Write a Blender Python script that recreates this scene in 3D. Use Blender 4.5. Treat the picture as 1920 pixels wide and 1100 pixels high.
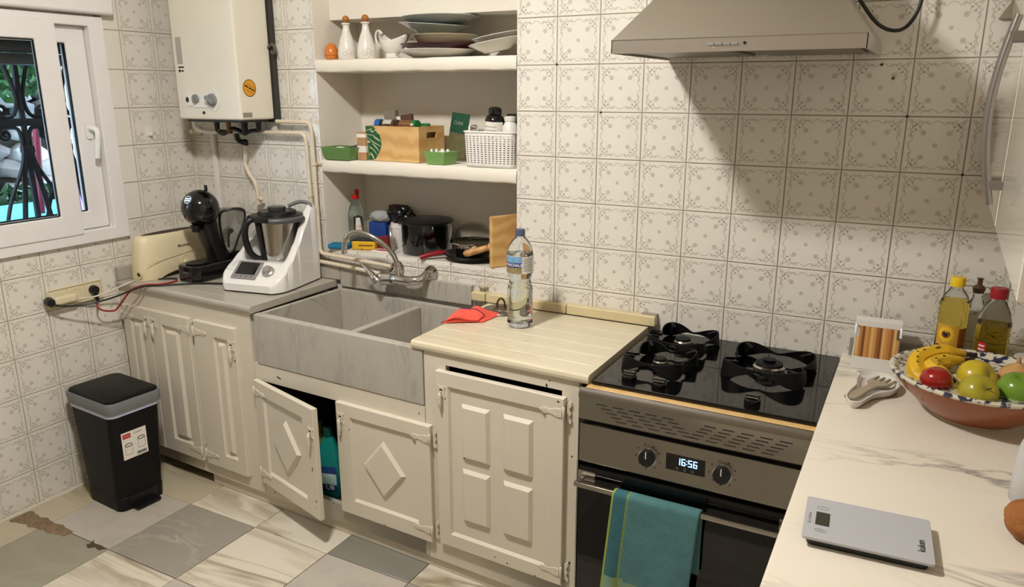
import bpy, bmesh, math, random
from mathutils import Matrix, Vector
random.seed(7)
PI = math.pi
for o in list(bpy.data.objects):
    bpy.data.objects.remove(o, do_unlink=True)
SC = bpy.context.scene
COL = SC.collection

# ------------------------------------------------------------------ camera
cam_d = bpy.data.cameras.new('camera')
cam = bpy.data.objects.new('camera', cam_d)
COL.objects.link(cam)
cam.location = (2.8941, -2.3705, 1.5665)
cam.rotation_euler = (1.3106, 0.0, 0.4937)
cam_d.sensor_fit = 'HORIZONTAL'
cam_d.sensor_width = 36.0
cam_d.lens = 1424.33 * 36.0 / 1920.0
cam_d.clip_start = 0.02
SC.camera = cam

# ------------------------------------------------------------------ world: dull late-day sky seen only through the window
wd = bpy.data.worlds.new('sky')
SC.world = wd
wd.use_nodes = True
wn = wd.node_tree.nodes
wn['Background'].inputs['Color'].default_value = (0.62, 0.80, 1.0, 1)
wn['Background'].inputs['Strength'].default_value = 9.0
LAMP_POS = (1.62, -1.38, 2.56)
LAMP_POWER = 470.0
LAMP_COL = (1.0, 0.968, 0.915)
SC.view_settings.view_transform = 'Standard'
SC.view_settings.look = 'None'
SC.view_settings.gamma = 1.0
SC.view_settings.use_curve_mapping = False
SC.view_settings.exposure = 0.06

# ------------------------------------------------------------------ helpers
def lin(c):
    r = []
    for v in c[:3]:
        v = v / 255.0
        r.append(v / 12.92 if v <= 0.04045 else ((v + 0.055) / 1.055) ** 2.4)
    return (r[0], r[1], r[2], 1.0)

MATS = {}
def mat(name, rgb, rough=0.5, metal=0.0, var=0.05, scale=18.0, bump=0.0, trans=0.0, coat=0.0, emit=None, alpha=1.0, ior=1.45, stretch=None, bscale=None, spec=None):
    if name in MATS:
        return MATS[name]
    m = bpy.data.materials.new(name)
    m.use_nodes = True
    nt = m.node_tree
    b = nt.nodes['Principled BSDF']
    c = lin(rgb)
    tc = nt.nodes.new('ShaderNodeTexCoord')
    mp = nt.nodes.new('ShaderNodeMapping')
    nt.links.new(tc.outputs['Object'], mp.inputs['Vector'])
    if stretch:
        mp.inputs['Scale'].default_value = stretch
    nz = nt.nodes.new('ShaderNodeTexNoise')
    nz.inputs['Scale'].default_value = scale
    nz.inputs['Detail'].default_value = 4
    nt.links.new(mp.outputs['Vector'], nz.inputs['Vector'])
    mx = nt.nodes.new('ShaderNodeMix')
    mx.data_type = 'RGBA'
    lo = [max(0, x * (1 - var * 2)) for x in c[:3]] + [1]
    hi = [min(1, x * (1 + var * 1.2)) for x in c[:3]] + [1]
    mx.inputs[6].default_value = lo
    mx.inputs[7].default_value = hi
    nt.links.new(nz.outputs['Fac'], mx.inputs[0])
    nt.links.new(mx.outputs[2], b.inputs['Base Color'])
    b.inputs['Roughness'].default_value = rough
    b.inputs['Metallic'].default_value = metal
    b.inputs['Transmission Weight'].default_value = trans
    b.inputs['Coat Weight'].default_value = coat
    b.inputs['Coat Roughness'].default_value = 0.08
    b.inputs['IOR'].default_value = ior
    b.inputs['Alpha'].default_value = alpha
    if spec is not None:
        b.inputs['Specular IOR Level'].default_value = spec
    if bump:
        nb = nt.nodes.new('ShaderNodeTexNoise')
        nb.inputs['Scale'].default_value = bscale or scale * 3
        nb.inputs['Detail'].default_value = 5
        nt.links.new(mp.outputs['Vector'], nb.inputs['Vector'])
        bn = nt.nodes.new('ShaderNodeBump')
        bn.inputs['Strength'].default_value = bump
        bn.inputs['Distance'].default_value = 0.004
        nt.links.new(nb.outputs['Fac'], bn.inputs['Height'])
        nt.links.new(bn.outputs['Normal'], b.inputs['Normal'])
    if emit:
        b.inputs['Emission Color'].default_value = lin(emit[0])
        b.inputs['Emission Strength'].default_value = emit[1]
    MATS[name] = m
    return m

def marble(name, base, vein, vein2, scale=3.0, rot=0.5, sharp=(0.44, 0.56), rough=0.3, warp=1.2, stretch=(1, 1, 1), amount=0.8, patch=0.5):
    m = bpy.data.materials.new(name)
    m.use_nodes = True
    nt = m.node_tree
    N = nt.nodes.new
    L = nt.links.new
    b = nt.nodes['Principled BSDF']
    tc = N('ShaderNodeTexCoord'); oi = N('ShaderNodeObjectInfo')
    cx = N('ShaderNodeCombineXYZ')
    mu = N('ShaderNodeMath'); mu.operation = 'MULTIPLY'; mu.inputs[1].default_value = 17.0
    L(oi.outputs['Random'], mu.inputs[0]); L(mu.outputs[0], cx.inputs[0]); L(mu.outputs[0], cx.inputs[1])
    va = N('ShaderNodeVectorMath'); va.operation = 'ADD'
    L(tc.outputs['Object'], va.inputs[0]); L(cx.outputs[0], va.inputs[1])
    mp = N('ShaderNodeMapping')
    mp.inputs['Rotation'].default_value = (0, 0, rot)
    mp.inputs['Scale'].default_value = stretch
    L(va.outputs[0], mp.inputs['Vector'])
    n1 = N('ShaderNodeTexNoise'); n1.inputs['Scale'].default_value = scale; n1.inputs['Detail'].default_value = 6
    n1.inputs['Distortion'].default_value = warp
    L(mp.outputs['Vector'], n1.inputs['Vector'])
    n2 = N('ShaderNodeTexNoise'); n2.inputs['Scale'].default_value = scale * 0.6; n2.inputs['Detail'].default_value = 3
    L(mp.outputs['Vector'], n2.inputs['Vector'])
    r1 = N('ShaderNodeValToRGB')
    e = r1.color_ramp.elements
    mid = (sharp[0] + sharp[1]) / 2
    e[0].position = sharp[0]; e[0].color = (0, 0, 0, 1)
    e[1].position = sharp[1]; e[1].color = (0, 0, 0, 1)
    k = e.new(mid); k.color = (1, 1, 1, 1)
    L(n1.outputs['Fac'], r1.inputs['Fac'])
    r2 = N('ShaderNodeValToRGB')
    r2.color_ramp.elements[0].position = patch - 0.08; r2.color_ramp.elements[0].color = (0, 0, 0, 1)
    r2.color_ramp.elements[1].position = patch + 0.2; r2.color_ramp.elements[1].color = (1, 1, 1, 1)
    L(n2.outputs['Fac'], r2.inputs['Fac'])
    mm = N('ShaderNodeMath'); mm.operation = 'MULTIPLY'
    L(r1.outputs['Color'], mm.inputs[0]); L(r2.outputs['Color'], mm.inputs[1])
    ma = N('ShaderNodeMath'); ma.operation = 'MULTIPLY'; ma.inputs[1].default_value = amount
    L(mm.outputs[0], ma.inputs[0])
    mx1 = N('ShaderNodeMix'); mx1.data_type = 'RGBA'
    mx1.inputs[6].default_value = lin(base); mx1.inputs[7].default_value = lin(vein2)
    mf = N('ShaderNodeMath'); mf.operation = 'MULTIPLY'; mf.inputs[1].default_value = 0.6
    L(n2.outputs['Fac'], mf.inputs[0]); L(mf.outputs[0], mx1.inputs[0])
    mx2 = N('ShaderNodeMix'); mx2.data_type = 'RGBA'
    L(mx1.outputs[2], mx2.inputs[6]); mx2.inputs[7].default_value = lin(vein)
    L(ma.outputs[0], mx2.inputs[0])
    L(mx2.outputs[2], b.inputs['Base Color'])
    b.inputs['Roughness'].default_value = rough
    MATS[name] = m
    return m

def stripes(name, c1, c2, scale=40.0, axis='X', rough=0.5, dist=1.0, detail=2.0):
    m = bpy.data.materials.new(name)
    m.use_nodes = True
    nt = m.node_tree
    N = nt.nodes.new; L = nt.links.new
    b = nt.nodes['Principled BSDF']
    tc = N('ShaderNodeTexCoord'); w = N('ShaderNodeTexWave')
    w.wave_type = 'BANDS'; w.bands_direction = axis
    w.inputs['Scale'].default_value = scale; w.inputs['Distortion'].default_value = dist; w.inputs['Detail'].default_value = detail
    w.inputs['Detail Scale'].default_value = 1.5
    L(tc.outputs['Object'], w.inputs['Vector'])
    mx = N('ShaderNodeMix'); mx.data_type = 'RGBA'
    mx.inputs[6].default_value = lin(c1); mx.inputs[7].default_value = lin(c2)
    L(w.outputs['Fac'], mx.inputs[0]); L(mx.outputs[2], b.inputs['Base Color'])
    b.inputs['Roughness'].default_value = rough
    MATS[name] = m
    return m

def speckle(name, base, spot, scale=60.0, thr=0.6, rough=0.3, coat=0.3):
    m = bpy.data.materials.new(name)
    m.use_nodes = True
    nt = m.node_tree
    N = nt.nodes.new; L = nt.links.new
    b = nt.nodes['Principled BSDF']
    tc = N('ShaderNodeTexCoord'); n = N('ShaderNodeTexNoise')
    n.inputs['Scale'].default_value = scale; n.inputs['Detail'].default_value = 2
    L(tc.outputs['Object'], n.inputs['Vector'])
    r = N('ShaderNodeValToRGB')
    r.color_ramp.elements[0].position = thr - 0.02; r.color_ramp.elements[0].color = lin(base)
    r.color_ramp.elements[1].position = thr + 0.03; r.color_ramp.elements[1].color = lin(spot)
    L(n.outputs['Fac'], r.inputs['Fac']); L(r.outputs['Color'], b.inputs['Base Color'])
    b.inputs['Roughness'].default_value = rough
    b.inputs['Coat Weight'].default_value = coat
    MATS[name] = m
    return m

class G:
    def __init__(s):
        s.v = []; s.f = []; s.m = []; s.mi = 0; s.M = None
    def add(s, vs, fs):
        o = len(s.v)
        for p in vs:
            p = Vector(p)
            if s.M is not None:
                p = s.M @ p
            s.v.append(tuple(p))
        for f in fs:
            s.f.append([i + o for i in f]); s.m.append(s.mi)
        return s
    def box(s, a, b):
        (x0, y0, z0), (x1, y1, z1) = a, b
        vs = [(x0, y0, z0), (x1, y0, z0), (x1, y1, z0), (x0, y1, z0), (x0, y0, z1), (x1, y0, z1), (x1, y1, z1), (x0, y1, z1)]
        return s.add(vs, [(0, 3, 2, 1), (4, 5, 6, 7), (0, 1, 5, 4), (1, 2, 6, 5), (2, 3, 7, 6), (3, 0, 4, 7)])
    def cbox(s, c, d):
        return s.box([c[i] - d[i] / 2 for i in range(3)], [c[i] + d[i] / 2 for i in range(3)])
    def prism(s, poly, h0, h1, plane='xy', top=None):
        n = len(poly)
        def P(p, h):
            return {'xy': (p[0], p[1], h), 'xz': (p[0], h, p[1]), 'yz': (h, p[0], p[1])}[plane]
        tp = top or poly
        vs = [P(p, h0) for p in poly] + [P(p, h1) for p in tp]
        fs = [list(range(n))[::-1], [n + i for i in range(n)]]
        for i in range(n):
            j = (i + 1) % n
            fs.append((i, j, n + j, n + i))
        return s.add(vs, fs)
    def ring(s, outer, inner, h0, h1, plane='xz'):
        n = len(outer)
        def P(p, h):
            return {'xy': (p[0], p[1], h), 'xz': (p[0], h, p[1]), 'yz': (h, p[0], p[1])}[plane]
        vs = [P(p, h0) for p in outer] + [P(p, h0) for p in inner] + [P(p, h1) for p in outer] + [P(p, h1) for p in inner]
        fs = []
        for i in range(n):
            j = (i + 1) % n
            fs += [(i, j, n + j, n + i), (2 * n + i, 3 * n + i, 3 * n + j, 2 * n + j), (i, 2 * n + i, 2 * n + j, j), (n + i, n + j, 3 * n + j, 3 * n + i)]
        return s.add(vs, fs)
    def cyl(s, p0, p1, r0, r1=None, n=20, cap=True):
        p0 = Vector(p0); p1 = Vector(p1)
        r1 = r0 if r1 is None else r1
        d = (p1 - p0).normalized()
        u = d.orthogonal().normalized(); w = d.cross(u)
        vs = []
        for p, r in ((p0, r0), (p1, r1)):
            for i in range(n):
                a = 2 * PI * i / n
                vs.append(p + u * (r * math.cos(a)) + w * (r * math.sin(a)))
        fs = [(i, (i + 1) % n, n + (i + 1) % n, n + i) for i in range(n)]
        if cap:
            fs += [list(range(n))[::-1], [n + i for i in range(n)]]
        return s.add(vs, fs)
    def tube(s, pts, r, n=10, closed=False, cap=True):
        pts = [Vector(p) for p in pts]
        k = len(pts)
        rs = r if isinstance(r, (list, tuple)) else [r] * k
        vs = []
        pu = None
        for i, p in enumerate(pts):
            if closed:
                d = pts[(i + 1) % k] - pts[i - 1]
            else:
                d = pts[min(i + 1, k - 1)] - pts[max(i - 1, 0)]
            d.normalize()
            if pu is None:
                u = d.orthogonal().normalized()
            else:
                u = pu - d * pu.dot(d)
                u = u.normalized() if u.length > 1e-6 else d.orthogonal().normalized()
            pu = u
            w = d.cross(u)
            for j in range(n):
                a = 2 * PI * j / n
                vs.append(p + u * (rs[i] * math.cos(a)) + w * (rs[i] * math.sin(a)))
        fs = []
        for i in range(k if closed else k - 1):
            a = i * n; b = ((i + 1) % k) * n
            for j in range(n):
                fs.append((a + j, a + (j + 1) % n, b + (j + 1) % n, b + j))
        if cap and not closed:
            fs += [list(range(n))[::-1], [(k - 1) * n + j for j in range(n)]]
        return s.add(vs, fs)
    def lathe(s, prof, n=32, c=(0, 0, 0), a0=0.0, a1=2 * PI, sq=None):
        full = abs(a1 - a0 - 2 * PI) < 1e-6
        k = n if full else n + 1
        vs = []
        for (r, z) in prof:
            for i in range(k):
                a = a0 + (a1 - a0) * i / n
                rr = r
                if sq:
                    rr = r / (abs(math.cos(a)) ** sq + abs(math.sin(a)) ** sq) ** (1.0 / sq)
                vs.append((c[0] + rr * math.cos(a), c[1] + rr * math.sin(a), c[2] + z))
        fs = []
        for j in range(len(prof) - 1):
            for i in range(n):
                i2 = (i + 1) % k
                fs.append((j * k + i, j * k + i2, (j + 1) * k + i2, (j + 1) * k + i))
        if full:
            if prof[0][0] > 1e-5:
                fs.append(list(range(n))[::-1])
            if prof[-1][0] > 1e-5:
                fs.append([(len(prof) - 1) * k + i for i in range(n)])
        return s.add(vs, fs)
    def ball(s, c, r, n=20, m=12):
        r = (r, r, r) if not isinstance(r, (tuple, list)) else r
        vs = [(c[0], c[1], c[2] - r[2])]
        for j in range(1, m):
            t = PI * j / m
            for i in range(n):
                a = 2 * PI * i / n
                vs.append((c[0] + r[0] * math.sin(t) * math.cos(a), c[1] + r[1] * math.sin(t) * math.sin(a), c[2] - r[2] * math.cos(t)))
        vs.append((c[0], c[1], c[2] + r[2]))
        fs = []
        for i in range(n):
            fs.append((0, 1 + (i + 1) % n, 1 + i))
            fs.append((len(vs) - 1, 1 + (m - 2) * n + i, 1 + (m - 2) * n + (i + 1) % n))
        for j in range(m - 2):
            for i in range(n):
                a = 1 + j * n
                fs.append((a + i, a + (i + 1) % n, a + n + (i + 1) % n, a + n + i))
        return s.add(vs, fs)
    def grid(s, fn, nu, nv, cu=False, cv=False):
        ku = nu if cu else nu + 1
        kv = nv if cv else nv + 1
        vs = [fn(i / nu, j / nv) for j in range(kv) for i in range(ku)]
        fs = []
        for j in range(nv):
            for i in range(nu):
                a = j * ku + i; b = j * ku + (i + 1) % ku
                c = ((j + 1) % kv) * ku + (i + 1) % ku; d = ((j + 1) % kv) * ku + i
                fs.append((a, b, c, d))
        return s.add(vs, fs)
    def frust(s, poly, y0, y1, inset, plane='xz'):
        cx = sum(p[0] for p in poly) / len(poly); cz = sum(p[1] for p in poly) / len(poly)
        # inset each vertex along the edge normals
        n = len(poly); top = []
        area = sum(poly[i][0] * poly[(i + 1) % n][1] - poly[(i + 1) % n][0] * poly[i][1] for i in range(n))
        sg = 1 if area > 0 else -1
        for i in range(n):
            p = Vector(poly[i]); a = Vector(poly[i - 1]); b = Vector(poly[(i + 1) % n])
            d1 = (p - a).normalized(); d2 = (b - p).normalized()
            n1 = Vector((-d1.y, d1.x)) * sg; n2 = Vector((-d2.y, d2.x)) * sg
            k = (n1 + n2); k = k / max(1e-6, k.dot(n1))
            q = p + k * inset
            top.append((q.x, q.y))
        return s.prism(poly, y0, y1, plane, top)
    def mesh(s, name, mats, bevel=0.0, seg=2, smooth=38, weld=True, ang=30):
        me = bpy.data.meshes.new(name)
        me.from_pydata(s.v, [], s.f)
        for m in (mats if isinstance(mats, (list, tuple)) else [mats]):
            me.materials.append(m)
        me.polygons.foreach_set('material_index', s.m)
        bm = bmesh.new(); bm.from_mesh(me)
        if weld:
            bmesh.ops.remove_doubles(bm, verts=bm.verts, dist=1e-5)
        bmesh.ops.recalc_face_normals(bm, faces=bm.faces)
        boxy = False
        if bevel:
            an = [e.calc_face_angle(0) for e in bm.edges if len(e.link_faces) == 2]
            boxy = not any(math.radians(1) < a < math.radians(ang) for a in an)
            es = [e for e in bm.edges if len(e.link_faces) == 2 and e.calc_face_angle(0) > math.radians(ang)]
            r_ = bmesh.ops.bevel(bm, geom=es, offset=bevel, segments=seg, affect='EDGES', profile=0.5, clamp_overlap=True)
            nf = set(r_['faces'])
            if boxy:
                for f in bm.faces:
                    f.smooth = f in nf
        bm.to_mesh(me); bm.free()
        if smooth and not boxy:
            me.polygons.foreach_set('use_smooth', [True] * len(me.polygons))
        if smooth:
            me.set_sharp_from_angle(angle=math.radians(smooth))
        me.update()
        return me
    def obj(s, name, mats, parent=None, loc=None, rot=None, **kw):
        me = s.mesh(name, mats, **kw)
        o = place(name, me, parent, loc, rot)
        if kw.get('bevel'):
            w = o.modifiers.new('weighted', 'WEIGHTED_NORMAL')
            w.keep_sharp = True
        return o

def islands(g):
    par = list(range(len(g.v)))
    def fd(a):
        while par[a] != a:
            par[a] = par[par[a]]; a = par[a]
        return a
    for f in g.f:
        for k in f[1:]:
            par[fd(k)] = fd(f[0])
    out = {}
    for f, m in zip(g.f, g.m):
        out.setdefault(fd(f[0]), []).append((f, m))
    res = []
    for fl in out.values():
        h = G(); idx = {}
        for f, m in fl:
            for k in f:
                if k not in idx:
                    idx[k] = len(h.v); h.v.append(g.v[k])
            h.f.append([idx[k] for k in f]); h.m.append(m)
        res.append(h)
    return res
def parts(g, name, mats, parent, **kw):
    """every loose piece becomes a part of its own"""
    return [h.obj(name, mats, parent, **kw) for h in islands(g)]

def place(name, me, parent=None, loc=None, rot=None):
    o = bpy.data.objects.new(name, me)
    COL.objects.link(o)
    if parent is not None:
        o.parent = parent
    if loc is not None:
        o.location = loc
    if rot is not None:
        o.rotation_euler = rot
    return o

def tag(o, label=None, cat=None, group=None, kind=None):
    if label: o['label'] = label
    if cat: o['category'] = cat
    if group: o['group'] = group
    if kind: o['kind'] = kind
    return o

def thing(name, label, cat, loc=(0, 0, 0), rotz=0.0, group=None, rot=None):
    o = bpy.data.objects.new(name, None)
    COL.objects.link(o)
    o.empty_display_size = 0.05
    o.location = loc
    o.rotation_euler = rot or (0, 0, rotz)
    return tag(o, label, cat, group)

def struct(o):
    o['kind'] = 'structure'
    return o

def circ(cx, cy, r, n=24, a0=0.0, rx=None):
    return [(cx + (rx or r) * math.cos(a0 + 2 * PI * i / n), cy + r * math.sin(a0 + 2 * PI * i / n)) for i in range(n)]

def rrect(x0, y0, x1, y1, r, n=5):
    pts = []
    for (cx, cy, a) in ((x1 - r, y1 - r, 0), (x0 + r, y1 - r, PI / 2), (x0 + r, y0 + r, PI), (x1 - r, y0 + r, 1.5 * PI)):
        for i in range(n + 1):
            t = a + PI / 2 * i / n
            pts.append((cx + r * math.cos(t), cy + r * math.sin(t)))
    return pts

def smooth(pts, n=6, closed=False):
    pts = [Vector(p) for p in pts]
    k = len(pts); out = []
    rng = range(k if closed else k - 1)
    for i in rng:
        if closed:
            p0, p1, p2, p3 = pts[i - 1], pts[i], pts[(i + 1) % k], pts[(i + 2) % k]
        else:
            p0, p1, p2, p3 = pts[max(i - 1, 0)], pts[i], pts[i + 1], pts[min(i + 2, k - 1)]
        for j in range(n):
            t = j / n
            out.append(0.5 * ((2 * p1) + (p2 - p0) * t + (2 * p0 - 5 * p1 + 4 * p2 - p3) * t * t + (3 * p1 - p0 - 3 * p2 + p3) * t ** 3))
    if not closed:
        out.append(pts[-1])
    return out

_tx = {}
def text_geo(body, size, bold=False):
    """flat text outline mesh in local xy, centred, as (verts, faces)"""
    key = (body, size)
    if key in _tx:
        return _tx[key]
    cu = bpy.data.curves.new('t', 'FONT')
    cu.body = body; cu.size = size; cu.align_x = 'CENTER'; cu.align_y = 'CENTER'
    cu.resolution_u = 2
    if bold: cu.offset = size * 0.02
    ob = bpy.data.objects.new('t', cu)
    COL.objects.link(ob)
    dg = bpy.context.evaluated_depsgraph_get()
    me = bpy.data.meshes.new_from_object(ob.evaluated_get(dg))
    vs = [tuple(v.co) for v in me.vertices]; fs = [list(p.vertices) for p in me.polygons]
    bpy.data.meshes.remove(me); bpy.data.objects.remove(ob); bpy.data.curves.remove(cu)
    _tx[key] = (vs, fs)
    return vs, fs

def text(g, body, size, fn, bold=False):
    """adds text to collector g, mapping flat (x,y) through fn"""
    vs, fs = text_geo(body, size, bold)
    g.add([fn(v[0], v[1]) for v in vs], fs)

def dup(root, loc=None, rot=None, label=None, group=None, scale=None):
    r = root.copy(); COL.objects.link(r)
    if loc is not None: r.location = loc
    if rot is not None: r.rotation_euler = rot
    if scale is not None: r.scale = scale
    if label: r['label'] = label
    if group: r['group'] = group
    for ch in list(root.children):
        c = ch.copy(); COL.objects.link(c); c.parent = r
        for gch in list(ch.children):
            d = gch.copy(); COL.objects.link(d); d.parent = c
    return r

# ------------------------------------------------------------------ materials
plaster = mat('plaster_white', (226, 219, 206), 0.85, var=0.03, scale=9, bump=0.25, bscale=40)
ceil_m = mat('ceiling_paint', (228, 222, 210), 0.9, var=0.02)
glaze = mat('tile_glaze', (222, 217, 207), 0.22, var=0.025, scale=7, coat=0.25)
pr_line = mat('tile_print_line', (146, 139, 127), 0.35, var=0.03)
pr_leaf = mat('tile_print_leaf', (196, 190, 178), 0.3, var=0.04)
grout = mat('grout', (162, 152, 136), 0.9, var=0.12, scale=14)
paint = mat('cream_cabinet_paint', (210, 201, 184), 0.42, var=0.035, scale=6, bump=0.05, bscale=90)
chip = mat('bare_chip', (52, 40, 32), 0.8)
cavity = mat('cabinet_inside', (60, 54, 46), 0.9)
steel = mat('brushed_steel', (170, 165, 157), 0.27, metal=1.0, var=0.05, scale=30, stretch=(1, 20, 60))
steel_dark = mat('brushed_steel_panel', (150, 145, 137), 0.27, metal=1.0, var=0.05, scale=30, stretch=(1, 1, 60))
chrome = mat('chrome', (205, 205, 205), 0.09, metal=1.0, var=0.01)
polished = mat('polished_steel', (190, 186, 180), 0.16, metal=1.0, var=0.02)
blk = mat('black_plastic', (17, 17, 18), 0.38, var=0.1)
blk_gl = mat('black_gloss', (9, 9, 10), 0.12, var=0.05, coat=0.4)
blk_glass = mat('black_glass', (7, 7, 8), 0.06, var=0.02)
iron = mat('cast_iron', (10, 10, 11), 0.55, var=0.1, spec=0.25)
wht = mat('white_plastic', (226, 223, 217), 0.35, var=0.02)
wht_gl = mat('white_gloss', (228, 224, 216), 0.16, var=0.015, coat=0.4)
wht_door = mat('white_lacquer', (226, 219, 206), 0.08, var=0.01, coat=0.5)
pvc = mat('window_pvc', (226, 223, 222), 0.32, var=0.02)
enamel = mat('boiler_enamel', (222, 216, 200), 0.3, var=0.015, coat=0.2)
pipe_m = mat('painted_pipe', (214, 200, 178), 0.4, var=0.06, scale=25)
beige_pl = mat('aged_cream_plastic', (222, 208, 172), 0.4, var=0.025)
ivory = mat('ivory_socket', (216, 204, 172), 0.4, var=0.03)
grey_pl = mat('grey_plastic', (128, 130, 128), 0.45, var=0.04)
glass = mat('clear_glass', (245, 248, 246), 0.02, var=0.0, trans=1.0, ior=1.45)
pane_m = mat('window_glass', (250, 252, 252), 0.0, var=0.0, trans=1.0, ior=1.03)
pet = mat('clear_bottle_plastic', (240, 244, 246), 0.05, var=0.0, trans=1.0, ior=1.2)
water = mat('water', (246, 250, 252), 0.0, var=0.0, trans=1.0, ior=1.25)
ceram = mat('white_ceramic', (220, 215, 206), 0.18, var=0.02, coat=0.3)
red_m = mat('red_plastic', (178, 20, 24), 0.35, var=0.05)
ink = mat('black_ink', (30, 28, 28), 0.6)
ink_g = mat('grey_ink', (120, 116, 110), 0.6)
paper = mat('paper_white', (226, 220, 210), 0.7, var=0.02)
wood_l = stripes('pale_wood', (214, 176, 116), (196, 152, 92), 6, 'Z', 0.5, 6, 3)
wood_b = stripes('bamboo_stripes', (206, 152, 84), (120, 66, 28), 26, 'X', 0.4, 2.5, 1)
wood_h = stripes('handle_wood', (196, 152, 96), (170, 122, 70), 10, 'X', 0.5, 4, 2)
mb_sink = marble('grey_marble', (178, 173, 162), (126, 123, 117), (158, 153, 142), 5, 0.2, (0.42, 0.58), 0.4, 1.6, (3.2, 1, 0.7), 0.6, 0.45)
mb_left = marble('greenish_marble_top', (176, 170, 156), (146, 141, 130), (160, 154, 141), 5, 0.3, (0.42, 0.58), 0.3, 1.2, (0.5, 2, 1), 0.6, 0.5)
mb_mid = marble('cream_marble_top', (210, 200, 176), (194, 180, 150), (204, 192, 166), 6, 0.3, (0.4, 0.6), 0.3, 1.4, (0.4, 2.2, 1), 0.7, 0.5)
mb_right = marble('veined_white_marble', (232, 224, 209), (92, 88, 90), (222, 211, 192), 4.2, -0.45, (0.465, 0.535), 0.22, 1.1, (0.6, 1.8, 1), 0.95, 0.57)
# ================================================================== SETTING
ROOM_X, ROOM_Y, ROOM_Z = 3.36, -3.3, 2.68
NX0, NX1, ND = 0.745, 1.637, 0.265            # shelf niche in the back wall
# ---- back wall (plaster body with the niche cut out of it)
g = G()
g.box((-0.25, 0.003, 0), (NX0, 0.45, ROOM_Z)).box((NX1, 0.003, 0), (ROOM_X + 0.25, 0.45, ROOM_Z))
g.box((NX0, ND, 0), (NX1, 0.45, ROOM_Z)).box((NX0, 0.003, 0), (NX1, ND, 0.925))
g.box((NX0, 0.10, 1.838), (NX1, ND, 2.15)).box((NX0, 0.003, 2.15), (NX1, ND, ROOM_Z))
wall_back = struct(g.obj('wall_back', [plaster]))
g = G(); g.mi = 0
g.box((0.0, 0.0022, 0.0), (NX0 - 0.002, 0.0030, 2.1)).box((NX1 + 0.002, 0.0022, 0.0), (ROOM_X, 0.0030, 2.1)).box((NX0, 0.0022, 0.5), (NX1, 0.003, 0.925))
g.obj('grout_bed', grout, wall_back)

# ---- left wall with the window opening
WY0, WY1, WZ0, WZ1 = -1.60, -0.40, 1.0, 1.83
g = G()
g.box((-0.25, WY1, 0), (-0.003, 0.45, ROOM_Z)).box((-0.25, ROOM_Y, 0), (-0.003, WY0, ROOM_Z))
g.box((-0.25, WY0, 0), (-0.003, WY1, WZ0)).box((-0.25, WY0, WZ1), (-0.003, WY1, ROOM_Z))
wall_left = struct(g.obj('wall_left', plaster))
g = G(); g.box((-0.0030, ROOM_Y, 0.0), (-0.0022, 0.0, WZ0)).box((-0.003, WY1, WZ0), (-0.0022, 0, 2.1)); g.obj('grout_bed', grout, wall_left)
g = G(); g.box((ROOM_X, ROOM_Y, 0), (ROOM_X + 0.2, 0.003, ROOM_Z)); struct(g.obj('wall_right', plaster))
g = G(); g.box((-0.25, ROOM_Y - 0.2, 0), (ROOM_X + 0.2, ROOM_Y, ROOM_Z)); struct(g.obj('wall_front', mat('front_wall_paint', (176, 164, 148), 0.9, var=0.04)))
g = G(); g.box((-0.25, ROOM_Y - 0.2, ROOM_Z), (ROOM_X + 0.2, 0.45, ROOM_Z + 0.1)); struct(g.obj('ceiling', ceil_m))

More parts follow.
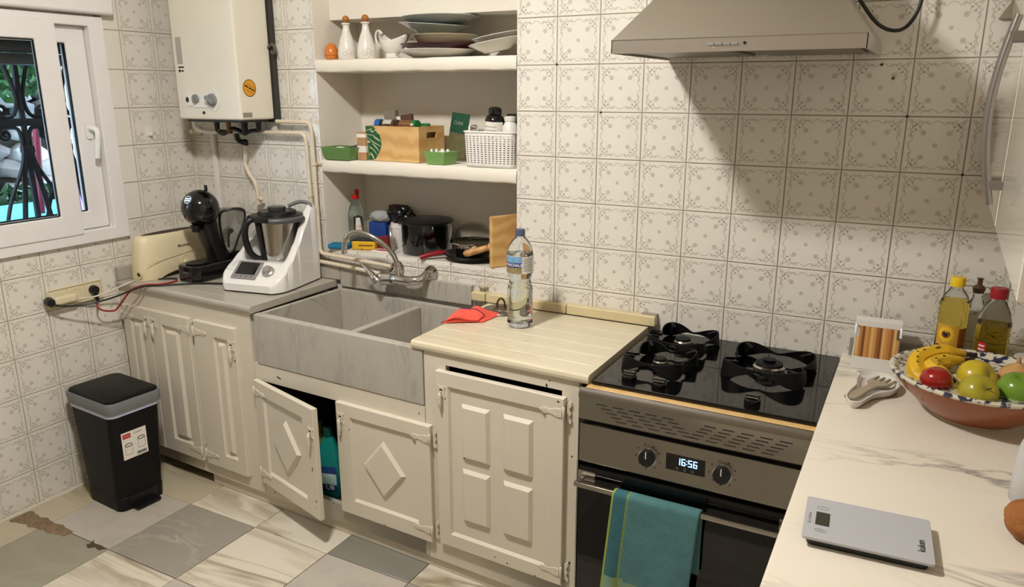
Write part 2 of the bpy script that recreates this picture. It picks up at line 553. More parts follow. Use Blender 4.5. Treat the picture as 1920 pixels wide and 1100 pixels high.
# ---- wall tile with its printed scroll border (shared mesh)
TS = 0.15
def tile_mesh(u0=-0.5, u1=0.5, v0=-0.5, v1=0.5, plain=False, name='tile'):
    h = 0.5 * 0.979
    g = G()
    fo = [(-h, -h), (h, -h), (h, h), (-h, h)]
    e = 0.008
    fi = [(-h + e, -h + e), (h - e, -h + e), (h - e, h - e), (-h + e, h - e)]
    T = TS
    vs = [(p[0] * T, 0.006, p[1] * T) for p in fo] + [(p[0] * T, 0.0010, p[1] * T) for p in fo] + [(p[0] * T, 0.0, p[1] * T) for p in fi]
    fs = [(8, 9, 10, 11)]
    for i in range(4):
        j = (i + 1) % 4
        fs += [(i, j, 4 + j, 4 + i), (4 + i, 4 + j, 8 + j, 8 + i)]
    g.add(vs, fs)
    nb = len(g.f)
    if not plain:
        Y = -0.00015
        def pt(p, t):
            x, y = p
            if t & 4: x, y = y, x
            if t & 1: x = -x
            if t & 2: y = -y
            return (x * T, Y, y * T)
        def ribbon(pts, w, t, mi=1):
            g.mi = mi
            pts = [Vector(p) for p in pts]
            L = []
            for i, p in enumerate(pts):
                d = (pts[min(i + 1, len(pts) - 1)] - pts[max(i - 1, 0)]).normalized()
                nrm = Vector((-d.y, d.x)) * (w / 2)
                L.append((p + nrm, p - nrm))
            for i in range(len(L) - 1):
                q = [L[i][0], L[i][1], L[i + 1][1], L[i + 1][0]]
                g.add([pt((a.x, a.y), t) for a in q], [(0, 1, 2, 3)])
        def leaf(c, l, w, ang, t, mi=2, n=8):
            g.mi = mi
            ca, sa = math.cos(ang), math.sin(ang)
            ps = []
            for i in range(n):
                a = 2 * PI * i / n
                x = l * math.cos(a); y = w * math.sin(a) * (1 - 0.35 * math.cos(a))
                ps.append(pt((c[0] + x * ca - y * sa, c[1] + x * sa + y * ca), t))
            g.add(ps, [list(range(n))])
        def flower(c, r, t):
            for k in range(5):
                a = 2 * PI * k / 5 + 0.3
                leaf((c[0] + r * 0.62 * math.cos(a), c[1] + r * 0.62 * math.sin(a)), r * 0.42, r * 0.36, a, t, 2, 6)
            ps = [(c[0] + r * math.cos(2 * PI * i / 10) * (1 + 0.08 * (i % 2)), c[1] + r * math.sin(2 * PI * i / 10) * (1 + 0.08 * (i % 2))) for i in range(11)]
            ribbon(ps, 0.007, t)
            leaf(c, r * 0.26, r * 0.26, 0, t, 1, 6)
        vine = smooth([(0.0, 0.428), (0.055, 0.412), (0.095, 0.378), (0.14, 0.372), (0.19, 0.398), (0.25, 0.408), (0.31, 0.388), (0.365, 0.40), (0.41, 0.435)], 2)
        vine = [(p.x, p.y) for p in vine]
        spur = [(p.x, p.y) for p in smooth([(0.31, 0.388), (0.30, 0.34), (0.265, 0.30), (0.235, 0.255)], 2)]
        for t in range(8):
            ribbon(vine, 0.0075, t)
            ribbon(spur, 0.006, t)
            leaf((0.165, 0.408), 0.042, 0.020, 0.25, t)
            leaf((0.235, 0.378), 0.030, 0.017, -0.5, t)
            leaf((0.335, 0.362), 0.036, 0.018, -0.9, t)
            leaf((0.285, 0.428), 0.030, 0.013, 0.1, t)
            leaf((0.27, 0.335), 0.022, 0.012, 0.9, t, 1)
        for t in range(4):
            flower((0.205, 0.215), 0.040, t)
            ribbon([(0.415, 0.455), (0.455, 0.455), (0.455, 0.415), (0.42, 0.42), (0.415, 0.455)], 0.007, t)
            leaf((0.405, 0.405), 0.028, 0.013, PI / 4, t)
        flower((0.0, 0.0), 0.032, 0)
    me = g.mesh(name, [glaze, pr_line, pr_leaf], smooth=25, weld=True)
    # normals of the print must look out of the wall
    bm = bmesh.new(); bm.from_mesh(me)
    for f in bm.faces:
        if f.material_index > 0 and f.normal.y > 0:
            f.normal_flip()
    for (co, no, on) in ((u0, (-1, 0, 0), u0 > -0.5), (u1, (1, 0, 0), u1 < 0.5)):
        if on:
            r = bmesh.ops.bisect_plane(bm, geom=bm.verts[:] + bm.edges[:] + bm.faces[:], plane_co=(co * TS, 0, 0), plane_no=no, clear_outer=True)
    for (co, no, on) in ((v0, (0, 0, -1), v0 > -0.5), (v1, (0, 0, 1), v1 < 0.5)):
        if on:
            bmesh.ops.bisect_plane(bm, geom=bm.verts[:] + bm.edges[:] + bm.faces[:], plane_co=(0, 0, co * TS), plane_no=no, clear_outer=True)
    bm.to_mesh(me); bm.free()
    return me
_tc = {}
def tile_at(cx, cz, parent, wall, lo=None, hi=None, zlo=None, zhi=None, plain=False):
    """one wall tile; lo..hi / zlo..zhi are cutting limits along the wall and in height"""
    u0 = -0.5 if lo is None else max(-0.5, (lo - cx) / TS); u1 = 0.5 if hi is None else min(0.5, (hi - cx) / TS)
    v0 = -0.5 if zlo is None else max(-0.5, (zlo - cz) / TS); v1 = 0.5 if zhi is None else min(0.5, (zhi - cz) / TS)
    if u1 - u0 < 0.05 or v1 - v0 < 0.05:
        return
    key = (round(u0, 2), round(u1, 2), round(v0, 2), round(v1, 2), plain)
    if key not in _tc:
        _tc[key] = tile_mesh(u0, u1, v0, v1, plain)
    j = random.uniform(-0.0004, 0.0004)
    if wall == 'b':
        place('tile', _tc[key], parent, (cx, j, cz), (random.uniform(-.003, .003), 0, 0))
    else:
        place('tile', _tc[key], parent, (j, cx, cz), (0, 0, PI / 2))
# back wall, right of the niche
for i in range(-1, 11):
    for k in range(-1, 8):
        tile_at(1.786 + TS * (i + 0.5), 0.975 + TS * k, wall_back, 'b', lo=NX1, hi=ROOM_X)
# back wall, left of the niche
for i in range(-1, 4):
    for k in range(-1, 8):
        tile_at(0.148 + TS * (i + 0.5), 0.975 + TS * k, wall_back, 'b', lo=0.0, hi=NX0)
# riser under the niche
for i in range(0, 6):
    tile_at(0.753 + TS * (i + 0.5), 0.825, wall_back, 'b', lo=NX0, hi=NX1)
    tile_at(0.753 + TS * (i + 0.5), 0.855, wall_back, 'b', lo=NX0, hi=NX1, zlo=0.9025, zhi=0.933)
# left wall
for i in range(0, 10):
    for k in range(-7, 8):
        yc = -(0.1475 + TS * (i - 0.5)); zc = 0.975 + TS * k
        if i >= 2 and k >= 1:
            continue
        if i == 2 and k == 0:
            tile_at(yc, zc, wall_left, 'l'); continue
        if i > 2 and k == 0:
            tile_at(yc, zc, wall_left, 'l', zhi=0.992); continue
        tile_at(yc, zc, wall_left, 'l', hi=-0.0005)
for k in range(1, 8):     # plain cut strip beside the window
    tile_at(-0.3725, 0.975 + TS * k, wall_left, 'l', lo=-0.372, plain=True)
# white ledge tiles on the niche floor
g = G(); g.box((-0.072, 0, 0), (0.072, ND - 0.004, 0.010))
lm = g.mesh('ledge_tile', glaze, bevel=0.0015, seg=1)
for i in range(6):
    x = 0.753 + TS * (i + 0.5)
    place('ledge_tile', lm, wall_back, (min(x, NX1 - 0.076) if i < 5 else NX1 - 0.0715, 0.001, 0.927)) if i < 5 else None
g = G(); g.box((-0.069, 0, 0), (0.066, ND - 0.004, 0.010)); g.obj('ledge_tile', glaze, wall_back, (1.570, 0.001, 0.927), bevel=0.0015, seg=1)
# screw plugs left in the tiles
g = G(); g.cyl((0, 0.002, 0), (0, -0.0035, 0), 0.0042, 0.003, 10); sm = g.mesh('screw', mat('old_screw', (70, 56, 46), 0.5, metal=0.5))
for (x, z) in ((1.786, 1.652), (1.946, 1.50), (2.836, 1.50), (2.986, 1.35), (2.758, 1.636), (2.79, 1.60)):
    place('screw', sm, wall_back, (x, 0, z))

# ---- niche shelves (plastered slabs, part of the wall)
for (z0, z1) in ((1.637, 1.684), (1.250, 1.300)):
    g = G()
    def fn(u, v, z0=z0, z1=z1):
        x = NX0 + (NX1 - NX0) * u
        wob = 0.0009 * math.sin(u * 23 + z0 * 9) + 0.0007 * math.sin(u * 61)
        P = [(ND, z0), (0.002, z0 + wob), (-0.002, z0 + 0.006 + wob), (-0.003, (z0 + z1) / 2), (-0.001, z1 - 0.004 + wob * .5), (0.003, z1 + wob * 0.3), (ND, z1)]
        k = min(int(round(v * 6)), 6)
        return (x, P[k][0], P[k][1])
    g.grid(fn, 40, 6)
    o = g.obj('shelf_slab', plaster, wall_back, smooth=60)

# ---- floor slabs
flm = [
    marble('floor_grey', (150, 144, 132), (186, 178, 164), (138, 132, 120), 3, 0.9, (0.46, 0.54), 0.32, 1.2, (1, 3, 1), 0.5, 0.5),
    marble('floor_lilac', (184, 176, 164), (140, 134, 126), (170, 161, 148), 4, 0.2, (0.42, 0.58), 0.3, 1.5, (1, 1.6, 1), 0.55, 0.45),
    marble('floor_cream', (212, 204, 188), (136, 120, 92), (202, 192, 170), 2.6, 1.0, (0.43, 0.57), 0.3, 0.8, (0.5, 3.0, 1), 0.9, 0.44),
    marble('floor_beige', (186, 175, 150), (140, 122, 92), (176, 163, 136), 3, 0.8, (0.42, 0.58), 0.32, 1.0, (0.6, 2.4, 1), 0.7, 0.45),
    marble('floor_olive', (150, 146, 130), (170, 166, 150), (136, 132, 110), 2.4, 0.4, (0.44, 0.56), 0.32, 1.0, (1, 1.5, 1), 0.5, 0.5),
    marble('floor_blue_grey', (134, 130, 120), (112, 110, 104), (122, 119, 110), 3, 0.5, (0.44, 0.56), 0.32, 1.0, (1, 1.6, 1), 0.5, 0.5)]
g = G(); g.box((-0.25, ROOM_Y - 0.2, -0.12), (ROOM_X + 0.2, 0.45, -0.004))
floor = struct(g.obj('floor', mat('floor_joint', (84, 72, 58), 0.9, var=0.1)))
xe = [0.0, 0.166] + [0.166 + 0.349 * i for i in range(1, 9)] + [ROOM_X]
ye = [0.0, -0.266] + [-0.266 - 0.349 * i for i in range(1, 9)] + [ROOM_Y]
pick = {(0, 1): 3, (0, 2): 3, (0, 3): 3, (1, 1): 3, (1, 2): 1, (1, 3): 4, (2, 1): 2, (2, 2): 0, (2, 3): 2, (3, 1): 2, (3, 2): 2, (3, 3): 1, (4, 1): 5, (4, 2): 1, (4, 3): 2, (5, 1): 2, (5, 2): 0}
for i in range(len(xe) - 1):
    for j in range(len(ye) - 1):
        x0, x1, y1, y0 = xe[i], xe[i + 1], ye[j], ye[j + 1]
        if x1 - x0 < 0.02: continue
        g = G(); q = 0.0016
        w, d = (x1 - x0) / 2 - q, (y1 - y0) / 2 - q
        g.box((-w, -d, -0.012), (w, d, 0.0))
        g.obj('marble_slab', flm[pick.get((i, j), random.randrange(6))], floor, ((x0 + x1) / 2, (y0 + y1) / 2, random.uniform(-0.0006, 0.0006)), bevel=0.0012, seg=1)
# crumbling patch beside the wall where a slab edge broke away
rubble = mat('rubble', (140, 118, 92), 0.95, var=0.35, scale=60, bump=1.0, bscale=160)
g = G()
def fn(u, v):
    a = Vector((0.012, -0.985)); b = Vector((0.300, -0.972))
    p = a.lerp(b, u)
    w = 0.042 * (1 - 0.45 * u) * (0.9 + 0.12 * math.sin(u * 19) + 0.08 * math.sin(u * 37))
    y = p.y + (v - 0.5) * 2 * w
    e = min(u, 1 - u, v, 1 - v)
    z = 0.0006 + (0.007 * min(1, e * 6) * (0.4 + random.random() * 0.8) if e > 0 else 0)
    return (p.x + random.uniform(-.002, .002), y, z)
g.grid(fn, 36, 12)
g.obj('broken_edge', rubble, floor, smooth=20)
g = G()
pts = [(0.415, -0.952), (0.44, -0.968), (0.47, -0.962), (0.505, -0.966), (0.49, -0.985), (0.46, -0.978), (0.445, -0.995), (0.42, -0.985), (0.425, -0.97)]
g.prism(pts, 0.0002, 0.0016); g.obj('chipped_corner', mat('chip_brown', (84, 66, 48), 0.95, var=0.3, scale=80), floor)
# cement filler line where tiles meet the floor
g = G()
g.tube([(0.001, -0.3 - 0.05 * i, 0.002 + 0.0012 * math.sin(i * 2.3)) for i in range(44)], 0.006, 6)
struct(g.obj('trim_1', mat('filler', (206, 196, 176), 0.9, var=0.08, scale=40)))
tag(bpy.data.objects['trim_1'], 'thin white filler bead along the tiled wall and floor')

# ---- window
window = struct(thing('window_1', 'white plastic sliding window with a wrought iron grille behind it', None))
if 'category' in window: del window['category']
WL = -1.62
g = G(); g.ring([(WL, 0.985), (-0.378, 0.985), (-0.378, 1.842), (WL, 1.842)], [(WL + 0.06, 1.034), (-0.440, 1.034), (-0.440, 1.806), (WL + 0.06, 1.806)], -0.07, 0.020, 'yz')
g.obj('frame', pvc, window, bevel=0.004)
def sash(x0, x1, y0, y1, z0, z1, st, gz0, gz1, nm):
    g = G(); g.ring([(y0, z0), (y1, z0), (y1, z1), (y0, z1)], [(y0 + st, gz0), (y1 - st, gz0), (y1 - st, gz1), (y0 + st, gz1)], x0, x1, 'yz')
    s = g.obj('sash', pvc, window, bevel=0.005)
    g = G(); xm = (x0 + x1) / 2
    g.box((xm - 0.003, y0 + st - 0.004, gz0 - 0.004), (xm + 0.003, y1 - st + 0.004, gz1 + 0.004))
    g.obj('pane', pane_m, s)
    g = G(); k = 0.004
    o_ = [(y0 + st - 0.001, gz0 - 0.001), (y1 - st + 0.001, gz0 - 0.001), (y1 - st + 0.001, gz1 + 0.001), (y0 + st - 0.001, gz1 + 0.001)]
    i_ = [(y0 + st + k, gz0 + k), (y1 - st - k, gz0 + k), (y1 - st - k, gz1 - k), (y0 + st + k, gz1 - k)]
    g.ring(o_, i_, xm + 0.002, x1 - 0.006, 'yz')
    g.obj('gasket', blk, s)
    return s
sash(-0.002, 0.026, -1.20, -0.574, 1.024, 1.818, 0.083, 1.104, 1.748, 'front')
rs = sash(-0.052, -0.012, -1.02, -0.442, 1.036, 1.806, 0.079, 1.106, 1.742, 'rear')
g = G()
g.prism(rrect(-0.493, 1.385, -0.463, 1.455, 0.012), -0.012, -0.004, 'yz')
g.cyl((-0.006, -0.476, 1.425), (0.026, -0.473, 1.425), 0.010, 0.009, 14)
g.tube(smooth([(0.024, -0.473, 1.428), (0.034, -0.470, 1.41), (0.033, -0.474, 1.37), (0.028, -0.480, 1.312)], 5), [0.010] * 6 + [0.0105] * 6 + [0.0095] * 4, 12)
g.obj('handle', wht, rs)
# roller shutter box above, roller shutter slats behind the glass
g = G(); g.box((-0.0, WL - 0.05, 1.850), (0.045, -0.338, 2.10)); g.obj('shutter_box', pvc, window, bevel=0.012, seg=3)
slat = mat('shutter_slat', (96, 92, 88), 0.5, var=0.05)
for k in range(4):
    g = G(); z = 1.660 + 0.045 * k
    g.prism([(-0.135, z), (-0.118, z + 0.004), (-0.112, z + 0.0225), (-0.118, z + 0.041), (-0.135, z + 0.0435)], WY0 + 0.002, WY1 - 0.004, 'xz')
    g.obj('shutter_slat', slat, window)
# wrought iron grille
g = G()
def bar(pts, w=0.008, n=6):
    g.tube([(-0.20, p[0], p[1]) for p in pts], w, n)
g.box((-0.21, WY0, 1.436), (-0.19, WY1, 1.464)); g.box((-0.21, WY0, 1.03), (-0.19, WY1, 1.05)); g.box((-0.21, WY0, 1.79), (-0.19, WY1, 1.81))
def spiral(cy, cz, r0, a0, turns, sgn):
    return [(cy + (r0 * (1 - 0.8 * t / 20)) * math.cos(a0 + sgn * turns * 2 * PI * t / 20), cz + (r0 * (1 - 0.8 * t / 20)) * math.sin(a0 + sgn * turns * 2 * PI * t / 20)) for t in range(21)]
for c in (-0.615, -0.925, -1.235, -1.545, -0.46):
    g.box((-0.208, c - 0.008, 1.04), (-0.192, c + 0.008, 1.80))
    for sd in (-1, 1):
        bar(smooth([Vector((c + sd * 0.055, 1.80)), Vector((c + sd * 0.045, 1.68)), Vector((c + sd * 0.014, 1.55)), Vector((c + sd * 0.03, 1.48)), Vector((c + sd * 0.075, 1.468))], 4))
        bar(spiral(c + sd * 0.075, 1.495, 0.027, -PI / 2, 1.3, sd))
        bar(smooth([Vector((c + sd * 0.075, 1.432)), Vector((c + sd * 0.025, 1.425)), Vector((c + sd * 0.016, 1.36)), Vector((c + sd * 0.03, 1.28)), Vector((c + sd * 0.09, 1.16)), Vector((c + sd * 0.125, 1.05))], 4))
        bar(spiral(c + sd * 0.075, 1.405, 0.027, PI / 2, 1.3, -sd))
        bar([Vector((c + sd * 0.012, 1.34)), Vector((c + sd * 0.055, 1.05))], 0.010)
    g.box((-0.212, c - 0.022, 1.335), (-0.188, c + 0.022, 1.36))
g.obj('iron_grille', mat('wrought_iron', (38, 36, 38), 0.55, var=0.1), window)

# ---- outside: dry stone wall with plants, painted ledge, bucket
stone_mats = [mat('field_stone_%d' % i, c, 0.9, var=0.18, scale=14, bump=0.5, bscale=30) for i, c in enumerate(((176, 170, 166), (150, 146, 146), (194, 188, 184), (128, 120, 116)))]
g = G(); g.box((-1.95, -2.2, -0.3), (-1.47, 1.9, 2.7))
sw = tag(g.obj('stone_wall', mat('earth', (70, 62, 52), 0.95, var=0.3, scale=12)), 'rough grey stone retaining wall outside the window', 'wall')
def rock(rx, ry, rz, seed):
    rr = random.Random(seed); g = G(); g.ball((0, 0, 0), (rx, ry, rz), 8, 6)
    g.v = [tuple(Vector(v) * rr.uniform(0.76, 1.16)) for v in g.v]
    return g
rocks = [rock(0.07, 0.105, 0.06, s).mesh('stone', stone_mats[s % 4], smooth=35) for s in range(8)]
z = 0.62; row = 0
while z < 2.35:
    y = -0.95 + (row % 2) * 0.09
    while y < 1.25:
        s = random.uniform(0.6, 1.15)
        o = place('stone', rocks[random.randrange(8)], sw, (-1.45, y, z + random.uniform(-.02, .02)), (random.uniform(-.3, .3), random.uniform(-.2, .2), random.uniform(-.2, .2)))
        o.scale = (1, s, random.uniform(0.8, 1.15))
        y += 0.185 * s + 0.015
    z += 0.105; row += 1
leafm = [mat('leaf_%d' % i, c, 0.6, var=0.2, scale=30) for i, c in enumerate(((58, 96, 48), (96, 132, 78), (40, 70, 40)))]
def shrub(label, c, r, n, mi, seed):
    rr = random.Random(seed); g = G()
    for k in range(n):
        d = Vector((rr.gauss(0, 1), rr.gauss(0, 1), rr.gauss(0, 1))).normalized() * (rr.random() ** 0.4)
        p = Vector((d.x * r[0], d.y * r[1], d.z * r[2]))
        a = Vector((rr.gauss(0, 1), rr.gauss(0, 1), rr.gauss(0, 1))).normalized()
        b = a.orthogonal().normalized(); l = rr.uniform(0.025, 0.05); w = l * 0.42
        g.add([p - a * l, p + b * w, p + a * l, p - b * w], [(0, 1, 2, 3)])
    root = thing('shrub', label, 'shrub', (c[0], c[1], c[2] - r[2]))
    o = g.obj('foliage', leafm[mi], root, (0, 0, r[2]), smooth=0, weld=False); o['kind'] = 'stuff'
    g = G(); g.tube([(-0.16, 0, r[2] * 0.05), (-0.06, 0.01, r[2]), (0, 0, r[2] * 1.6)], [0.012, 0.009, 0.005], 6); g.obj('stem', mat('twig', (80, 66, 48), 0.9), root)
shrub('leafy dark green plant growing at the top of the stone wall outside', (-1.22, -0.10, 1.72), (0.10, 0.26, 0.20), 700, 0, 1)
shrub('pale green plant hanging on the stone wall outside, right side of the panes', (-1.20, 0.36, 1.55), (0.10, 0.15, 0.30), 420, 1, 2)
shrub('low dark grass clump at the foot of the stone wall outside', (-1.175, 0.02, 0.98), (0.10, 0.42, 0.12), 700, 2, 3)
g = G(); g.box((-1.02, -1.6, 0.0), (-0.42, 0.35, 1.03)); lo = tag(g.obj('painted_ledge', mat('turquoise_paint', (96, 190, 214), 0.6, var=0.06)), 'turquoise painted masonry ledge outside below the window', 'ledge')
bk = thing('bucket', 'magenta plastic bucket on the turquoise ledge outside', 'bucket', (-0.52, -0.205, 1.031))
mag = mat('magenta_plastic', (170, 40, 150), 0.4, var=0.05)
g = G(); g.lathe([(0.0, 0.0), (0.055, 0.0), (0.068, 0.10), (0.064, 0.10), (0.052, 0.006), (0.0, 0.006)], 24); g.obj('body', mag, bk)
g = G(); g.lathe([(0.066, 0.092), (0.074, 0.092), (0.074, 0.108), (0.066, 0.108), (0.066, 0.092)], 24); g.obj('rim', mag, bk)
g = G(); g.tube([(-1.05 + 0.02 * i, -0.62 + 0.018 * i, 1.10 + 0.035 * i) for i in range(7)], 0.016, 10)
g = G(); g.cyl((-0.62, -0.36, 1.031), (-0.66, -0.30, 1.42), 0.016, 0.016, 12); tag(g.obj('broom_stick', mat('crimson_stick', (120, 30, 50), 0.5)), 'dark red broom stick leaning outside behind the grille', 'stick')

# ---- ceiling lamp: the light of the room
lampr = thing('ceiling_lamp', 'round flush white ceiling light out of frame above the sink', 'lamp', LAMP_POS)
lm_ = bpy.data.materials.new('lamp_opal'); lm_.use_nodes = True
b_ = lm_.node_tree.nodes['Principled BSDF']
b_.inputs['Base Color'].default_value = (0.9, 0.9, 0.88, 1)
b_.inputs['Emission Color'].default_value = LAMP_COL + (1,)
b_.inputs['Emission Strength'].default_value = LAMP_POWER
g = G(); g.lathe([(0.0, -0.058), (0.045, -0.052), (0.082, -0.036), (0.100, -0.014), (0.105, 0.0), (0.0, 0.0)], 32); g.obj('diffuser', lm_, lampr)
g = G(); g.lathe([(0.112, -0.010), (0.116, -0.010), (0.116, 0.0), (0.112, ROOM_Z - LAMP_POS[2]), (0.0, ROOM_Z - LAMP_POS[2]), (0.0, 0.004), (0.108, 0.004), (0.112, -0.010)], 32); g.obj('housing', wht, lampr)
# ================================================================== FITTED KITCHEN
RA = -math.atan(0.041)
def yf(x): return -0.447 - 0.041 * x          # front plane of the old cabinet run
def run_root(name, label, cat, u):
    return thing(name, label, cat, (u, yf(u), 0.0), RA)

def hinge_mesh(side):
    """decorative strap hinge; origin at the barrel, strap towards +x*side; lies on door front (y 0 -> -0.003)"""
    g = G(); s = side
    strap = [(0.006, -0.012), (0.02, -0.014), (0.045, -0.006), (0.062, -0.010), (0.078, 0.0), (0.062, 0.010), (0.045, 0.006), (0.02, 0.014), (0.006, 0.012)]
    if s < 0: strap = [(-a, b) for a, b in strap][::-1]
    g.prism(strap, -0.0030, 0.0, 'xz')
    wing = [(-0.004, -0.026), (-0.016, -0.034), (-0.020, -0.024), (-0.012, -0.012), (-0.018, 0.0), (-0.012, 0.012), (-0.020, 0.024), (-0.016, 0.034), (-0.004, 0.026)]
    if s < 0: wing = [(-a, b) for a, b in wing][::-1]
    g.prism(wing, -0.0030 + 0.014, 0.0181, 'xz')
    g.cyl((0, -0.002, -0.020), (0, -0.002, 0.020), 0.0042, None, 10)
    for (x, z) in ((0.018, 0.006), (0.018, -0.006), (0.062, 0)):
        g.cyl((x * s, -0.003, z), (x * s, -0.0046, z), 0.003, 0.002, 8)
    return g.mesh('hinge', paint, bevel=0.0008, seg=1)
HINGE = {1: hinge_mesh(1), -1: hinge_mesh(-1)}
g = G()
g.prism(rrect(-0.012, -0.016, 0.012, 0.016, 0.005, 3), -0.0028, 0.0, 'xz')
for dx, dz in ((-.012, .016), (.012, .016), (-.012, -.016), (.012, -.016)): g.prism(circ(dx, dz, 0.005, 8), -0.0025, 0.0, 'xz')
g.mi = 1; g.prism(circ(0, 0.004, 0.0055, 10), -0.0032, -0.0027, 'xz'); g.mi = 0
g.cyl((0, -0.003, 0.0), (0, -0.008, -0.002), 0.0035, None, 8)
g.lathe([(0.0, -0.062), (0.0035, -0.060), (0.0028, -0.054), (0.0062, -0.046), (0.0078, -0.034), (0.0060, -0.016), (0.0068, -0.012), (0.0040, -0.004), (0.0, 0.0)], 10, (0, -0.010, 0.0))
LATCH = g.mesh('latch', [paint, chip], smooth=50)

def door(parent, w, h, panels, loc, rot=0.0, hinge_side=1, fr=(0.048, 0.048, 0.055, 0.05), latch=True, lz=None, chips=()):
    """framed door, origin at bottom-left of its back face; front is -y; panels: list of polygons (x,z)"""
    T = 0.018
    l, r, b, t = fr
    g = G()
    o_ = [(0, 0), (w, 0), (w, h), (0, h)]
    i_ = [(l, b), (w - r, b), (w - r, h - t), (l, h - t)]
    j_ = [(l + 0.006, b + 0.008), (w - r - 0.006, b + 0.008), (w - r - 0.006, h - t - 0.008), (l + 0.006, h - t - 0.008)]
    vs = [(p[0], 0, p[1]) for p in o_] + [(p[0], -T + 0.002, p[1]) for p in o_] + [(p[0] + (0.002 if p[0] == 0 else -0.002), -T, p[1] + (0.002 if p[1] == 0 else -0.002)) for p in o_] \
        + [(p[0], -T, p[1]) for p in i_] + [(p[0], -T + 0.009, p[1]) for p in j_]
    fs = [(3, 2, 1, 0), (16, 17, 18, 19)]
    for i in range(4):
        k = (i + 1) % 4
        fs += [(i, k, 4 + k, 4 + i), (4 + i, 4 + k, 8 + k, 8 + i), (8 + i, 8 + k, 12 + k, 12 + i), (12 + i, 12 + k, 16 + k, 16 + i)]
    g.add(vs, fs)
    g.mi = 1
    for (cx, cz, rx, rz) in chips:
        n = 7
        g.prism([(cx + rx * math.cos(2 * PI * i / n) * random.uniform(.7, 1.1), cz + rz * math.sin(2 * PI * i / n) * random.uniform(.7, 1.1)) for i in range(n)], -T - 0.0004, -T + 0.001, 'xz')
    d = g.obj('door', [paint, chip], parent, loc, (0, 0, rot), smooth=30)
    for p in panels:
        g = G(); g.frust(p, -T + 0.009, -T - 0.002, 0.010); g.obj('raised_panel', paint, d, smooth=20)
    hx = w if hinge_side > 0 else 0.0
    for hz in (0.045, h - 0.045):
        place('hinge', HINGE[-hinge_side], d, (hx, -T, hz))
    if latch:
        place('latch', LATCH, d, (0.022 if hinge_side > 0 else w - 0.022, -T, lz or h - 0.085))
    return d

def carcass(root, w, openings, z0, ztop, depth=0.40, sides=(True, True)):
    """face frame with openings [(x0,x1,z0,z1)] and the box behind it"""
    xs = sorted({0.0, w} | {o[0] for o in openings} | {o[1] for o in openings})
    zs = sorted({z0, ztop} | {o[2] for o in openings} | {o[3] for o in openings})
    g = G()
    for i in range(len(xs) - 1):
        for j in range(len(zs) - 1):
            mx_, mz_ = (xs[i] + xs[i + 1]) / 2, (zs[j] + zs[j + 1]) / 2
            if any(o[0] < mx_ < o[1] and o[2] < mz_ < o[3] for o in openings):
                continue
            g.box((xs[i], 0, zs[j]), (xs[i + 1], 0.02, zs[j + 1]))
    g.obj('face_frame', paint, root, smooth=30)
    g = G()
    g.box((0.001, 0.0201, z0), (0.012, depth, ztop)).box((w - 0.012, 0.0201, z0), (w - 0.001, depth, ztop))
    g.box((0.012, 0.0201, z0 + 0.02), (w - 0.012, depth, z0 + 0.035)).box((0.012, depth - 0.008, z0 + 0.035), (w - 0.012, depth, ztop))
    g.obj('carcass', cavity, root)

# ---- corner cabinet, left
c1 = run_root('base_cabinet', 'tall-panelled cream corner cabinet under the left worktop, behind the bin', 'cabinet', 0.004)
carcass(c1, 0.782, [(0.05, 0.44, 0.13, 0.70), (0.50, 0.69, 0.13, 0.70)], 0.052, 0.783, 0.41)
def rp(x0, z0, x1, z1): return [(x0, z0), (x1, z0), (x1, z1), (x0, z1)]
H1 = 0.606
door(c1, 0.180, H1, [rp(0.066, 0.078, 0.114, H1 - 0.07)], (0.024, 0, 0.108), 0, -1, (0.048, 0.048, 0.058, 0.05), lz=H1 - 0.05)
door(c1, 0.238, H1, [rp(0.088, 0.078, 0.166, H1 - 0.07)], (0.208, 0, 0.108), 0, 1, (0.066, 0.05, 0.058, 0.05), lz=H1 - 0.05)
door(c1, 0.236, H1, [rp(0.134, 0.078, 0.172, H1 - 0.07)], (0.474, 0, 0.108), 0, -1, (0.112, 0.046, 0.058, 0.05), lz=H1 - 0.07, chips=((0.226, 0.48, .003, .007),))
# ---- sink cabinet
c2 = run_root('base_cabinet', 'cream sink cabinet with two diamond-panel doors, the left one ajar', 'cabinet', 0.788)
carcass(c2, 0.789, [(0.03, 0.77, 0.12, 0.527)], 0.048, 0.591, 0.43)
W2 = 0.402; H2 = 0.42
di = lambda w, h, rx, rz: [(w / 2 - rx, h / 2), (w / 2, h / 2 - rz), (w / 2 + rx, h / 2), (w / 2, h / 2 + rz)]
ds = door(c2, W2, H2, [di(W2, H2, 0.092, 0.108)], (0.012, -0.001, 0.112), -math.radians(13.2), -1, (0.06, 0.075, 0.055, 0.05), lz=H2 - 0.09, chips=((0.375, 0.19, .003, .011), (0.385, 0.07, .003, .006), (0.38, 0.04, .002, .003), (0.39, 0.31, .002, .004)))
ds['label'] = 'left diamond door standing ajar'
door(c2, 0.404, H2, [di(0.404, H2, 0.092, 0.108)], (0.414, 0, 0.112), 0, 1, (0.062, 0.056, 0.055, 0.045), lz=H2 - 0.055, chips=((0.06, 0.33, .0025, .004), (0.2, 0.004, .004, .002)))
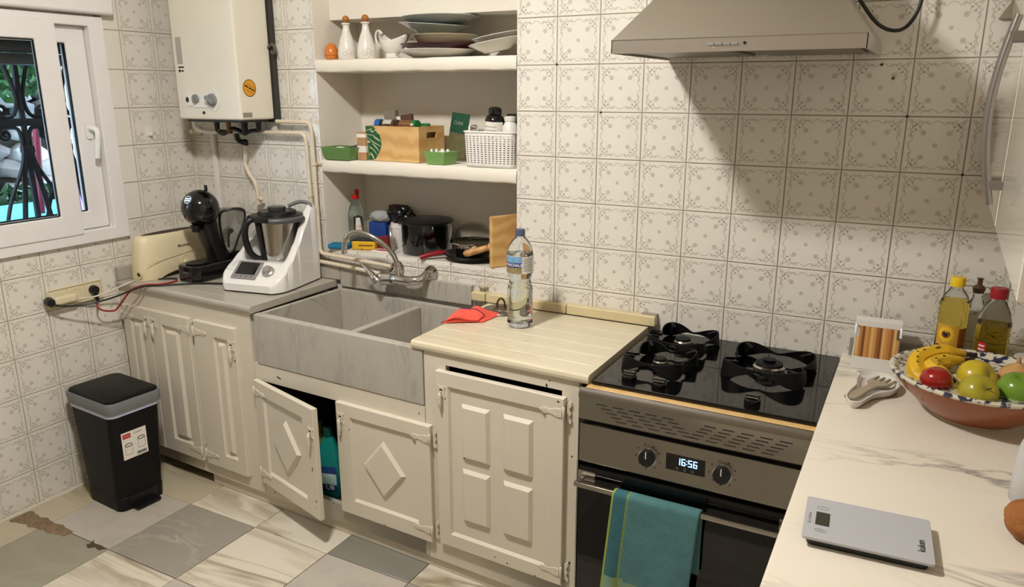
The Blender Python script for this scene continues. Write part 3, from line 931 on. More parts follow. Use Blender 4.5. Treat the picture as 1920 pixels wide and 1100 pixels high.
# ---- cabinet beside the oven
c3 = run_root('base_cabinet', 'cream cabinet with one four-panel door between sink and oven', 'cabinet', 1.5785)
carcass(c3, 0.5415, [(0.083, 0.488, 0.14, 0.746)], 0.044, 0.783, 0.45)
W3 = 0.448; H3 = 0.606; gx = (W3 - 0.018) / 2
ps = []
for (x0, x1) in ((0.092, 0.196), (0.242, 0.346)):
    for (z0, z1) in ((0.108, 0.292), (0.328, 0.512)):
        ps.append(rp(x0, z0, x1, z1))
door(c3, W3, H3, ps, (0.0555, 0, 0.124), 0, 1, (0.046, 0.056, 0.045, 0.045), lz=H3 - 0.065, chips=((0.262, 0.40, .004, .004), (0.272, 0.40, .003, .005), (0.105, 0.335, .003, .004), (0.215, 0.02, .004, .002), (0.26, 0.012, .003, .003), (0.36, 0.004, .004, .002), (0.43, 0.594, .005, .003)))
g = G(); g.mi = 0
for (x, z, a, b) in ((0.438, 0.752, .003, .006), (0.448, 0.768, .002, .003), (0.523, 0.20, .003, .005), (0.523, 0.55, .003, .003)):
    g.prism([(x + a * math.cos(k * PI / 4), z + b * math.sin(k * PI / 4)) for k in range(8)], -0.0005, 0.001, 'xz')
parts(g, 'paint_chip', chip, c3)
g = G()
for (x, z, a, b) in ((0.125, 0.556, .012, .003), (0.765, 0.56, .002, .004), (0.36, 0.118, .004, .002), (0.05, 0.07, .003, .003)):
    g.prism([(x + a * math.cos(k * PI / 4) , z - 0.3 * (a * math.cos(k * PI / 4)) + b * math.sin(k * PI / 4)) for k in range(8)], -0.0005, 0.001, 'xz')
parts(g, 'paint_chip', chip, c2)
# plinth
pl = run_root('plinth', 'cream painted plinth running along the floor under the cabinets', 'plinth', 0.462)
g = G(); g.box((0, 0.012, 0.001), (1.655, 0.05, 0.043)); g.obj('board', mat('plinth_paint', (206, 196, 178), 0.6, var=0.05, scale=10), pl, bevel=0.002)
g = G(); g.box((0, 0.002, 0.002), (1.655, 0.0118, 0.0425)); 
# ---- worktops (grooved drainers)
def grooved(name, label, m, x0, x1, fy, by, z, th, grooves, skew=0.0):
    P = [(0.0, z - th * 0.5), (0.004, z - th * 0.18), (0.012, z - 0.002), (0.022, z)]
    for t in grooves:
        P += [(t - 0.005, z), (t - 0.002, z - 0.0014), (t + 0.002, z - 0.0014), (t + 0.005, z)]
    P += [(1.0, z), (1.0, z - th), (0.012, z - th), (0.003, z - th * 0.8)]
    g = G(); n = len(P); K = 12
    def cap(x): return 0.0
    xs = [x0, x0 + 0.03, x1 - 0.03, x1] if grooves else [x0, x1]
    for x in xs:
        for (t, zz) in P:
            f = fy(x)
            if grooves and x in (x0, x1) and zz < z and zz > z - 0.0023 and t > 0.02: zz = z
            g.v.append((x, f + (by - f) * t, zz))
    for i in range(len(xs) - 1):
        for k in range(n):
            g.f.append([i * n + k, i * n + (k + 1) % n, (i + 1) * n + (k + 1) % n, (i + 1) * n + k]); g.m.append(0)
    g.f.append(list(range(n))); g.m.append(0)
    g.f.append([(len(xs) - 1) * n + k for k in range(n)][::-1]); g.m.append(0)
    return tag(g.obj(name, m, bevel=0.0, smooth=14), label, 'worktop')
grooved('worktop', 'greenish marble draining worktop left of the sink, under the toaster', mb_left, 0.003, 0.802, lambda x: yf(x) - 0.014 + 0.001 * x, -0.021, 0.81, 0.026, [0.14, 0.30, 0.46, 0.62])
grooved('worktop', 'cream marble draining worktop between sink and hob', mb_mid, 1.536, 2.150, lambda x: yf(x) - 0.012, -0.033, 0.81, 0.027, [0.16, 0.32, 0.48, 0.64, 0.80])
# upstands
g = G(); g.box((0.0245, -0.020, 0.8105), (0.82, -0.001, 0.868)); tag(g.obj('upstand', mb_left, bevel=0.004), 'greenish marble upstand strip behind the toaster and coffee machine', 'upstand')
g = G(); g.box((0.001, yf(0) - 0.012, 0.8105), (0.024, -0.001, 0.866)); tag(g.obj('upstand', mb_left, bevel=0.004), 'short greenish marble upstand along the window wall', 'upstand')
g = G(); g.box((0.822, -0.020, 0.7865), (1.455, -0.001, 0.864)); tag(g.obj('upstand', mb_sink, bevel=0.003), 'grey marble upstand behind the sink, below the mixer tap', 'upstand')
up = thing('upstand', 'broken cream marble upstand strip behind the water bottle', 'upstand', (1.46, -0.016, 0.8105))
for (a, b, hh) in ((0.0, 0.060, 0.034), (0.063, 0.388, 0.034), (0.390, 0.712, 0.036)):
    g = G(); g.box((a, -0.015, 0), (b, 0.015, hh)); g.obj('strip', mat('cream_stone', (206, 190, 150), 0.35, var=0.06), up, bevel=0.005, seg=3)
g = G(); g.box((0.66, -0.004, 0.036), (0.712, 0.015, 0.040)); g.obj('mortar', grout, up)
# ---- stone sink
sk = thing('sink', 'old grey marble double-bowl sink with a thick front slab', 'sink', (0.806, yf(0.806) - 0.004, 0.592))
sk.rotation_euler = (0, 0, RA)
Wk = 0.770
def skm(nm, a, b, bev=0.004): 
    g = G(); g.box(a, b); return g.obj(nm, mb_sink, sk, bevel=bev, seg=2)
skm('front_slab', (0, 0, 0), (Wk, 0.034, 0.192), 0.006)
skm('side_wall', (0.001, 0.0345, 0.004), (0.022, 0.462, 0.190), 0.003)
skm('side_wall', (Wk - 0.022, 0.0345, 0.004), (Wk, 0.486, 0.190), 0.003)
skm('back_wall', (0.0225, 0.435, 0.004), (Wk - 0.0225, 0.462, 0.190), 0.003)
skm('divider', (0.405, 0.0345, 0.030), (0.435, 0.4345, 0.176), 0.006)
skm('basin_floor', (0.0225, 0.0345, 0.0), (Wk - 0.0225, 0.4345, 0.022), 0.002)
for x in (0.215, 0.59):
    g = G(); g.lathe([(0.0, 0.0), (0.026, 0.0), (0.034, 0.003), (0.036, 0.001)], 20, (x, 0.25, 0.0225)); g.obj('drain', polished, sk)

# ---- hob
hb = thing('hob', 'black glass gas hob with three burners next to the cream worktop', 'hob', (2.158, -0.540, 0.785))
g = G(); g.box((0, 0, 0), (0.583, 0.532, 0.0115)); g.obj('glass_top', blk_glass, hb, bevel=0.003)
def burner(cx, cy, r, tag_):
    g = G(); z = 0.0117
    g.lathe([(0, 0), (r * 1.02, 0), (r, 0.006), (r * 0.8, 0.008), (0, 0.008)], 28, (cx, cy, z)); g.obj('burner_base', blk_gl, hb)
    g = G(); g.lathe([(0, 0), (r * 0.66, 0), (r * 0.70, 0.010), (r * 0.62, 0.014), (0, 0.014)], 28, (cx, cy, z + 0.0085)); g.obj('burner_ring', polished if r > 0.045 else steel_dark, hb)
    g = G(); g.lathe([(0, 0), (r * 0.60, 0), (r * 0.56, 0.006), (r * 0.2, 0.0075), (0, 0.0075)], 28, (cx, cy, z + 0.0228)); g.obj('burner_cap', iron, hb)
    if r > 0.045:
        g = G(); g.lathe([(r * .25, 0), (r * .28, 0.008), (0, 0.009)], 20, (cx, cy, z + 0.0305)); g.obj('burner_cap', iron, hb)
def grate(cx, cy, R, rot, h=0.046):
    g = G(); z0 = 0.012; n = 64
    def fn(u, v, side):
        a = 2 * PI * u
        # four-pointed ring with pinched sides
        rr = R * (0.66 + 0.34 * abs(math.cos(2 * (a))) ** 1.6)
        hh = z0 + h * (0.62 + 0.38 * abs(math.cos(2 * a)) ** 2)
        lo = z0 + h * (0.50 * (1 - abs(math.cos(2 * a)) ** 3))
        z = lo + (hh - lo) * v
        q = rr + side * 0.0022 + (1 - v) * 0.006 * abs(math.cos(2 * a))
        return (cx + q * math.cos(a + rot), cy + q * math.sin(a + rot), z)
    g.grid(lambda u, v: fn(u, v, 1), n, 2, cu=True); g.grid(lambda u, v: fn(u, v, -1), n, 2, cu=True)
    g.grid(lambda u, v: fn(u, 1.0, 1 - 2 * v), n, 1, cu=True); g.grid(lambda u, v: fn(u, 0.0, 1 - 2 * v), n, 1, cu=True)
    g.obj('pan_support', iron, hb, smooth=45)
    g = G()
    for k in range(4):
        a = rot + k * PI / 2
        g.add([(cx + r_ * math.cos(a + d_) , cy + r_ * math.sin(a + d_), z_) for (r_, d_, z_) in ((R * 1.0, -.05, z0 + h), (R * 1.0, .05, z0 + h), (R * 0.72, .05, z0 + h * .86), (R * 0.72, -.05, z0 + h * .86), (R * 1.0, -.05, z0), (R * 1.0, .05, z0), (R * 0.80, .05, z0 + h * .5), (R * 0.80, -.05, z0 + h * .5))],
              [(0, 1, 2, 3), (4, 7, 6, 5), (0, 4, 5, 1), (1, 5, 6, 2), (2, 6, 7, 3), (3, 7, 4, 0)])
    parts(g, 'support_arm', iron, hb)
def hb_at(x, y): return (x - 2.158, y + 0.540)
for (x, y, r, R, rt) in ((2.298, -0.140, 0.040, 0.110, 0.62), (2.292, -0.350, 0.031, 0.105, 0.62), (2.575, -0.240, 0.064, 0.135, 0.70)):
    cx, cy = hb_at(x, y); burner(cx, cy, r, ''); grate(cx, cy, R, rt)
for (x, y) in ((2.246, -0.482), (2.336, -0.495), (2.580, -0.492)):
    cx, cy = hb_at(x, y)
    g = G(); g.lathe([(0, 0), (0.021, 0), (0.021, 0.012), (0.019, 0.014), (0, 0.014)], 20, (cx, cy, 0.0117))
    g.box((cx - 0.017, cy - 0.008, 0.0255), (cx + 0.017, cy + 0.008, 0.036)); k_ = g.obj('control_knob', blk_gl, hb, bevel=0.0018)
    g = G(); g.box((cx - 0.015, cy - 0.0088, 0.0285), (cx + 0.015, cy - 0.0081, 0.031)); g.obj('pointer', chrome, k_)
g = G(); text(g, 'TEKA', 0.011, lambda x, y: (0.045 + x * 1.6, 0.030 + y, 0.01165)); g.obj('lettering', ink_g, hb, smooth=0)
g = G(); g.box((2.150, -0.5625, 0.7655), (2.742, -0.515, 0.7846)); tag(g.obj('wood_batten', wood_l, bevel=0.001, seg=1), 'raw pale wood batten between hob and oven', 'batten')

# ---- oven
ov = thing('oven', 'stainless steel built-in oven with black glass door and a towel on its handle', 'oven', (2.137, -0.576, 0.09))
OW = 0.602
g = G()
prof = [(0.0, 0.606), (-0.0, 0.665), (-0.004, 0.672), (-0.004, 0.678), (0.002, 0.688), (0.006, 0.694), (0.0125, 0.694), (0.0125, 0.606)]
g.prism(prof, 0.0, OW, 'yz'); g.obj('vent_panel', steel_dark, ov, smooth=45)
g = G()
def slot(x, z, w=0.030):
    g.prism([(x, z), (x + w, z), (x + w, z + 0.0022), (x, z + 0.0022)], -0.0006, 0.0002, 'xz')
for r_ in range(5):
    for c_ in range(5):
        slot(0.052 + c_ * 0.046 + r_ * 0.014, 0.655 - r_ * 0.0098)
        slot(0.345 + c_ * 0.046 - r_ * 0.010, 0.655 - r_ * 0.0098)
parts(g, 'vent_slot', ink, ov)
g = G(); g.box((0.004, 0.0, 0.478), (OW - 0.004, 0.03, 0.592)); g.obj('control_panel', steel_dark, ov, bevel=0.003)
for kx in (0.203, 0.400):
    g = G(); g.cyl((kx, 0.001, 0.537), (kx, -0.022, 0.537), 0.023, 0.021, 28); kk = g.obj('knob', blk, ov, bevel=0.002)
    g = G(); g.cyl((kx, 0.002, 0.537), (kx, -0.006, 0.537), 0.0255, 0.0245, 28); g.obj('knob_ring', chrome, kk)
    g = G(); g.box((kx - 0.0012, -0.0235, 0.540), (kx + 0.0012, -0.0221, 0.559)); g.obj('pointer', wht, kk)
    g = G()
    for q in range(9):
        a = PI * 0.15 + q * PI * 0.22
        g.prism(circ(kx + 0.034 * math.cos(a), 0.537 + 0.034 * math.sin(a), 0.0022, 6), -0.0005, 0.0, 'xz')
    parts(g, 'dial_mark', ink, kk)
g = G(); g.box((0.252, -0.0012, 0.515), (0.355, 0.001, 0.560)); dsp = g.obj('display', blk_glass, ov)
lcd = mat('clock_digits', (130, 190, 255), 0.5, emit=((150, 205, 255), 2.6))
g = G()
SEG = {'1': 'bc', '6': 'acdefg', '5': 'acdfg'}
def digit(ch, x, z, w=0.010, h=0.019, t=0.0022):
    R_ = {'a': (x, z + h - t, x + w, z + h), 'd': (x, z, x + w, z + t), 'g': (x, z + h / 2 - t / 2, x + w, z + h / 2 + t / 2), 'b': (x + w - t, z + h / 2, x + w, z + h), 'c': (x + w - t, z, x + w, z + h / 2), 'f': (x, z + h / 2, x + t, z + h), 'e': (x, z, x + t, z + h / 2)}
    for s_ in SEG[ch]:
        a = R_[s_]; g.prism(rp(*a), -0.0019, -0.0013, 'xz')
for ch, x in (('1', 0.280), ('6', 0.2935), ('5', 0.311), ('6', 0.3245)): digit(ch, x, 0.534)
for z_ in (0.5385, 0.5475): g.prism(rp(0.3060, z_, 0.3082, z_ + 0.0022), -0.0019, -0.0013, 'xz')
g.obj('clock_digits', lcd, dsp)
g = G()
for x in (0.283, 0.303, 0.323): g.ring(circ(x, 0.523, 0.0035, 12), circ(x, 0.523, 0.0026, 12), -0.0019, -0.0013)
parts(g, 'touch_symbol', ink_g, dsp)
g = G(); g.box((0.0, 0.022, 0.0), (OW, 0.50, 0.60)); g.obj('housing', mat('oven_housing', (40, 40, 40), 0.5), ov)
g = G(); g.box((0.004, -0.002, 0.010), (OW - 0.004, 0.0215, 0.466)); dr = g.obj('oven_door', blk_glass, ov, bevel=0.003)
g = G(); g.box((0.0, -0.004, 0.004), (0.0038, 0.020, 0.478)).box((OW - 0.0038, -0.004, 0.004), (OW, 0.02, 0.478)); parts(g, 'side_trim', steel, ov)
g = G(); g.box((0.002, -0.004, 0.422), (0.055, -0.0025, 0.452)).box((OW - 0.055, -0.004, 0.422), (OW - 0.002, -0.0025, 0.452)); parts(g, 'handle_plate', steel, dr)
g = G(); g.box((0.006, -0.041, 0.418), (OW - 0.006, -0.024, 0.432)).box((0.008, -0.024, 0.420), (0.022, -0.0025, 0.430)).box((OW - 0.022, -0.024, 0.420), (OW - 0.008, -0.0025, 0.430)); g.obj('handle', steel, dr, bevel=0.003)

# ---- towel over the oven handle
tw = [mat('towel_teal', (80, 124, 127), 0.95, var=0.16, scale=30, bump=0.8, bscale=300), mat('towel_lime', (140, 158, 66), 0.95, var=0.1, scale=60, bump=0.6, bscale=300),
      stripes('towel_weave', (150, 152, 110), (70, 134, 128), 160, 'X', 0.95, 6, 3), mat('towel_ochre', (126, 146, 78), 0.95, var=0.3, scale=160, bump=0.6, bscale=300), mat('towel_deep', (56, 104, 112), 0.95, var=0.12, scale=30, bump=0.8, bscale=300)]
troot = thing('towel', 'teal towel with lime edge hanging over the oven door handle', 'towel', (2.262, -0.610, 0.515))
NU, NV = 40, 60
def tow(u, v, off=0.0):
    # u across, v along from the hidden back hem over the bar down to the front hem
    Lb, Lf = 0.20, 0.395
    s = v * (Lb + Lf)
    w0 = 0.236
    if s < Lb - 0.014:
        zz = -(Lb - s) + 0.012; y = 0.0165
    elif s < Lb + 0.022:
        a = PI * (s - (Lb - 0.014)) / 0.036
        y = 0.0013 + 0.0152 * math.cos(a); zz = 0.0005 + 0.0035 + 0.006 * math.sin(a)
    else:
        zz = -(s - Lb - 0.022) + 0.002; y = -0.0142
    f = max(0.0, s - Lb) / Lf
    x = w0 * u - 0.030 * f + 0.004 * f * u
    zz -= 0.006 * f * u
    y += -0.004 * f * (1 + math.sin(u * 9 + f * 2)) - 0.010 * f * math.exp(-((u - 0.10) / 0.06) ** 2) * (s > Lb)
    return (x, y - off, zz)
g = G()
for j in range(NV):
    for i in range(NU):
        u = (i + .5) / NU; v = (j + .5) / NV; s = v * 0.595; f = max(0, s - 0.20) / 0.395
        mi = 0
        if u < 0.03: mi = 1
        elif f > 0.66 + 0.10 * u and f < 0.90 + 0.10 * u: mi = 2 if not 0.16 < u < 0.21 else 3
        elif 0.165 < u < 0.205: mi = 3
        elif f > 0 and u < 0.165: mi = 4 if f < 0.9 else 0
        g.mi = mi
        q = [tow(a / NU, b / NV) for (a, b) in ((i, j), (i + 1, j), (i + 1, j + 1), (i, j + 1))]
        g.add(q, [(0, 1, 2, 3)])
o = g.obj('cloth', tw, troot, smooth=80)
md = o.modifiers.new('thick', 'SOLIDIFY'); md.thickness = 0.0022; md.offset = 1.0

# ---- right-hand worktop and the units below it
RX = 2.7445
g = G(); g.prism([(RX, -1.95), (3.358, -1.95), (3.358, -0.003), (RX, -0.003)], 0.780, 0.81)
tag(g.obj('worktop', mb_right, bevel=0.004, seg=2), 'white veined marble worktop on the right with the fruit bowl', 'worktop')
g = G(); g.box((2.762, -0.018, 0.8105), (3.355, -0.001, 0.862)); tag(g.obj('upstand', mat('grey_stone_strip', (150, 142, 128), 0.4, var=0.06), bevel=0.003), 'grey stone upstand strip behind the bamboo box and oil bottles', 'upstand')
rc = thing('base_cabinet', 'white base unit under the right veined worktop, turned away from view', 'cabinet', (2.775, -1.93, 0.0))
g = G(); g.box((0.02, 0.0, 0.10), (0.575, 1.92, 0.779)); g.obj('body', wht, rc)
for k in range(3):
    g = G(); g.box((0.0, 0.004 + k * 0.46, 0.115), (0.0195, 0.455 + k * 0.46, 0.772)); dd = g.obj('door', wht_door, rc, bevel=0.002)
    g = G(); g.tube([(0.0, 0.40 + k * 0.46, 0.56), (-0.02, 0.40 + k * 0.46, 0.57), (-0.02, 0.40 + k * 0.46, 0.69), (0.0, 0.40 + k * 0.46, 0.70)], 0.005, 8); g.obj('handle', steel, dd)
g = G(); g.box((0.05, 0.0, 0.001), (0.07, 1.9, 0.0995)); g.obj('plinth', wht, rc)

# ---- wall cabinet on the right
wc = thing('wall_cabinet', 'glossy white wall cabinet at the right edge with bowed grey handles', 'cabinet', (3.058, -0.012, 1.315), math.radians(-1.2))
g = G(); g.box((0.0005, -1.29, 0.0), (0.262, 0.0, 0.78)); g.obj('body', wht, wc, bevel=0.002)
hm = mat('handle_grey', (150, 146, 142), 0.3, metal=0.85)
ys = [(-0.665, -0.004), (-1.28, -0.685)]
for k, (a, b) in enumerate(ys):
    g = G(); g.box((-0.019, a, 0.002), (0.0, b, 0.778)); dd = g.obj('door', wht_door, wc, bevel=0.0025)
    yh = a + 0.03 if k == 0 else (b - 0.03 if k == 1 else a + 0.03)
    g = G()
    pts = []
    for i in range(17):
        t = i / 16
        pts.append((-0.036 - 0.022 * math.sin(PI * t), yh, 0.05 + 0.33 * t))
    g.tube(pts, 0.0065, 10); g.obj('handle', hm, dd)
    g = G()
    for t in (0.085, 0.345): g.box((-0.046, yh - 0.006, t - 0.008), (-0.019, yh + 0.006, t + 0.008))
    parts(g, 'handle_foot', hm, dd, bevel=0.001)

# ---- cooker hood
hd = thing('cooker_hood', 'stainless steel pyramid cooker hood above the gas hob', 'hood', (2.458, 0.0, 1.657))
W = 0.295; D = 0.485
hood_m = mat('hood_steel', (206, 201, 193), 0.3, metal=1.0, var=0.04, scale=30, stretch=(1, 20, 60))
g = G()
g.box((-W, -D, 0.0), (W, -D + 0.002, 0.032)).box((-W, -D, 0.0), (-W + 0.002, -0.002, 0.032)).box((W - 0.002, -D, 0.0), (W, -0.002, 0.032))
g.obj('lip', hood_m, hd)
g = G()
vs = [(-W, -D, 0.032), (W, -D, 0.032), (W, -0.002, 0.032), (-W, -0.002, 0.032), (-0.13, -0.27, 0.262), (0.13, -0.27, 0.262), (0.13, -0.002, 0.262), (-0.13, -0.002, 0.262)]
g.add(vs, [(0, 1, 5, 4), (1, 2, 6, 5), (2, 3, 7, 6), (3, 0, 4, 7), (4, 5, 6, 7)])
g.obj('canopy', hood_m, hd, smooth=20)
g = G(); g.tube([(-W, -D, 0.032), (W, -D, 0.032)], 0.0012, 6); g.obj('edge_highlight', chrome, hd)  # thin chrome tube added as a bright highlight line along the front edge
g = G(); g.box((-0.13, -0.27, 0.2625), (0.13, -0.002, 0.98)); g.obj('chimney', steel, hd, bevel=0.002)
g = G(); g.box((-W + 0.003, -D + 0.003, 0.010), (W - 0.003, -0.003, 0.014)); g.obj('underside', steel_dark, hd)
for sx in (-0.145, 0.145):
    g = G(); g.box((sx - 0.125, -D + 0.06, 0.004), (sx + 0.125, -0.08, 0.0098)); g.obj('filter', mat('filter_mesh', (120, 116, 110), 0.4, metal=0.9, var=0.2, scale=200), hd, bevel=0.002)
g = G()
for k in range(4): g.box((-0.052 + k * 0.0185, -D - 0.004, 0.014), (-0.036 + k * 0.0185, -D, 0.0195))
parts(g, 'button', grey_pl, hd, bevel=0.001)
g = G(); g.cyl((0.034, -D, 0.018), (0.034, -D - 0.002, 0.018), 0.0035, None, 12); g.obj('indicator', blk, hd)
g = G(); text(g, '*   .   ..   ...', 0.008, lambda x, y: (-0.018 + x * 1.3, -D - 0.0004, 0.007 + y)); g.obj('lettering', wht, hd, smooth=0)
cb = G(); cb.tube(smooth([(2.60, -0.10, 1.975), (2.655, -0.11, 1.86), (2.705, -0.10, 1.78), (2.745, -0.085, 1.733), (2.785, -0.07, 1.718), (2.815, -0.055, 1.735), (2.835, -0.045, 1.79), (2.838, -0.03, 1.90), (2.838, -0.012, 2.02)], 6), 0.0048, 10)
tag(cb.obj('power_cord', blk), 'black power cord looping beside the cooker hood', 'cord')
# ================================================================== BOILER, PIPES, SOCKETS
bo = thing('gas_boiler', 'white wall-hung gas boiler with grey knobs and orange sticker', 'boiler', (0.3535, -0.001, 1.456))
g = G(); g.box((-0.1765, -0.2, 0.0), (0.1765, -0.022, 0.70)); g.obj('casing', enamel, bo, bevel=0.009, seg=3)
g = G(); g.box((-0.168, -0.0215, -0.012), (0.190, -0.001, 0.70)); g.obj('back_plate', mat('dark_zinc', (70, 68, 64), 0.5, metal=0.5), bo)
g = G(); g.box((-0.15, -0.18, -0.010), (0.15, -0.03, -0.0005)); g.obj('underside', mat('dark_zinc2', (60, 58, 55), 0.5), bo)
cp = [(-0.127, 0.048), (-0.005, 0.046)] + [(0.031 + 0.036 * math.cos(a), 0.076 + 0.044 * math.sin(a)) for a in [math.radians(t) for t in range(-140, 151, 15)]] + [(-0.127, 0.108)]
g = G(); g.prism(cp, -0.2025, -0.1995, 'xz'); cpo = g.obj('control_plate', wht_gl, bo, bevel=0.001, seg=1)
g = G(); g.cyl((-0.0635, -0.2025, 0.081), (-0.0635, -0.212, 0.081), 0.0185, 0.0165, 24).box((-0.0665, -0.216, 0.066), (-0.0605, -0.212, 0.096)); g.obj('knob', grey_pl, cpo, bevel=0.001, seg=1)
g = G(); g.cyl((0.0305, -0.2025, 0.077), (0.0305, -0.214, 0.077), 0.0255, 0.023, 24); g.M = Matrix.Translation((0.0305, 0, 0.077)) @ Matrix.Rotation(0.5, 4, 'Y'); g.box((-0.024, -0.226, -0.0075), (0.024, -0.2141, 0.0075)); g.M = None; g.obj('knob', grey_pl, cpo, bevel=0.0015, seg=1)
g = G(); g.prism(circ(-0.1205 + 0.006, 0.077, 0.011, 16, rx=0.0085), -0.2034, -0.2026, 'xz'); g.obj('spy_hole', ink, cpo)
g = G(); g.box((-0.112, -0.2030, 0.0525), (-0.085, -0.2026, 0.0538)); g.obj('mark', ink, cpo)
g = G(); g.prism(circ(-0.0285, 0.027, 0.0065, 14, rx=0.0085), -0.2006, -0.1998, 'xz'); g.obj('test_hole', ink, bo)
stk = mat('orange_sticker', (214, 146, 32), 0.5, var=0.06)
g = G(); g.prism(circ(-0.145, 0.122, 0.033, 28), 0.1766, 0.1772, 'yz'); g.mi = 1; g.ring(circ(-0.145, 0.122, 0.033, 28), circ(-0.145, 0.122, 0.0305, 28), 0.1771, 0.1775, 'yz')
def stf(x, y):
    a = -0.42; X = x * math.cos(a) - y * math.sin(a); Y = x * math.sin(a) + y * math.cos(a)
    return (0.1774, -0.145 + X, 0.122 + Y)
for (x0, y0, x1, y1) in ((-0.026, -0.003, -0.008, 0.003), (-0.005, -0.003, 0.010, 0.003), (0.013, -0.003, 0.026, 0.003), (-0.018, 0.009, 0.018, 0.0105), (-0.012, -0.013, 0.016, -0.0115)):
    g.add([stf(*q) for q in ((x0, y0), (x1, y0), (x1, y1), (x0, y1))], [(0, 1, 2, 3)])
g.obj('sticker', [stk, ink], bo, smooth=0)
g = G(); g.box((0.1766, -0.188, 0.011), (0.1774, -0.142, 0.029)); pl_ = g.obj('rating_plate', mat('plate_grey', (156, 150, 138), 0.4, metal=0.4), bo)
g = G(); g.box((0.1766, -0.186, 0.044), (0.1772, -0.170, 0.047)); g.obj('clip_slot', paper, bo)
g = G(); g.box((-0.153, -0.2006, 0.215), (-0.121, -0.2001, 0.318)); g.obj('data_label', stripes('small_print', (196, 190, 176), (130, 126, 118), 110, 'Z', 0.6, 3, 3), bo)
g = G(); g.box((-0.150, -0.2006, 0.200), (-0.118, -0.2001, 0.206)).box((-0.150, -0.2006, 0.184), (-0.138, -0.2001, 0.194)).box((-0.135, -0.2006, 0.186), (-0.120, -0.2001, 0.192)); parts(g, 'label_mark', ink, bo)
# fittings under the boiler
brass = mat('old_brass', (120, 84, 50), 0.4, metal=0.8)
for (a, b, r, m) in (((-0.10, -0.08, -0.0105), (-0.10, -0.08, -0.05), 0.012, blk), ((-0.02, -0.09, -0.0105), (-0.02, -0.09, -0.055), 0.010, brass), ((0.05, -0.07, -0.0105), (0.05, -0.07, -0.06), 0.014, blk), ((0.12, -0.06, -0.0105), (0.12, -0.06, -0.045), 0.012, blk)):
    g = G(); g.cyl(a, b, r, r * 0.8, 12); g.obj('fitting', m, bo)
g = G(); g.tube(smooth([(-0.10, -0.08, -0.05), (-0.06, -0.085, -0.062), (0.0, -0.085, -0.04), (0.05, -0.07, -0.06)], 5), 0.009, 8); g.obj('fitting', blk, bo)
g = G(); g.tube(smooth([(0.05, -0.07, -0.06), (0.08, -0.065, -0.048), (0.12, -0.06, -0.045)], 5), 0.008, 8); g.obj('fitting', blk, bo)
g = G(); g.tube(smooth([(0.172, -0.03, 0.275), (0.20, -0.03, 0.29), (0.215, -0.03, 0.275), (0.205, -0.03, 0.255), (0.19, -0.028, 0.262)], 5), 0.006, 8); g.obj('bracket', mat('old_metal', (110, 104, 94), 0.5, metal=0.6), bo)

def pipe(label, pts, r, m=pipe_m, name='pipe', n=12):
    g = G(); g.tube(pts, r, n); return tag(g.obj(name, m), label, 'pipe')
def corner(a, b, c, r, k=5):
    a, b, c = Vector(a), Vector(b), Vector(c)
    p = b + (a - b).normalized() * r; q = b + (c - b).normalized() * r
    return [tuple(p.lerp(b, t).lerp(b.lerp(q, t), t)) for t in [i / k for i in range(k + 1)]]
P0 = (0.545, -0.03, 1.447); P1 = (0.728, -0.03, 1.447); P2 = (0.733, -0.03, 0.918); P3 = (1.10, -0.034, 0.902)
pipe('cream painted water pipe from the boiler corner down to the tap, outer one', [P0] + corner(P0, P1, P2, 0.03) + corner(P1, P2, P3, 0.025) + [P3], 0.0085)
Q0 = (0.43, -0.028, 1.402); Q1 = (0.694, -0.028, 1.402); Q2 = (0.702, -0.028, 0.884); Q3 = (1.055, -0.034, 0.866)
pipe('cream painted water pipe from under the boiler to the tap, inner one', [Q0] + corner(Q0, Q1, Q2, 0.03) + corner(Q1, Q2, Q3, 0.02) + [Q3], 0.0085)
def clamp(label, x, z):
    t = thing('pipe_clamp', label, 'clamp', (x, -0.001, z))
    g = G(); g.box((-0.020, -0.010, -0.0055), (0.020, -0.001, 0.0055)); g.obj('bar', pipe_m, t, bevel=0.002)
    g = G(); g.lathe([(0.0088, -0.005), (0.0125, -0.005), (0.0125, 0.005), (0.0088, 0.005), (0.0088, -0.005)], 16, (0.0, -0.029, 0)); g.obj('ring', pipe_m, t)
clamp('painted pipe clamp on the outer pipe beside the middle shelf', 0.730, 1.284)
clamp('painted pipe clamp on the inner pipe behind the food processor', 0.697, 1.155)
gp = thing('gas_pipe', 'bent cream gas pipe with black elbow and shut-off tap under the boiler', 'pipe', (0.40, -0.03, 1.10))
g = G(); g.tube(smooth([(-0.043, 0, 0.25), (-0.05, 0, 0.20), (-0.056, 0, 0.165), (-0.035, 0, 0.125), (-0.008, 0, 0.092), (0.0, 0, 0.06), (0.004, 0, 0.0)], 5), 0.0085, 12); g.obj('pipe', pipe_m, gp)
g = G(); g.tube(smooth([(-0.070, -0.02, 0.292), (-0.070, -0.015, 0.27), (-0.055, -0.005, 0.258), (-0.043, 0, 0.262), (-0.043, 0, 0.245)], 4), 0.0105, 12); g.obj('elbow', blk, gp)
g = G(); g.cyl((0.004, 0.0, 0.022), (0.022, -0.004, 0.024), 0.008, 0.008, 12).ball((0.026, -0.005, 0.024), 0.010, 12, 8); g.obj('tap', pipe_m, gp)
g = G(); g.cyl((0.003, 0, 0.0), (0.003, 0, 0.016), 0.0125, 0.0125, 12); g.obj('nut', pipe_m, gp)
g = G(); g.box((0.128, -0.016, 0.869), (0.150, -0.0005, 1.40)); tag(g.obj('cable_duct', wht, bevel=0.002), 'white plastic cable duct running down the tiles in the corner', 'duct')
vt = thing('stop_valve', 'painted stop valve with a white hose in the corner under the boiler', 'valve', (0.05, -0.03, 1.396))
g = G(); g.cyl((0, 0.029, 0), (0, 0.022, 0), 0.022, 0.02, 16); g.obj('rosette', pipe_m, vt)
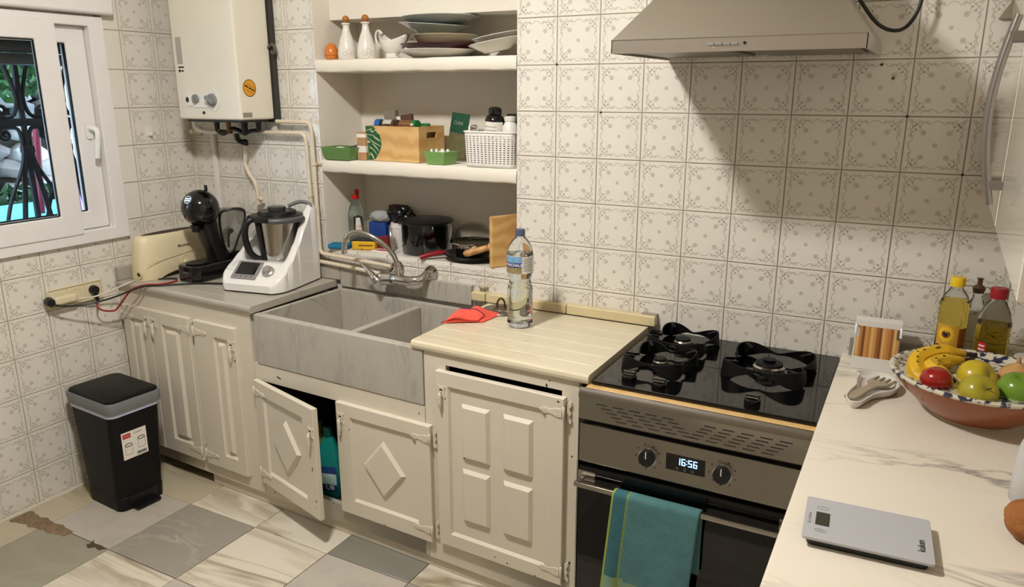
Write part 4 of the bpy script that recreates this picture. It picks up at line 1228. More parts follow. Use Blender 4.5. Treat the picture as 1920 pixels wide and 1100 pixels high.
g = G(); g.cyl((0, 0.022, 0), (0, -0.02, 0), 0.010, None, 12).cyl((0, -0.008, 0), (0.055, -0.008, -0.002), 0.0095, None, 12); g.obj('body', pipe_m, vt)
g = G(); g.cyl((0.056, -0.008, -0.002), (0.070, -0.008, -0.002), 0.0085, None, 12); g.obj('cap', blk, vt)
g = G(); g.tube(smooth([(0.02, -0.01, 0.012), (0.025, -0.02, 0.045), (0.06, -0.04, 0.018), (0.11, -0.05, 0.004), (0.17, -0.05, 0.002), (0.22, -0.05, 0.008)], 6), 0.009, 10); g.obj('hose', wht, vt)
g = G(); g.tube([(0.221, -0.05, 0.008), (0.25, -0.045, 0.006), (0.275, -0.04, 0.006)], 0.0075, 8); g.obj('coupling', brass, vt)
hk = thing('wall_hook', 'small white adhesive hook stuck on a tile left of the boiler', 'hook', (0.0008, -0.221, 1.395))
g = G(); g.prism(rrect(-0.014, -0.012, 0.014, 0.034, 0.004), 0.0, 0.004, 'yz'); g.obj('plate', wht, hk, bevel=0.001, seg=1)
g = G(); g.tube(smooth([(0.004, 0, 0.004), (0.012, 0, -0.008), (0.018, 0, -0.004), (0.018, 0, 0.004)], 4), 0.004, 8); g.obj('prong', wht, hk)
# ---- socket strip with plugs
so = thing('socket_strip', 'cream three-gang wall socket strip beside the worktop', 'socket', (0.0008, -0.640, 0.795))
g = G(); g.box((0, -0.112, -0.038), (0.010, 0.112, 0.038)); g.obj('back_frame', ivory, so, bevel=0.004)
g = G(); g.ring(rrect(-0.112, -0.038, 0.112, 0.038, 0.008), rrect(-0.1065, -0.0325, 0.1065, 0.0325, 0.006), 0.0101, 0.0155, 'yz'); g.obj('rim', ivory, so, bevel=0.0012, seg=1)
for k in (-0.072, 0.0, 0.072):
    g = G(); g.box((0.0102, k - 0.033, -0.030), (0.013, k + 0.033, 0.030)); f_ = g.obj('gang', ivory, so, bevel=0.0012, seg=1)
    g = G(); g.lathe([(0.021, 0.0), (0.024, 0.0), (0.024, 0.0012), (0.021, 0.0012), (0.021, 0.0)], 24); o = g.obj('outlet', ivory, f_, (0.0131, k, 0.0), (0, PI / 2, 0))
g = G(); g.box((0.014, -0.742, 0.774), (0.046, -0.652, 0.806)); ad = tag(g.obj('white_plug', ivory, bevel=0.008, seg=3), 'bulky cream plug adapter in the left socket', 'plug')
g = G(); g.cyl((0.015, -0.750, 0.792), (0.045, -0.757, 0.790), 0.018, 0.015, 16); tag(g.obj('black_plug', blk, bevel=0.002), 'black plug at the far left end of the socket strip', 'plug')
p_ = thing('black_plug', 'round black angled plug in the right-hand socket', 'plug', (0.0142, -0.570, 0.798))
g = G(); g.cyl((0, 0, 0), (0.022, 0, 0), 0.0185, 0.016, 20); g.obj('body', blk, p_, bevel=0.002)
g = G(); g.tube([(0.012, 0.0, -0.008), (0.016, 0.002, -0.030), (0.018, 0.004, -0.050)], [0.009, 0.008, 0.006], 10); g.obj('strain_relief', blk, p_)
def cable(label, pts, r, m):
    g = G(); g.tube(smooth(pts, 6), r, 8); return tag(g.obj('cable', m), label, 'cable')
red_c = mat('red_cable', (150, 26, 30), 0.5, var=0.05); wht_c = mat('white_cable', (216, 208, 192), 0.5)
cable('red cable looping from the right socket onto the worktop', [(0.032, -0.566, 0.75), (0.045, -0.580, 0.735), (0.055, -0.566, 0.715), (0.055, -0.520, 0.702), (0.065, -0.505, 0.715), (0.10, -0.500, 0.752), (0.15, -0.490, 0.798), (0.20, -0.465, 0.8155), (0.236, -0.43, 0.8145), (0.25, -0.39, 0.8145), (0.245, -0.352, 0.8145)], 0.0036, red_c)
cable('black cable from the far left plug across to the food processor', [(0.045, -0.755, 0.788), (0.052, -0.735, 0.776), (0.066, -0.690, 0.766), (0.09, -0.63, 0.764), (0.14, -0.56, 0.782), (0.20, -0.485, 0.812), (0.25, -0.442, 0.8142), (0.30, -0.395, 0.8142), (0.36, -0.345, 0.8142), (0.47, -0.29, 0.8142)], 0.0036, blk)
cable('white cable from the cream adapter to the toaster', [(0.034, -0.651, 0.782), (0.042, -0.60, 0.775), (0.055, -0.54, 0.783), (0.09, -0.49, 0.806), (0.10, -0.463, 0.8142), (0.09, -0.437, 0.8138)], 0.0032, wht_c)
cable('short black cable lying behind the coffee machine foot', [(0.155, -0.372, 0.8142), (0.185, -0.345, 0.8142), (0.215, -0.33, 0.8142)], 0.0033, blk)

# ================================================================== APPLIANCES ON THE LEFT WORKTOP
Z0 = 0.8105
# ---- toaster along the window wall
to = thing('toaster', 'cream long-slot toaster standing against the window wall', 'toaster', (0.090, -0.250, Z0))
g = G()
lev = [(0.0, 0.062, 0.176), (0.012, 0.064, 0.178), (0.06, 0.064, 0.174), (0.115, 0.060, 0.167), (0.155, 0.054, 0.160), (0.172, 0.048, 0.153), (0.179, 0.040, 0.146)]
n = 64
for (z, a, b) in lev:
    for i in range(n):
        t = 2 * PI * i / n; c, s = math.cos(t), math.sin(t); e = 3.2
        r = 1.0 / (abs(c) ** e + abs(s) ** e) ** (1 / e)
        x, y = a * r * c, b * r * s
        zz = z
        if z < 0.05:
            k = max(0, 1 - (abs(y + 0.01) / 0.10) ** 2) * (abs(c) > 0.2)
            zz = z + 0.024 * k * (1 - z / 0.06)
        g.v.append((x, y, zz))
for j in range(len(lev) - 1):
    for i in range(n):
        g.f.append([j * n + i, j * n + (i + 1) % n, (j + 1) * n + (i + 1) % n, (j + 1) * n + i]); g.m.append(0)
g.f.append([(len(lev) - 1) * n + i for i in range(n)]); g.m.append(0)
g.f.append(list(range(n))[::-1]); g.m.append(0)
g.obj('body', beige_pl, to, smooth=60)
g = G(); g.prism([(0.034 * math.cos(t), 0.130 * math.sin(t)) for t in [2 * PI * i / 28 for i in range(28)]], 0.1792, 0.1800); g.obj('slot', mat('toaster_slot', (44, 30, 26), 0.6, var=0.2), to)
g = G(); g.ring([(0.039 * math.cos(2 * PI * i / 28), 0.137 * math.sin(2 * PI * i / 28)) for i in range(28)], [(0.0345 * math.cos(2 * PI * i / 28), 0.1305 * math.sin(2 * PI * i / 28)) for i in range(28)], 0.1785, 0.1810, 'xy'); g.obj('slot_rim', beige_pl, to)
g = G(); g.lathe([(0.0, 0.0), (0.027, 0.0), (0.027, 0.003), (0.023, 0.004), (0.023, 0.002), (0.0, 0.002)], 24); d_ = g.obj('dial', beige_pl, to, (0.0625, 0.02, 0.057), (0, PI / 2 - 0.02, 0))
g = G(); g.lathe([(0.0, 0.012), (0.009, 0.012), (0.0105, 0.010), (0.0105, 0.0)], 16); g.obj('button', beige_pl, d_, (0.006, 0, 0.002))
g = G(); text(g, 'Moulinex', 0.016, lambda x, y: (0.0640 - (y) * 0.08, 0.022 + x, 0.122 + y), True); g.obj('lettering', ink, to, (-0.0035, 0, 0), smooth=0)
g = G(); g.tube([(0.0655, -0.165 + 0.02 * i, 0.072 + 0.028 * (i / 15)) for i in range(16)], 0.0012, 6); g.obj('seam', mat('cream_seam', (206, 190, 152), 0.5), to, (-0.0012, 0, 0))
g = G(); g.lathe([(0.012, 0), (0.020, 0.0), (0.021, 0.004), (0.012, 0.004), (0.012, 0)], 20); hh_ = g.obj('cord_port', beige_pl, to, (0.022, -0.176, 0.028), (PI / 2, 0, 0)); hh_.scale = (1, 0.75, 1)
g = G(); g.lathe([(0.0, 0.0), (0.013, 0.0), (0.013, 0.001), (0, 0.001)], 16); hi_ = g.obj('cord_hole', mat('hole_brown', (70, 54, 36), 0.7), to, (0.022, -0.1775, 0.028), (PI / 2, 0, 0)); hi_.scale = (1, 0.75, 1)

# ---- pod coffee machine
cm = thing('coffee_machine', 'glossy black pod coffee machine with round head and smoked tank', 'coffee machine', (0.292, -0.228, Z0))
ob = [(-0.040, -0.118), (0.040, -0.118), (0.064, -0.094), (0.066, 0.075), (0.046, 0.100), (-0.046, 0.100), (-0.066, 0.075), (-0.064, -0.094)]
g = G(); g.prism(ob, 0.0, 0.068); g.obj('base', blk_gl, cm, bevel=0.006, seg=3)
g = G(); g.lathe([(0, 0), (0.045, 0), (0.047, 0.004), (0.044, 0.0055), (0, 0.004)], 28, (0, -0.055, 0.0682)); tr_ = g.obj('drip_tray', blk, cm)
g = G()
for k in range(5): g.box((-0.030, -0.078 + k * 0.011, 0.0730), (0.030, -0.075 + k * 0.011, 0.0742))
parts(g, 'grid_bar', mat('tray_grey', (60, 58, 58), 0.4), tr_)
g = G(); text(g, 'KRUPS', 0.011, lambda x, y: (x - 0.0, -0.1186, 0.040 + y)); g.obj('lettering', chrome, cm, smooth=0)
g = G()
def arm(u, v):
    # spine of the arm, v from base to head
    cy = [(0.055, 0.060), (0.045, 0.095), (0.026, 0.140), (0.012, 0.185), (0.004, 0.235), (0.0, 0.27)]
    k = v * 5; i = min(int(k), 4); t = k - i
    y = cy[i][0] * (1 - t) + cy[i + 1][0] * t; z = cy[i][1] * (1 - t) + cy[i + 1][1] * t
    a = 2 * PI * u; e = 3.5
    r = 1 / (abs(math.cos(a)) ** e + abs(math.sin(a)) ** e) ** (1 / e)
    return (0.042 * r * math.cos(a), y + (0.040 - 0.008 * math.sin(v * PI)) * r * math.sin(a), z)
g.grid(arm, 28, 15, cu=True); g.obj('arm', mat('black_satin', (13, 13, 14), 0.3, var=0.05), cm, smooth=60)
g = G(); g.ball((0, -0.012, 0.292), 0.075, 32, 20); g.obj('head', blk_gl, cm, smooth=60)
d = Vector((0.10, -0.78, 0.52)).normalized(); rotm = d.to_track_quat('Z', 'Y').to_matrix().to_4x4()
g = G(); g.M = Matrix.Translation(Vector((0, -0.012, 0.292)) + d * 0.0735) @ rotm
g.lathe([(0.014, 0), (0.017, 0), (0.017, 0.0025), (0.014, 0.0025), (0.014, 0.0)], 24); em = g.obj('emblem_ring', mat('emblem_silver', (170, 168, 164), 0.25, metal=0.9), cm)
g = G(); g.M = Matrix.Translation(Vector((0, -0.012, 0.292)) + d * 0.0748) @ rotm
for q, t_ in ((0.0045, 'DOLCE'), (-0.0045, 'GUSTO')): text(g, t_, 0.0075, lambda x, y, q=q: (x, y + q, 0.0012))
g.obj('lettering', chrome, em, smooth=0)
g = G(); g.box((-0.006, 0.020, 0.355), (0.006, 0.030, 0.382)); g.obj('lever', blk, cm, bevel=0.003)
g = G(); g.lathe([(0.0, -0.028), (0.016, -0.028), (0.020, 0.0), (0, 0)], 20, (0, -0.045, 0.226)); g.obj('pod_holder', blk, cm)
out = smooth([Vector(p) for p in ((0.060, 0.115), (0.045, 0.20), (0.052, 0.262), (0.10, 0.274), (0.158, 0.270), (0.182, 0.250), (0.170, 0.205), (0.135, 0.150), (0.105, 0.100), (0.080, 0.085))], 4, closed=True)
out = [(p.x, p.y) for p in out]
smk = mat('smoked_tank', (176, 174, 170), 0.06, var=0.0, trans=0.92, ior=1.15)
g = G(); g.prism(out, -0.045, 0.045, 'yz'); tk = g.obj('water_tank', smk, cm, bevel=0.008, seg=2)
g = G(); g.tube([(0.040, p[0], p[1]) for p in out], 0.0055, 8, closed=True); g.obj('tank_rim', blk_gl, tk)
g = G(); g.prism([(0.055, 0.068), (0.16, 0.068), (0.155, 0.088), (0.095, 0.098), (0.06, 0.09)], -0.05, 0.05, 'yz'); g.obj('tank_seat', blk_gl, cm, bevel=0.003)
g = G(); g.ball((0.012, 0.115, 0.178), (0.010, 0.016, 0.012), 12, 8); g.tube(smooth([(0.012, 0.11, 0.178), (0.012, 0.10, 0.15), (0.012, 0.097, 0.11)], 4), 0.006, 8); g.obj('float', blk, tk)

# ---- food processor
fp = thing('food_processor', 'white food processor with steel jug, black lid and small screen', 'food processor', (0.622, -0.208, Z0), math.radians(10))
HW, HD = 0.145, 0.148
def interp(T, v):
    for i in range(len(T) - 1):
        if v <= T[i + 1][0]:
            t = (v - T[i][0]) / (T[i + 1][0] - T[i][0]); t = t * t * (3 - 2 * t) * 0.4 + t * 0.6
            return T[i][1] * (1 - t) + T[i + 1][1] * t
    return T[-1][1]
ST = [(0, 0.034), (0.10, 0.062), (0.30, 0.112), (0.50, 0.172), (0.70, 0.245), (0.85, 0.300), (0.94, 0.318), (1.0, 0.300)]
CT = [(0, 0.034), (0.10, 0.062), (0.30, 0.106), (0.42, 0.105), (0.50, 0.088), (0.90, 0.086), (0.96, 0.26), (1.0, 0.26)]
WT = [(0, 0.108), (0.05, 0.126), (0.14, 0.140), (0.32, 0.145), (1.0, 0.142)]
def fpt(u, v):
    x = (u * 2 - 1); w = interp(WT, v)
    b = max(0, min(1, (abs(x) - 0.66) / 0.16)); b = b * b * (3 - 2 * b)
    sv = interp(ST, v)
    if x < 0: sv = min(sv, 0.075 + 0.55 * max(0, sv - 0.075))
    z = interp(CT, v) * (1 - b) + sv * b
    e = max(0, (abs(x) - 0.93) / 0.07); z -= 0.010 * e * e
    return (x * w, -HD + 2 * HD * v, z)
g = G(); N = 44
g.grid(fpt, N, N)
def skirt(path, mi):
    g.mi = mi
    P = [Vector(p) for p in path]
    for i in range(len(P) - 1):
        a, b = P[i], P[i + 1]
        g.add([a, b, (b.x * 0.985, b.y * 0.985, 0.006), (a.x * 0.985, a.y * 0.985, 0.006)], [(0, 1, 2, 3)])
skirt([fpt(0, j / N) for j in range(N + 1)], 0); skirt([fpt(1, j / N) for j in range(N + 1)], 0)
skirt([fpt(i / N, 0) for i in range(N + 1)], 0); skirt([fpt(i / N, 1) for i in range(N + 1)], 0)
g.obj('housing', mat('processor_white', (226, 224, 220), 0.22, var=0.01, coat=0.3), fp, smooth=45)
g = G(); g.prism([(-0.082, -0.143), (0.082, -0.143), (0.136, -0.09), (0.136, 0.14), (-0.136, 0.14), (-0.136, -0.09)], 0.0, 0.007); g.obj('foot', blk, fp)
BC = (0.022, 0.048)
g = G(); g.lathe([(0.0, 0.095), (0.060, 0.095), (0.067, 0.10), (0.082, 0.262), (0.078, 0.262), (0.064, 0.104), (0.0, 0.10)], 40, BC + (0,)); jug = g.obj('jug', polished, fp)
g = G(); g.lathe([(0.0, 0.258), (0.094, 0.258), (0.104, 0.262), (0.104, 0.276), (0.098, 0.282), (0.076, 0.284), (0.074, 0.294), (0.070, 0.297), (0.0, 0.297)], 40, BC + (0,)); lid = g.obj('lid', blk, fp, smooth=35)
g = G(); g.lathe([(0.0, 0.0), (0.034, 0.0), (0.036, 0.014), (0.030, 0.016), (0.0, 0.016)], 28, BC + (0.2975,)); g.obj('measuring_cup', mat('smoke_cup', (70, 72, 74), 0.2, trans=0.3), lid)
ha = math.radians(228)
def hp(r, z): return (BC[0] + r * math.cos(ha), BC[1] + r * math.sin(ha), z)
g = G(); g.tube(smooth([hp(0.088, 0.268), hp(0.112, 0.262), hp(0.128, 0.235), hp(0.130, 0.19), hp(0.118, 0.14), hp(0.095, 0.112), hp(0.070, 0.105)], 5), [0.013] * 31, 12); hj = g.obj('handle', blk, jug)
g = G()
def strip(u, v):
    a = ha + (u - 0.5) * 0.62 + 0.10; r = 0.070 + 0.0165 * v
    return (BC[0] + r * math.cos(a), BC[1] + r * math.sin(a), 0.100 + 0.158 * v)
g.grid(strip, 10, 8); o = g.obj('handle_mount', blk, jug); md = o.modifiers.new('t', 'SOLIDIFY'); md.thickness = 0.006; md.offset = 0
g = G(); g.tube([(BC[0] + 0.108 * math.cos(a), BC[1] + 0.108 * math.sin(a), 0.268) for a in [math.radians(-72 + 8 * i) for i in range(11)]], 0.011, 10); g.obj('lock_arm', mat('lock_grey', (84, 84, 84), 0.35), fp)
g = G(); g.tube([(BC[0] + 0.108 * math.cos(a), BC[1] + 0.108 * math.sin(a), 0.268) for a in [math.radians(178 + 6 * i) for i in range(7)]], 0.011, 10); g.obj('lock_arm', blk, fp)
g = G(); g.tube(smooth([(0.03, 0.115, 0.305), (0.075, 0.132, 0.322), (0.12, 0.13, 0.316), (0.135, 0.12, 0.30)], 5), 0.008, 10); g.obj('carry_grip', mat('grip_grey', (120, 120, 120), 0.35), fp)
sl = math.atan2(0.047, 2 * HD * 0.20)
Mx = Matrix.Translation((-0.030, -HD + 2 * HD * 0.165, 0.0795)) @ Matrix.Rotation(sl, 4, 'X')
g = G(); g.M = Mx; g.prism(rrect(-0.056, -0.043, 0.056, 0.043, 0.003, 2), -0.002, 0.0025); scn = g.obj('screen_bezel', mat('bezel_grey', (150, 148, 144), 0.3, metal=0.4), fp)
g = G(); g.M = Mx; g.box((-0.044, -0.023, 0.0026), (0.044, 0.037, 0.0032)); g.obj('screen', blk_glass, scn)
g = G(); g.M = Mx
for k in range(4): g.prism(circ(-0.036 + 0.024 * k, -0.033, 0.003, 8), 0.0026, 0.0031)
parts(g, 'touch_key', ink, scn)
Mk = Matrix.Translation((0.066, -HD + 2 * HD * 0.165, 0.0795)) @ Matrix.Rotation(sl, 4, 'X')
g = G(); g.M = Mk; g.lathe([(0.0, 0.021), (0.015, 0.021), (0.0175, 0.018), (0.0185, 0.008), (0.024, 0.005), (0.025, 0.0), (0.0, 0.0)], 28); g.obj('selector', mat('satin_silver', (186, 184, 180), 0.28, metal=0.8), fp)
g = G(); g.M = Matrix.Translation((-0.112, -HD + 2 * HD * 0.16, 0.0785)) @ Matrix.Rotation(sl, 4, 'X'); text(g, 'thermomix', 0.007, lambda x, y: (x, y, 0.0022)); g.obj('lettering', ink_g, fp, smooth=0)

# ================================================================== TAP, WATER BOTTLE, CLOTH, LID
tp = thing('mixer_tap', 'chrome wall mixer tap with swan-neck spout over the sink', 'tap', (1.165, -0.021, 0.868))
g = G()
for x in (-0.075, 0.095): g.lathe([(0.0, 0.0), (0.034, 0.0), (0.030, 0.014), (0.020, 0.030), (0.014, 0.032), (0, 0.032)], 24); break
g = G(); g.M = Matrix.Translation((-0.062, 0.020, 0.020)) @ Matrix.Rotation(PI / 2, 4, 'X'); g.lathe([(0.0, 0.0), (0.034, 0.0), (0.026, 0.018), (0.017, 0.036), (0, 0.036)], 24); g.obj('wall_flange', chrome, tp)
g = G(); g.M = Matrix.Translation((0.098, 0.020, 0.018)) @ Matrix.Rotation(PI / 2, 4, 'X'); g.lathe([(0.0, 0.0), (0.034, 0.0), (0.026, 0.018), (0.017, 0.036), (0, 0.036)], 24); g.obj('wall_flange', chrome, tp)
g = G(); g.tube([(-0.062, -0.01, 0.020), (-0.050, -0.052, 0.004), (-0.02, -0.060, 0.0), (0.05, -0.058, -0.002), (0.088, -0.045, 0.004), (0.098, -0.012, 0.018)], [0.015, 0.017, 0.019, 0.018, 0.016, 0.014], 16); g.obj('body', chrome, tp, smooth=60)
g = G(); g.cyl((-0.072, -0.060, -0.004), (-0.026, -0.060, 0.0), 0.026, 0.024, 24).ball((-0.075, -0.062, -0.004), (0.014, 0.028, 0.028), 20, 12); g.obj('cartridge', chrome, tp, smooth=50)
g = G(); g.tube(smooth([(-0.078, -0.085, -0.012), (-0.092, -0.090, 0.004), (-0.118, -0.088, 0.026), (-0.150, -0.084, 0.046)], 5), [0.020] * 3 + [0.016] * 3 + [0.012] * 3 + [0.009] * 3 + [0.007] * 4, 14); g.obj('lever', chrome, tp, smooth=60)
g = G(); g.cyl((0.0, -0.058, 0.012), (-0.003, -0.058, 0.048), 0.014, 0.012, 20); g.obj('spout_collar', chrome, tp)
sp = smooth([(-0.003, -0.058, 0.045), (-0.006, -0.060, 0.070), (-0.022, -0.066, 0.104), (-0.060, -0.078, 0.142), (-0.105, -0.092, 0.168), (-0.150, -0.106, 0.178), (-0.182, -0.117, 0.168), (-0.200, -0.123, 0.140), (-0.204, -0.124, 0.108)], 6)
g = G(); g.tube(sp, 0.0095, 14); g.obj('spout', chrome, tp, smooth=60)
g = G(); g.cyl((-0.204, -0.124, 0.110), (-0.204, -0.124, 0.092), 0.0125, None, 20); g.obj('aerator', chrome, tp, bevel=0.001, seg=1)

# water bottle
wb = thing('water_bottle', 'clear plastic water bottle with blue cap on the cream worktop', 'bottle', (1.768, -0.222, 0.8105))
prof = [(0.0, 0.004), (0.018, 0.003), (0.030, 0.0), (0.040, 0.006), (0.0425, 0.016)]
for i in range(12):
    z = 0.022 + i * 0.0085
    prof += [(0.0425, z), (0.0402, z + 0.0042)]
prof += [(0.0425, 0.126), (0.040, 0.136), (0.0365, 0.148), (0.0355, 0.160), (0.038, 0.172), (0.0425, 0.182), (0.0435, 0.190), (0.0435, 0.243), (0.041, 0.258), (0.034, 0.276), (0.024, 0.292), (0.0145, 0.302), (0.0135, 0.308)]
g = G(); g.lathe(prof, 36); g.v = [v for v in g.v]; ob_ = g.obj('bottle_body', pet, wb, smooth=60)
g = G(); pw = [(max(0, r - 0.0012), z + 0.001) for r, z in prof if z < 0.248] + [(0.0, 0.248)]; g.lathe(pw, 36); g.obj('water_fill', water, wb, smooth=60)
g = G(); g.lathe([(0.0, 0.326), (0.0150, 0.326), (0.0160, 0.323), (0.0160, 0.304), (0.0137, 0.304)], 28); g.obj('cap', mat('slate_blue_cap', (76, 84, 106), 0.4), wb, smooth=40)
lab = [mat('label_sky', (120, 168, 208), 0.4, var=0.2, scale=60), mat('label_navy', (26, 44, 110), 0.4), mat('label_earth', (150, 134, 92), 0.4, var=0.3, scale=90), mat('label_white', (214, 214, 210), 0.4, var=0.08, scale=120), wht]
g = G(); A0 = math.radians(-150); A1 = math.radians(10)
def wrap(r, a, z): return (r * math.cos(a), r * math.sin(a), z)
cam_a = math.atan2(-2.15, 1.126)      # outward direction of the label seam
rows = [(0.186, 0.206, 2), (0.206, 0.222, 1), (0.222, 0.242, 0)]
for (z0, z1, mi) in rows:
    g.mi = mi; g.grid(lambda u, v: wrap(0.0441, cam_a + 0.10 - u * 2.6, z0 + (z1 - z0) * v), 24, 1)
g.mi = 3; g.grid(lambda u, v: wrap(0.0441, cam_a + 0.14 + u * 1.5, 0.186 + 0.056 * v), 16, 1)
lb_ = g.obj('label', lab, wb, smooth=60)
g = G(); text(g, 'BRONCHALES', 0.0128, lambda x, y: wrap(0.0444, cam_a - 0.62 + x / 0.0444, 0.214 + y), True); g.obj('lettering', wht, lb_, smooth=0)
g = G()
for k in range(7): g.grid(lambda u, v, k=k: wrap(0.0444, cam_a + 0.22 + u * (0.9 - 0.1 * (k % 3)), 0.234 - k * 0.0065 + 0.0016 * v), 6, 1)
parts(g, 'small_print', ink_g, lb_, smooth=0)

# orange cleaning cloth
cl = thing('cleaning_cloth', 'crumpled coral microfibre cloth at the edge of the sink', 'cloth', (1.590, -0.232, 0.8105))
coral = mat('coral_cloth', (238, 92, 74), 0.9, var=0.06, scale=60, bump=0.3, bscale=400); plum = mat('plum_hem', (92, 46, 84), 0.9)
rr = random.Random(5)
def cfn(u, v, k=0):
    x = (u - 0.5); y = (v - 0.5)
    X = 0.118 * x + 0.010 * y; Y = 0.120 * y + 0.075 * x
    h = 0.036 * max(0, 1 - (2.1 * x) ** 2) * max(0, 1 - (2.0 * y) ** 2) ** 0.6 + 0.006 * math.sin(x * 11 + y * 7) * (0.25 - x * x) * 4 * (0.25 - y * y) * 4
    return (X, Y, 0.003 + max(0, h))
g = G(); g.grid(cfn, 26, 22); o = g.obj('cloth', coral, cl, smooth=70); md = o.modifiers.new('t', 'SOLIDIFY'); md.thickness = 0.0026; md.offset = -1
g = G(); g.grid(lambda u, v: tuple(Vector(cfn(0.10 + 0.8 * u, 0.02 + 0.42 * v * (1 - 0.3 * u))) + Vector((0, -0.004, 0.0035 + 0.004 * math.sin(u * 6)))), 22, 8); o = g.obj('folded_corner', coral, cl, smooth=70); md = o.modifiers.new('t', 'SOLIDIFY'); md.thickness = 0.0022; md.offset = 1
g = G(); g.tube([tuple(Vector(cfn(0.10 + 0.8 * t, 0.02 + 0.42 * (1 - 0.3 * t))) + Vector((0, -0.003, 0.006 + 0.004 * math.sin(t * 6)))) for t in [i / 20 for i in range(21)]], 0.0022, 6); g.obj('hem', plum, cl)
g = G(); g.tube([tuple(Vector(cfn(0.004, t)) + Vector((-0.001, 0, 0.0))) for t in [i / 16 for i in range(17)]] , 0.0022, 6); g.obj('hem', plum, cl)

# old steel lid with a strap handle
ld = thing('pot_lid', 'small worn steel lid with a strap handle beside the water bottle', 'lid', (1.628, -0.100, 0.8105))
g = G(); g.lathe([(0.0, 0.010), (0.030, 0.010), (0.034, 0.006), (0.062, 0.004), (0.067, 0.006), (0.070, 0.003), (0.066, 0.0), (0.0, 0.0)], 36); g.obj('plate', mat('dull_steel', (150, 146, 138), 0.35, metal=1.0, var=0.1), ld, smooth=45)
g = G(); g.lathe([(0.0, 0.0), (0.028, 0.0), (0.027, 0.002), (0, 0.002)], 28, (0, 0, 0.0102)); g.obj('disc', mat('brown_disc', (96, 74, 60), 0.5, metal=0.4), ld)
g = G(); g.tube(smooth([(-0.012, -0.006, 0.012), (-0.011, -0.005, 0.034), (0.0, 0.0, 0.046), (0.011, 0.005, 0.034), (0.012, 0.006, 0.012)], 5), 0.0035, 8); g.obj('strap', mat('rusty_strap', (74, 52, 42), 0.5, metal=0.5), ld)
# ragged gap in the upstand
g = G(); g.ball((1.500, -0.010, 0.866), (0.022, 0.009, 0.012), 9, 6); tag(g.obj('mortar_lump', mat('mortar_white', (200, 190, 170), 0.95, var=0.2, scale=60, bump=0.8)), 'lump of crumbled mortar at the broken upstand behind the lid', 'mortar')
# ================================================================== THINGS ON THE TOP SHELF
ZA = 1.6855
def lathe_thing(name, label, cat, loc, profs, group=None, rot=None):
    t = thing(name, label, cat, loc, group=group, rot=rot)
    for nm, p, m in profs:
        g = G(); g.lathe(p, 32); g.obj(nm, m, t, smooth=50)
    return t
org = mat('orange_glaze', (206, 118, 44), 0.2, var=0.06, coat=0.4)
for (x, y, lb) in ((0.792, 0.042, 'orange egg-shaped shaker at the very left of the top shelf'), (0.818, 0.100, 'second orange egg shaker half hidden behind the first one')):
    t = thing('egg_shaker', lb, 'shaker', (x, y, ZA))
    g = G(); g.lathe([(0.0, 0.0), (0.020, 0.0), (0.0265, 0.010), (0.028, 0.022), (0.025, 0.040), (0.016, 0.056), (0.006, 0.0625), (0, 0.063)], 24); g.obj('body', org, t, smooth=60)
    g = G(); g.lathe([(0.0275, 0.0145), (0.0284, 0.016), (0.0276, 0.0175)], 24); g.obj('band', mat('orange_line', (168, 84, 30), 0.4), t)
wball = mat('wooden_ball', (164, 104, 44), 0.35, var=0.08, scale=60)
for (x, lb) in ((0.872, 'white flower-painted cruet with wooden ball stopper beside the orange eggs'), (0.966, 'white flower-painted cruet with wooden ball stopper beside the gravy boat')):
    t = thing('cruet', lb, 'cruet', (x, 0.042, ZA), group='painted cruets on the top shelf')
    g = G(); g.lathe([(0.0, 0.0), (0.034, 0.0), (0.036, 0.004), (0.037, 0.020), (0.034, 0.045), (0.026, 0.075), (0.016, 0.100), (0.0125, 0.118), (0.0125, 0.126), (0.017, 0.128), (0.017, 0.133), (0.010, 0.134), (0.0, 0.134)], 32); g.obj('flask', ceram, t, smooth=60)
    g = G(); g.ball((0, 0, 0.147), 0.0138, 16, 10); g.obj('stopper', wball, t, smooth=60)
    g = G(); a0 = math.atan2(-2.41, 2.0)
    def wr(px, pz):
        r = 0.0376 if pz < 0.03 else 0.0376 - (pz - 0.03) * 0.22
        return (r * math.cos(a0 + px / 0.037), r * math.sin(a0 + px / 0.037), pz)
    def rng(cx, cz, rx, rz, mi, w=0.0011, a_0=0, a_1=2 * PI):
        g.mi = mi
        for i in range(14):
            aa = [a_0 + (a_1 - a_0) * (i + k) / 14 for k in (0, 1)]
            q = []
            for k in (0, 1):
                q.append(wr(cx + (rx + w) * math.cos(aa[k]), cz + (rz + w) * math.sin(aa[k])))
            for k in (1, 0):
                q.append(wr(cx + rx * math.cos(aa[k]), cz + rz * math.sin(aa[k])))
            g.add(q, [(0, 1, 2, 3)])
    rng(0.006, 0.012, 0.0055, 0.0055, 1); rng(0.006, 0.027, 0.006, 0.0085, 0); rng(-0.010, 0.019, 0.008, 0.0065, 0); rng(0.021, 0.019, 0.007, 0.0065, 0)
    g.obj('painted_flower', [mat('flower_grey', (170, 160, 140), 0.4), mat('flower_orange', (212, 140, 80), 0.4)], t, smooth=0)
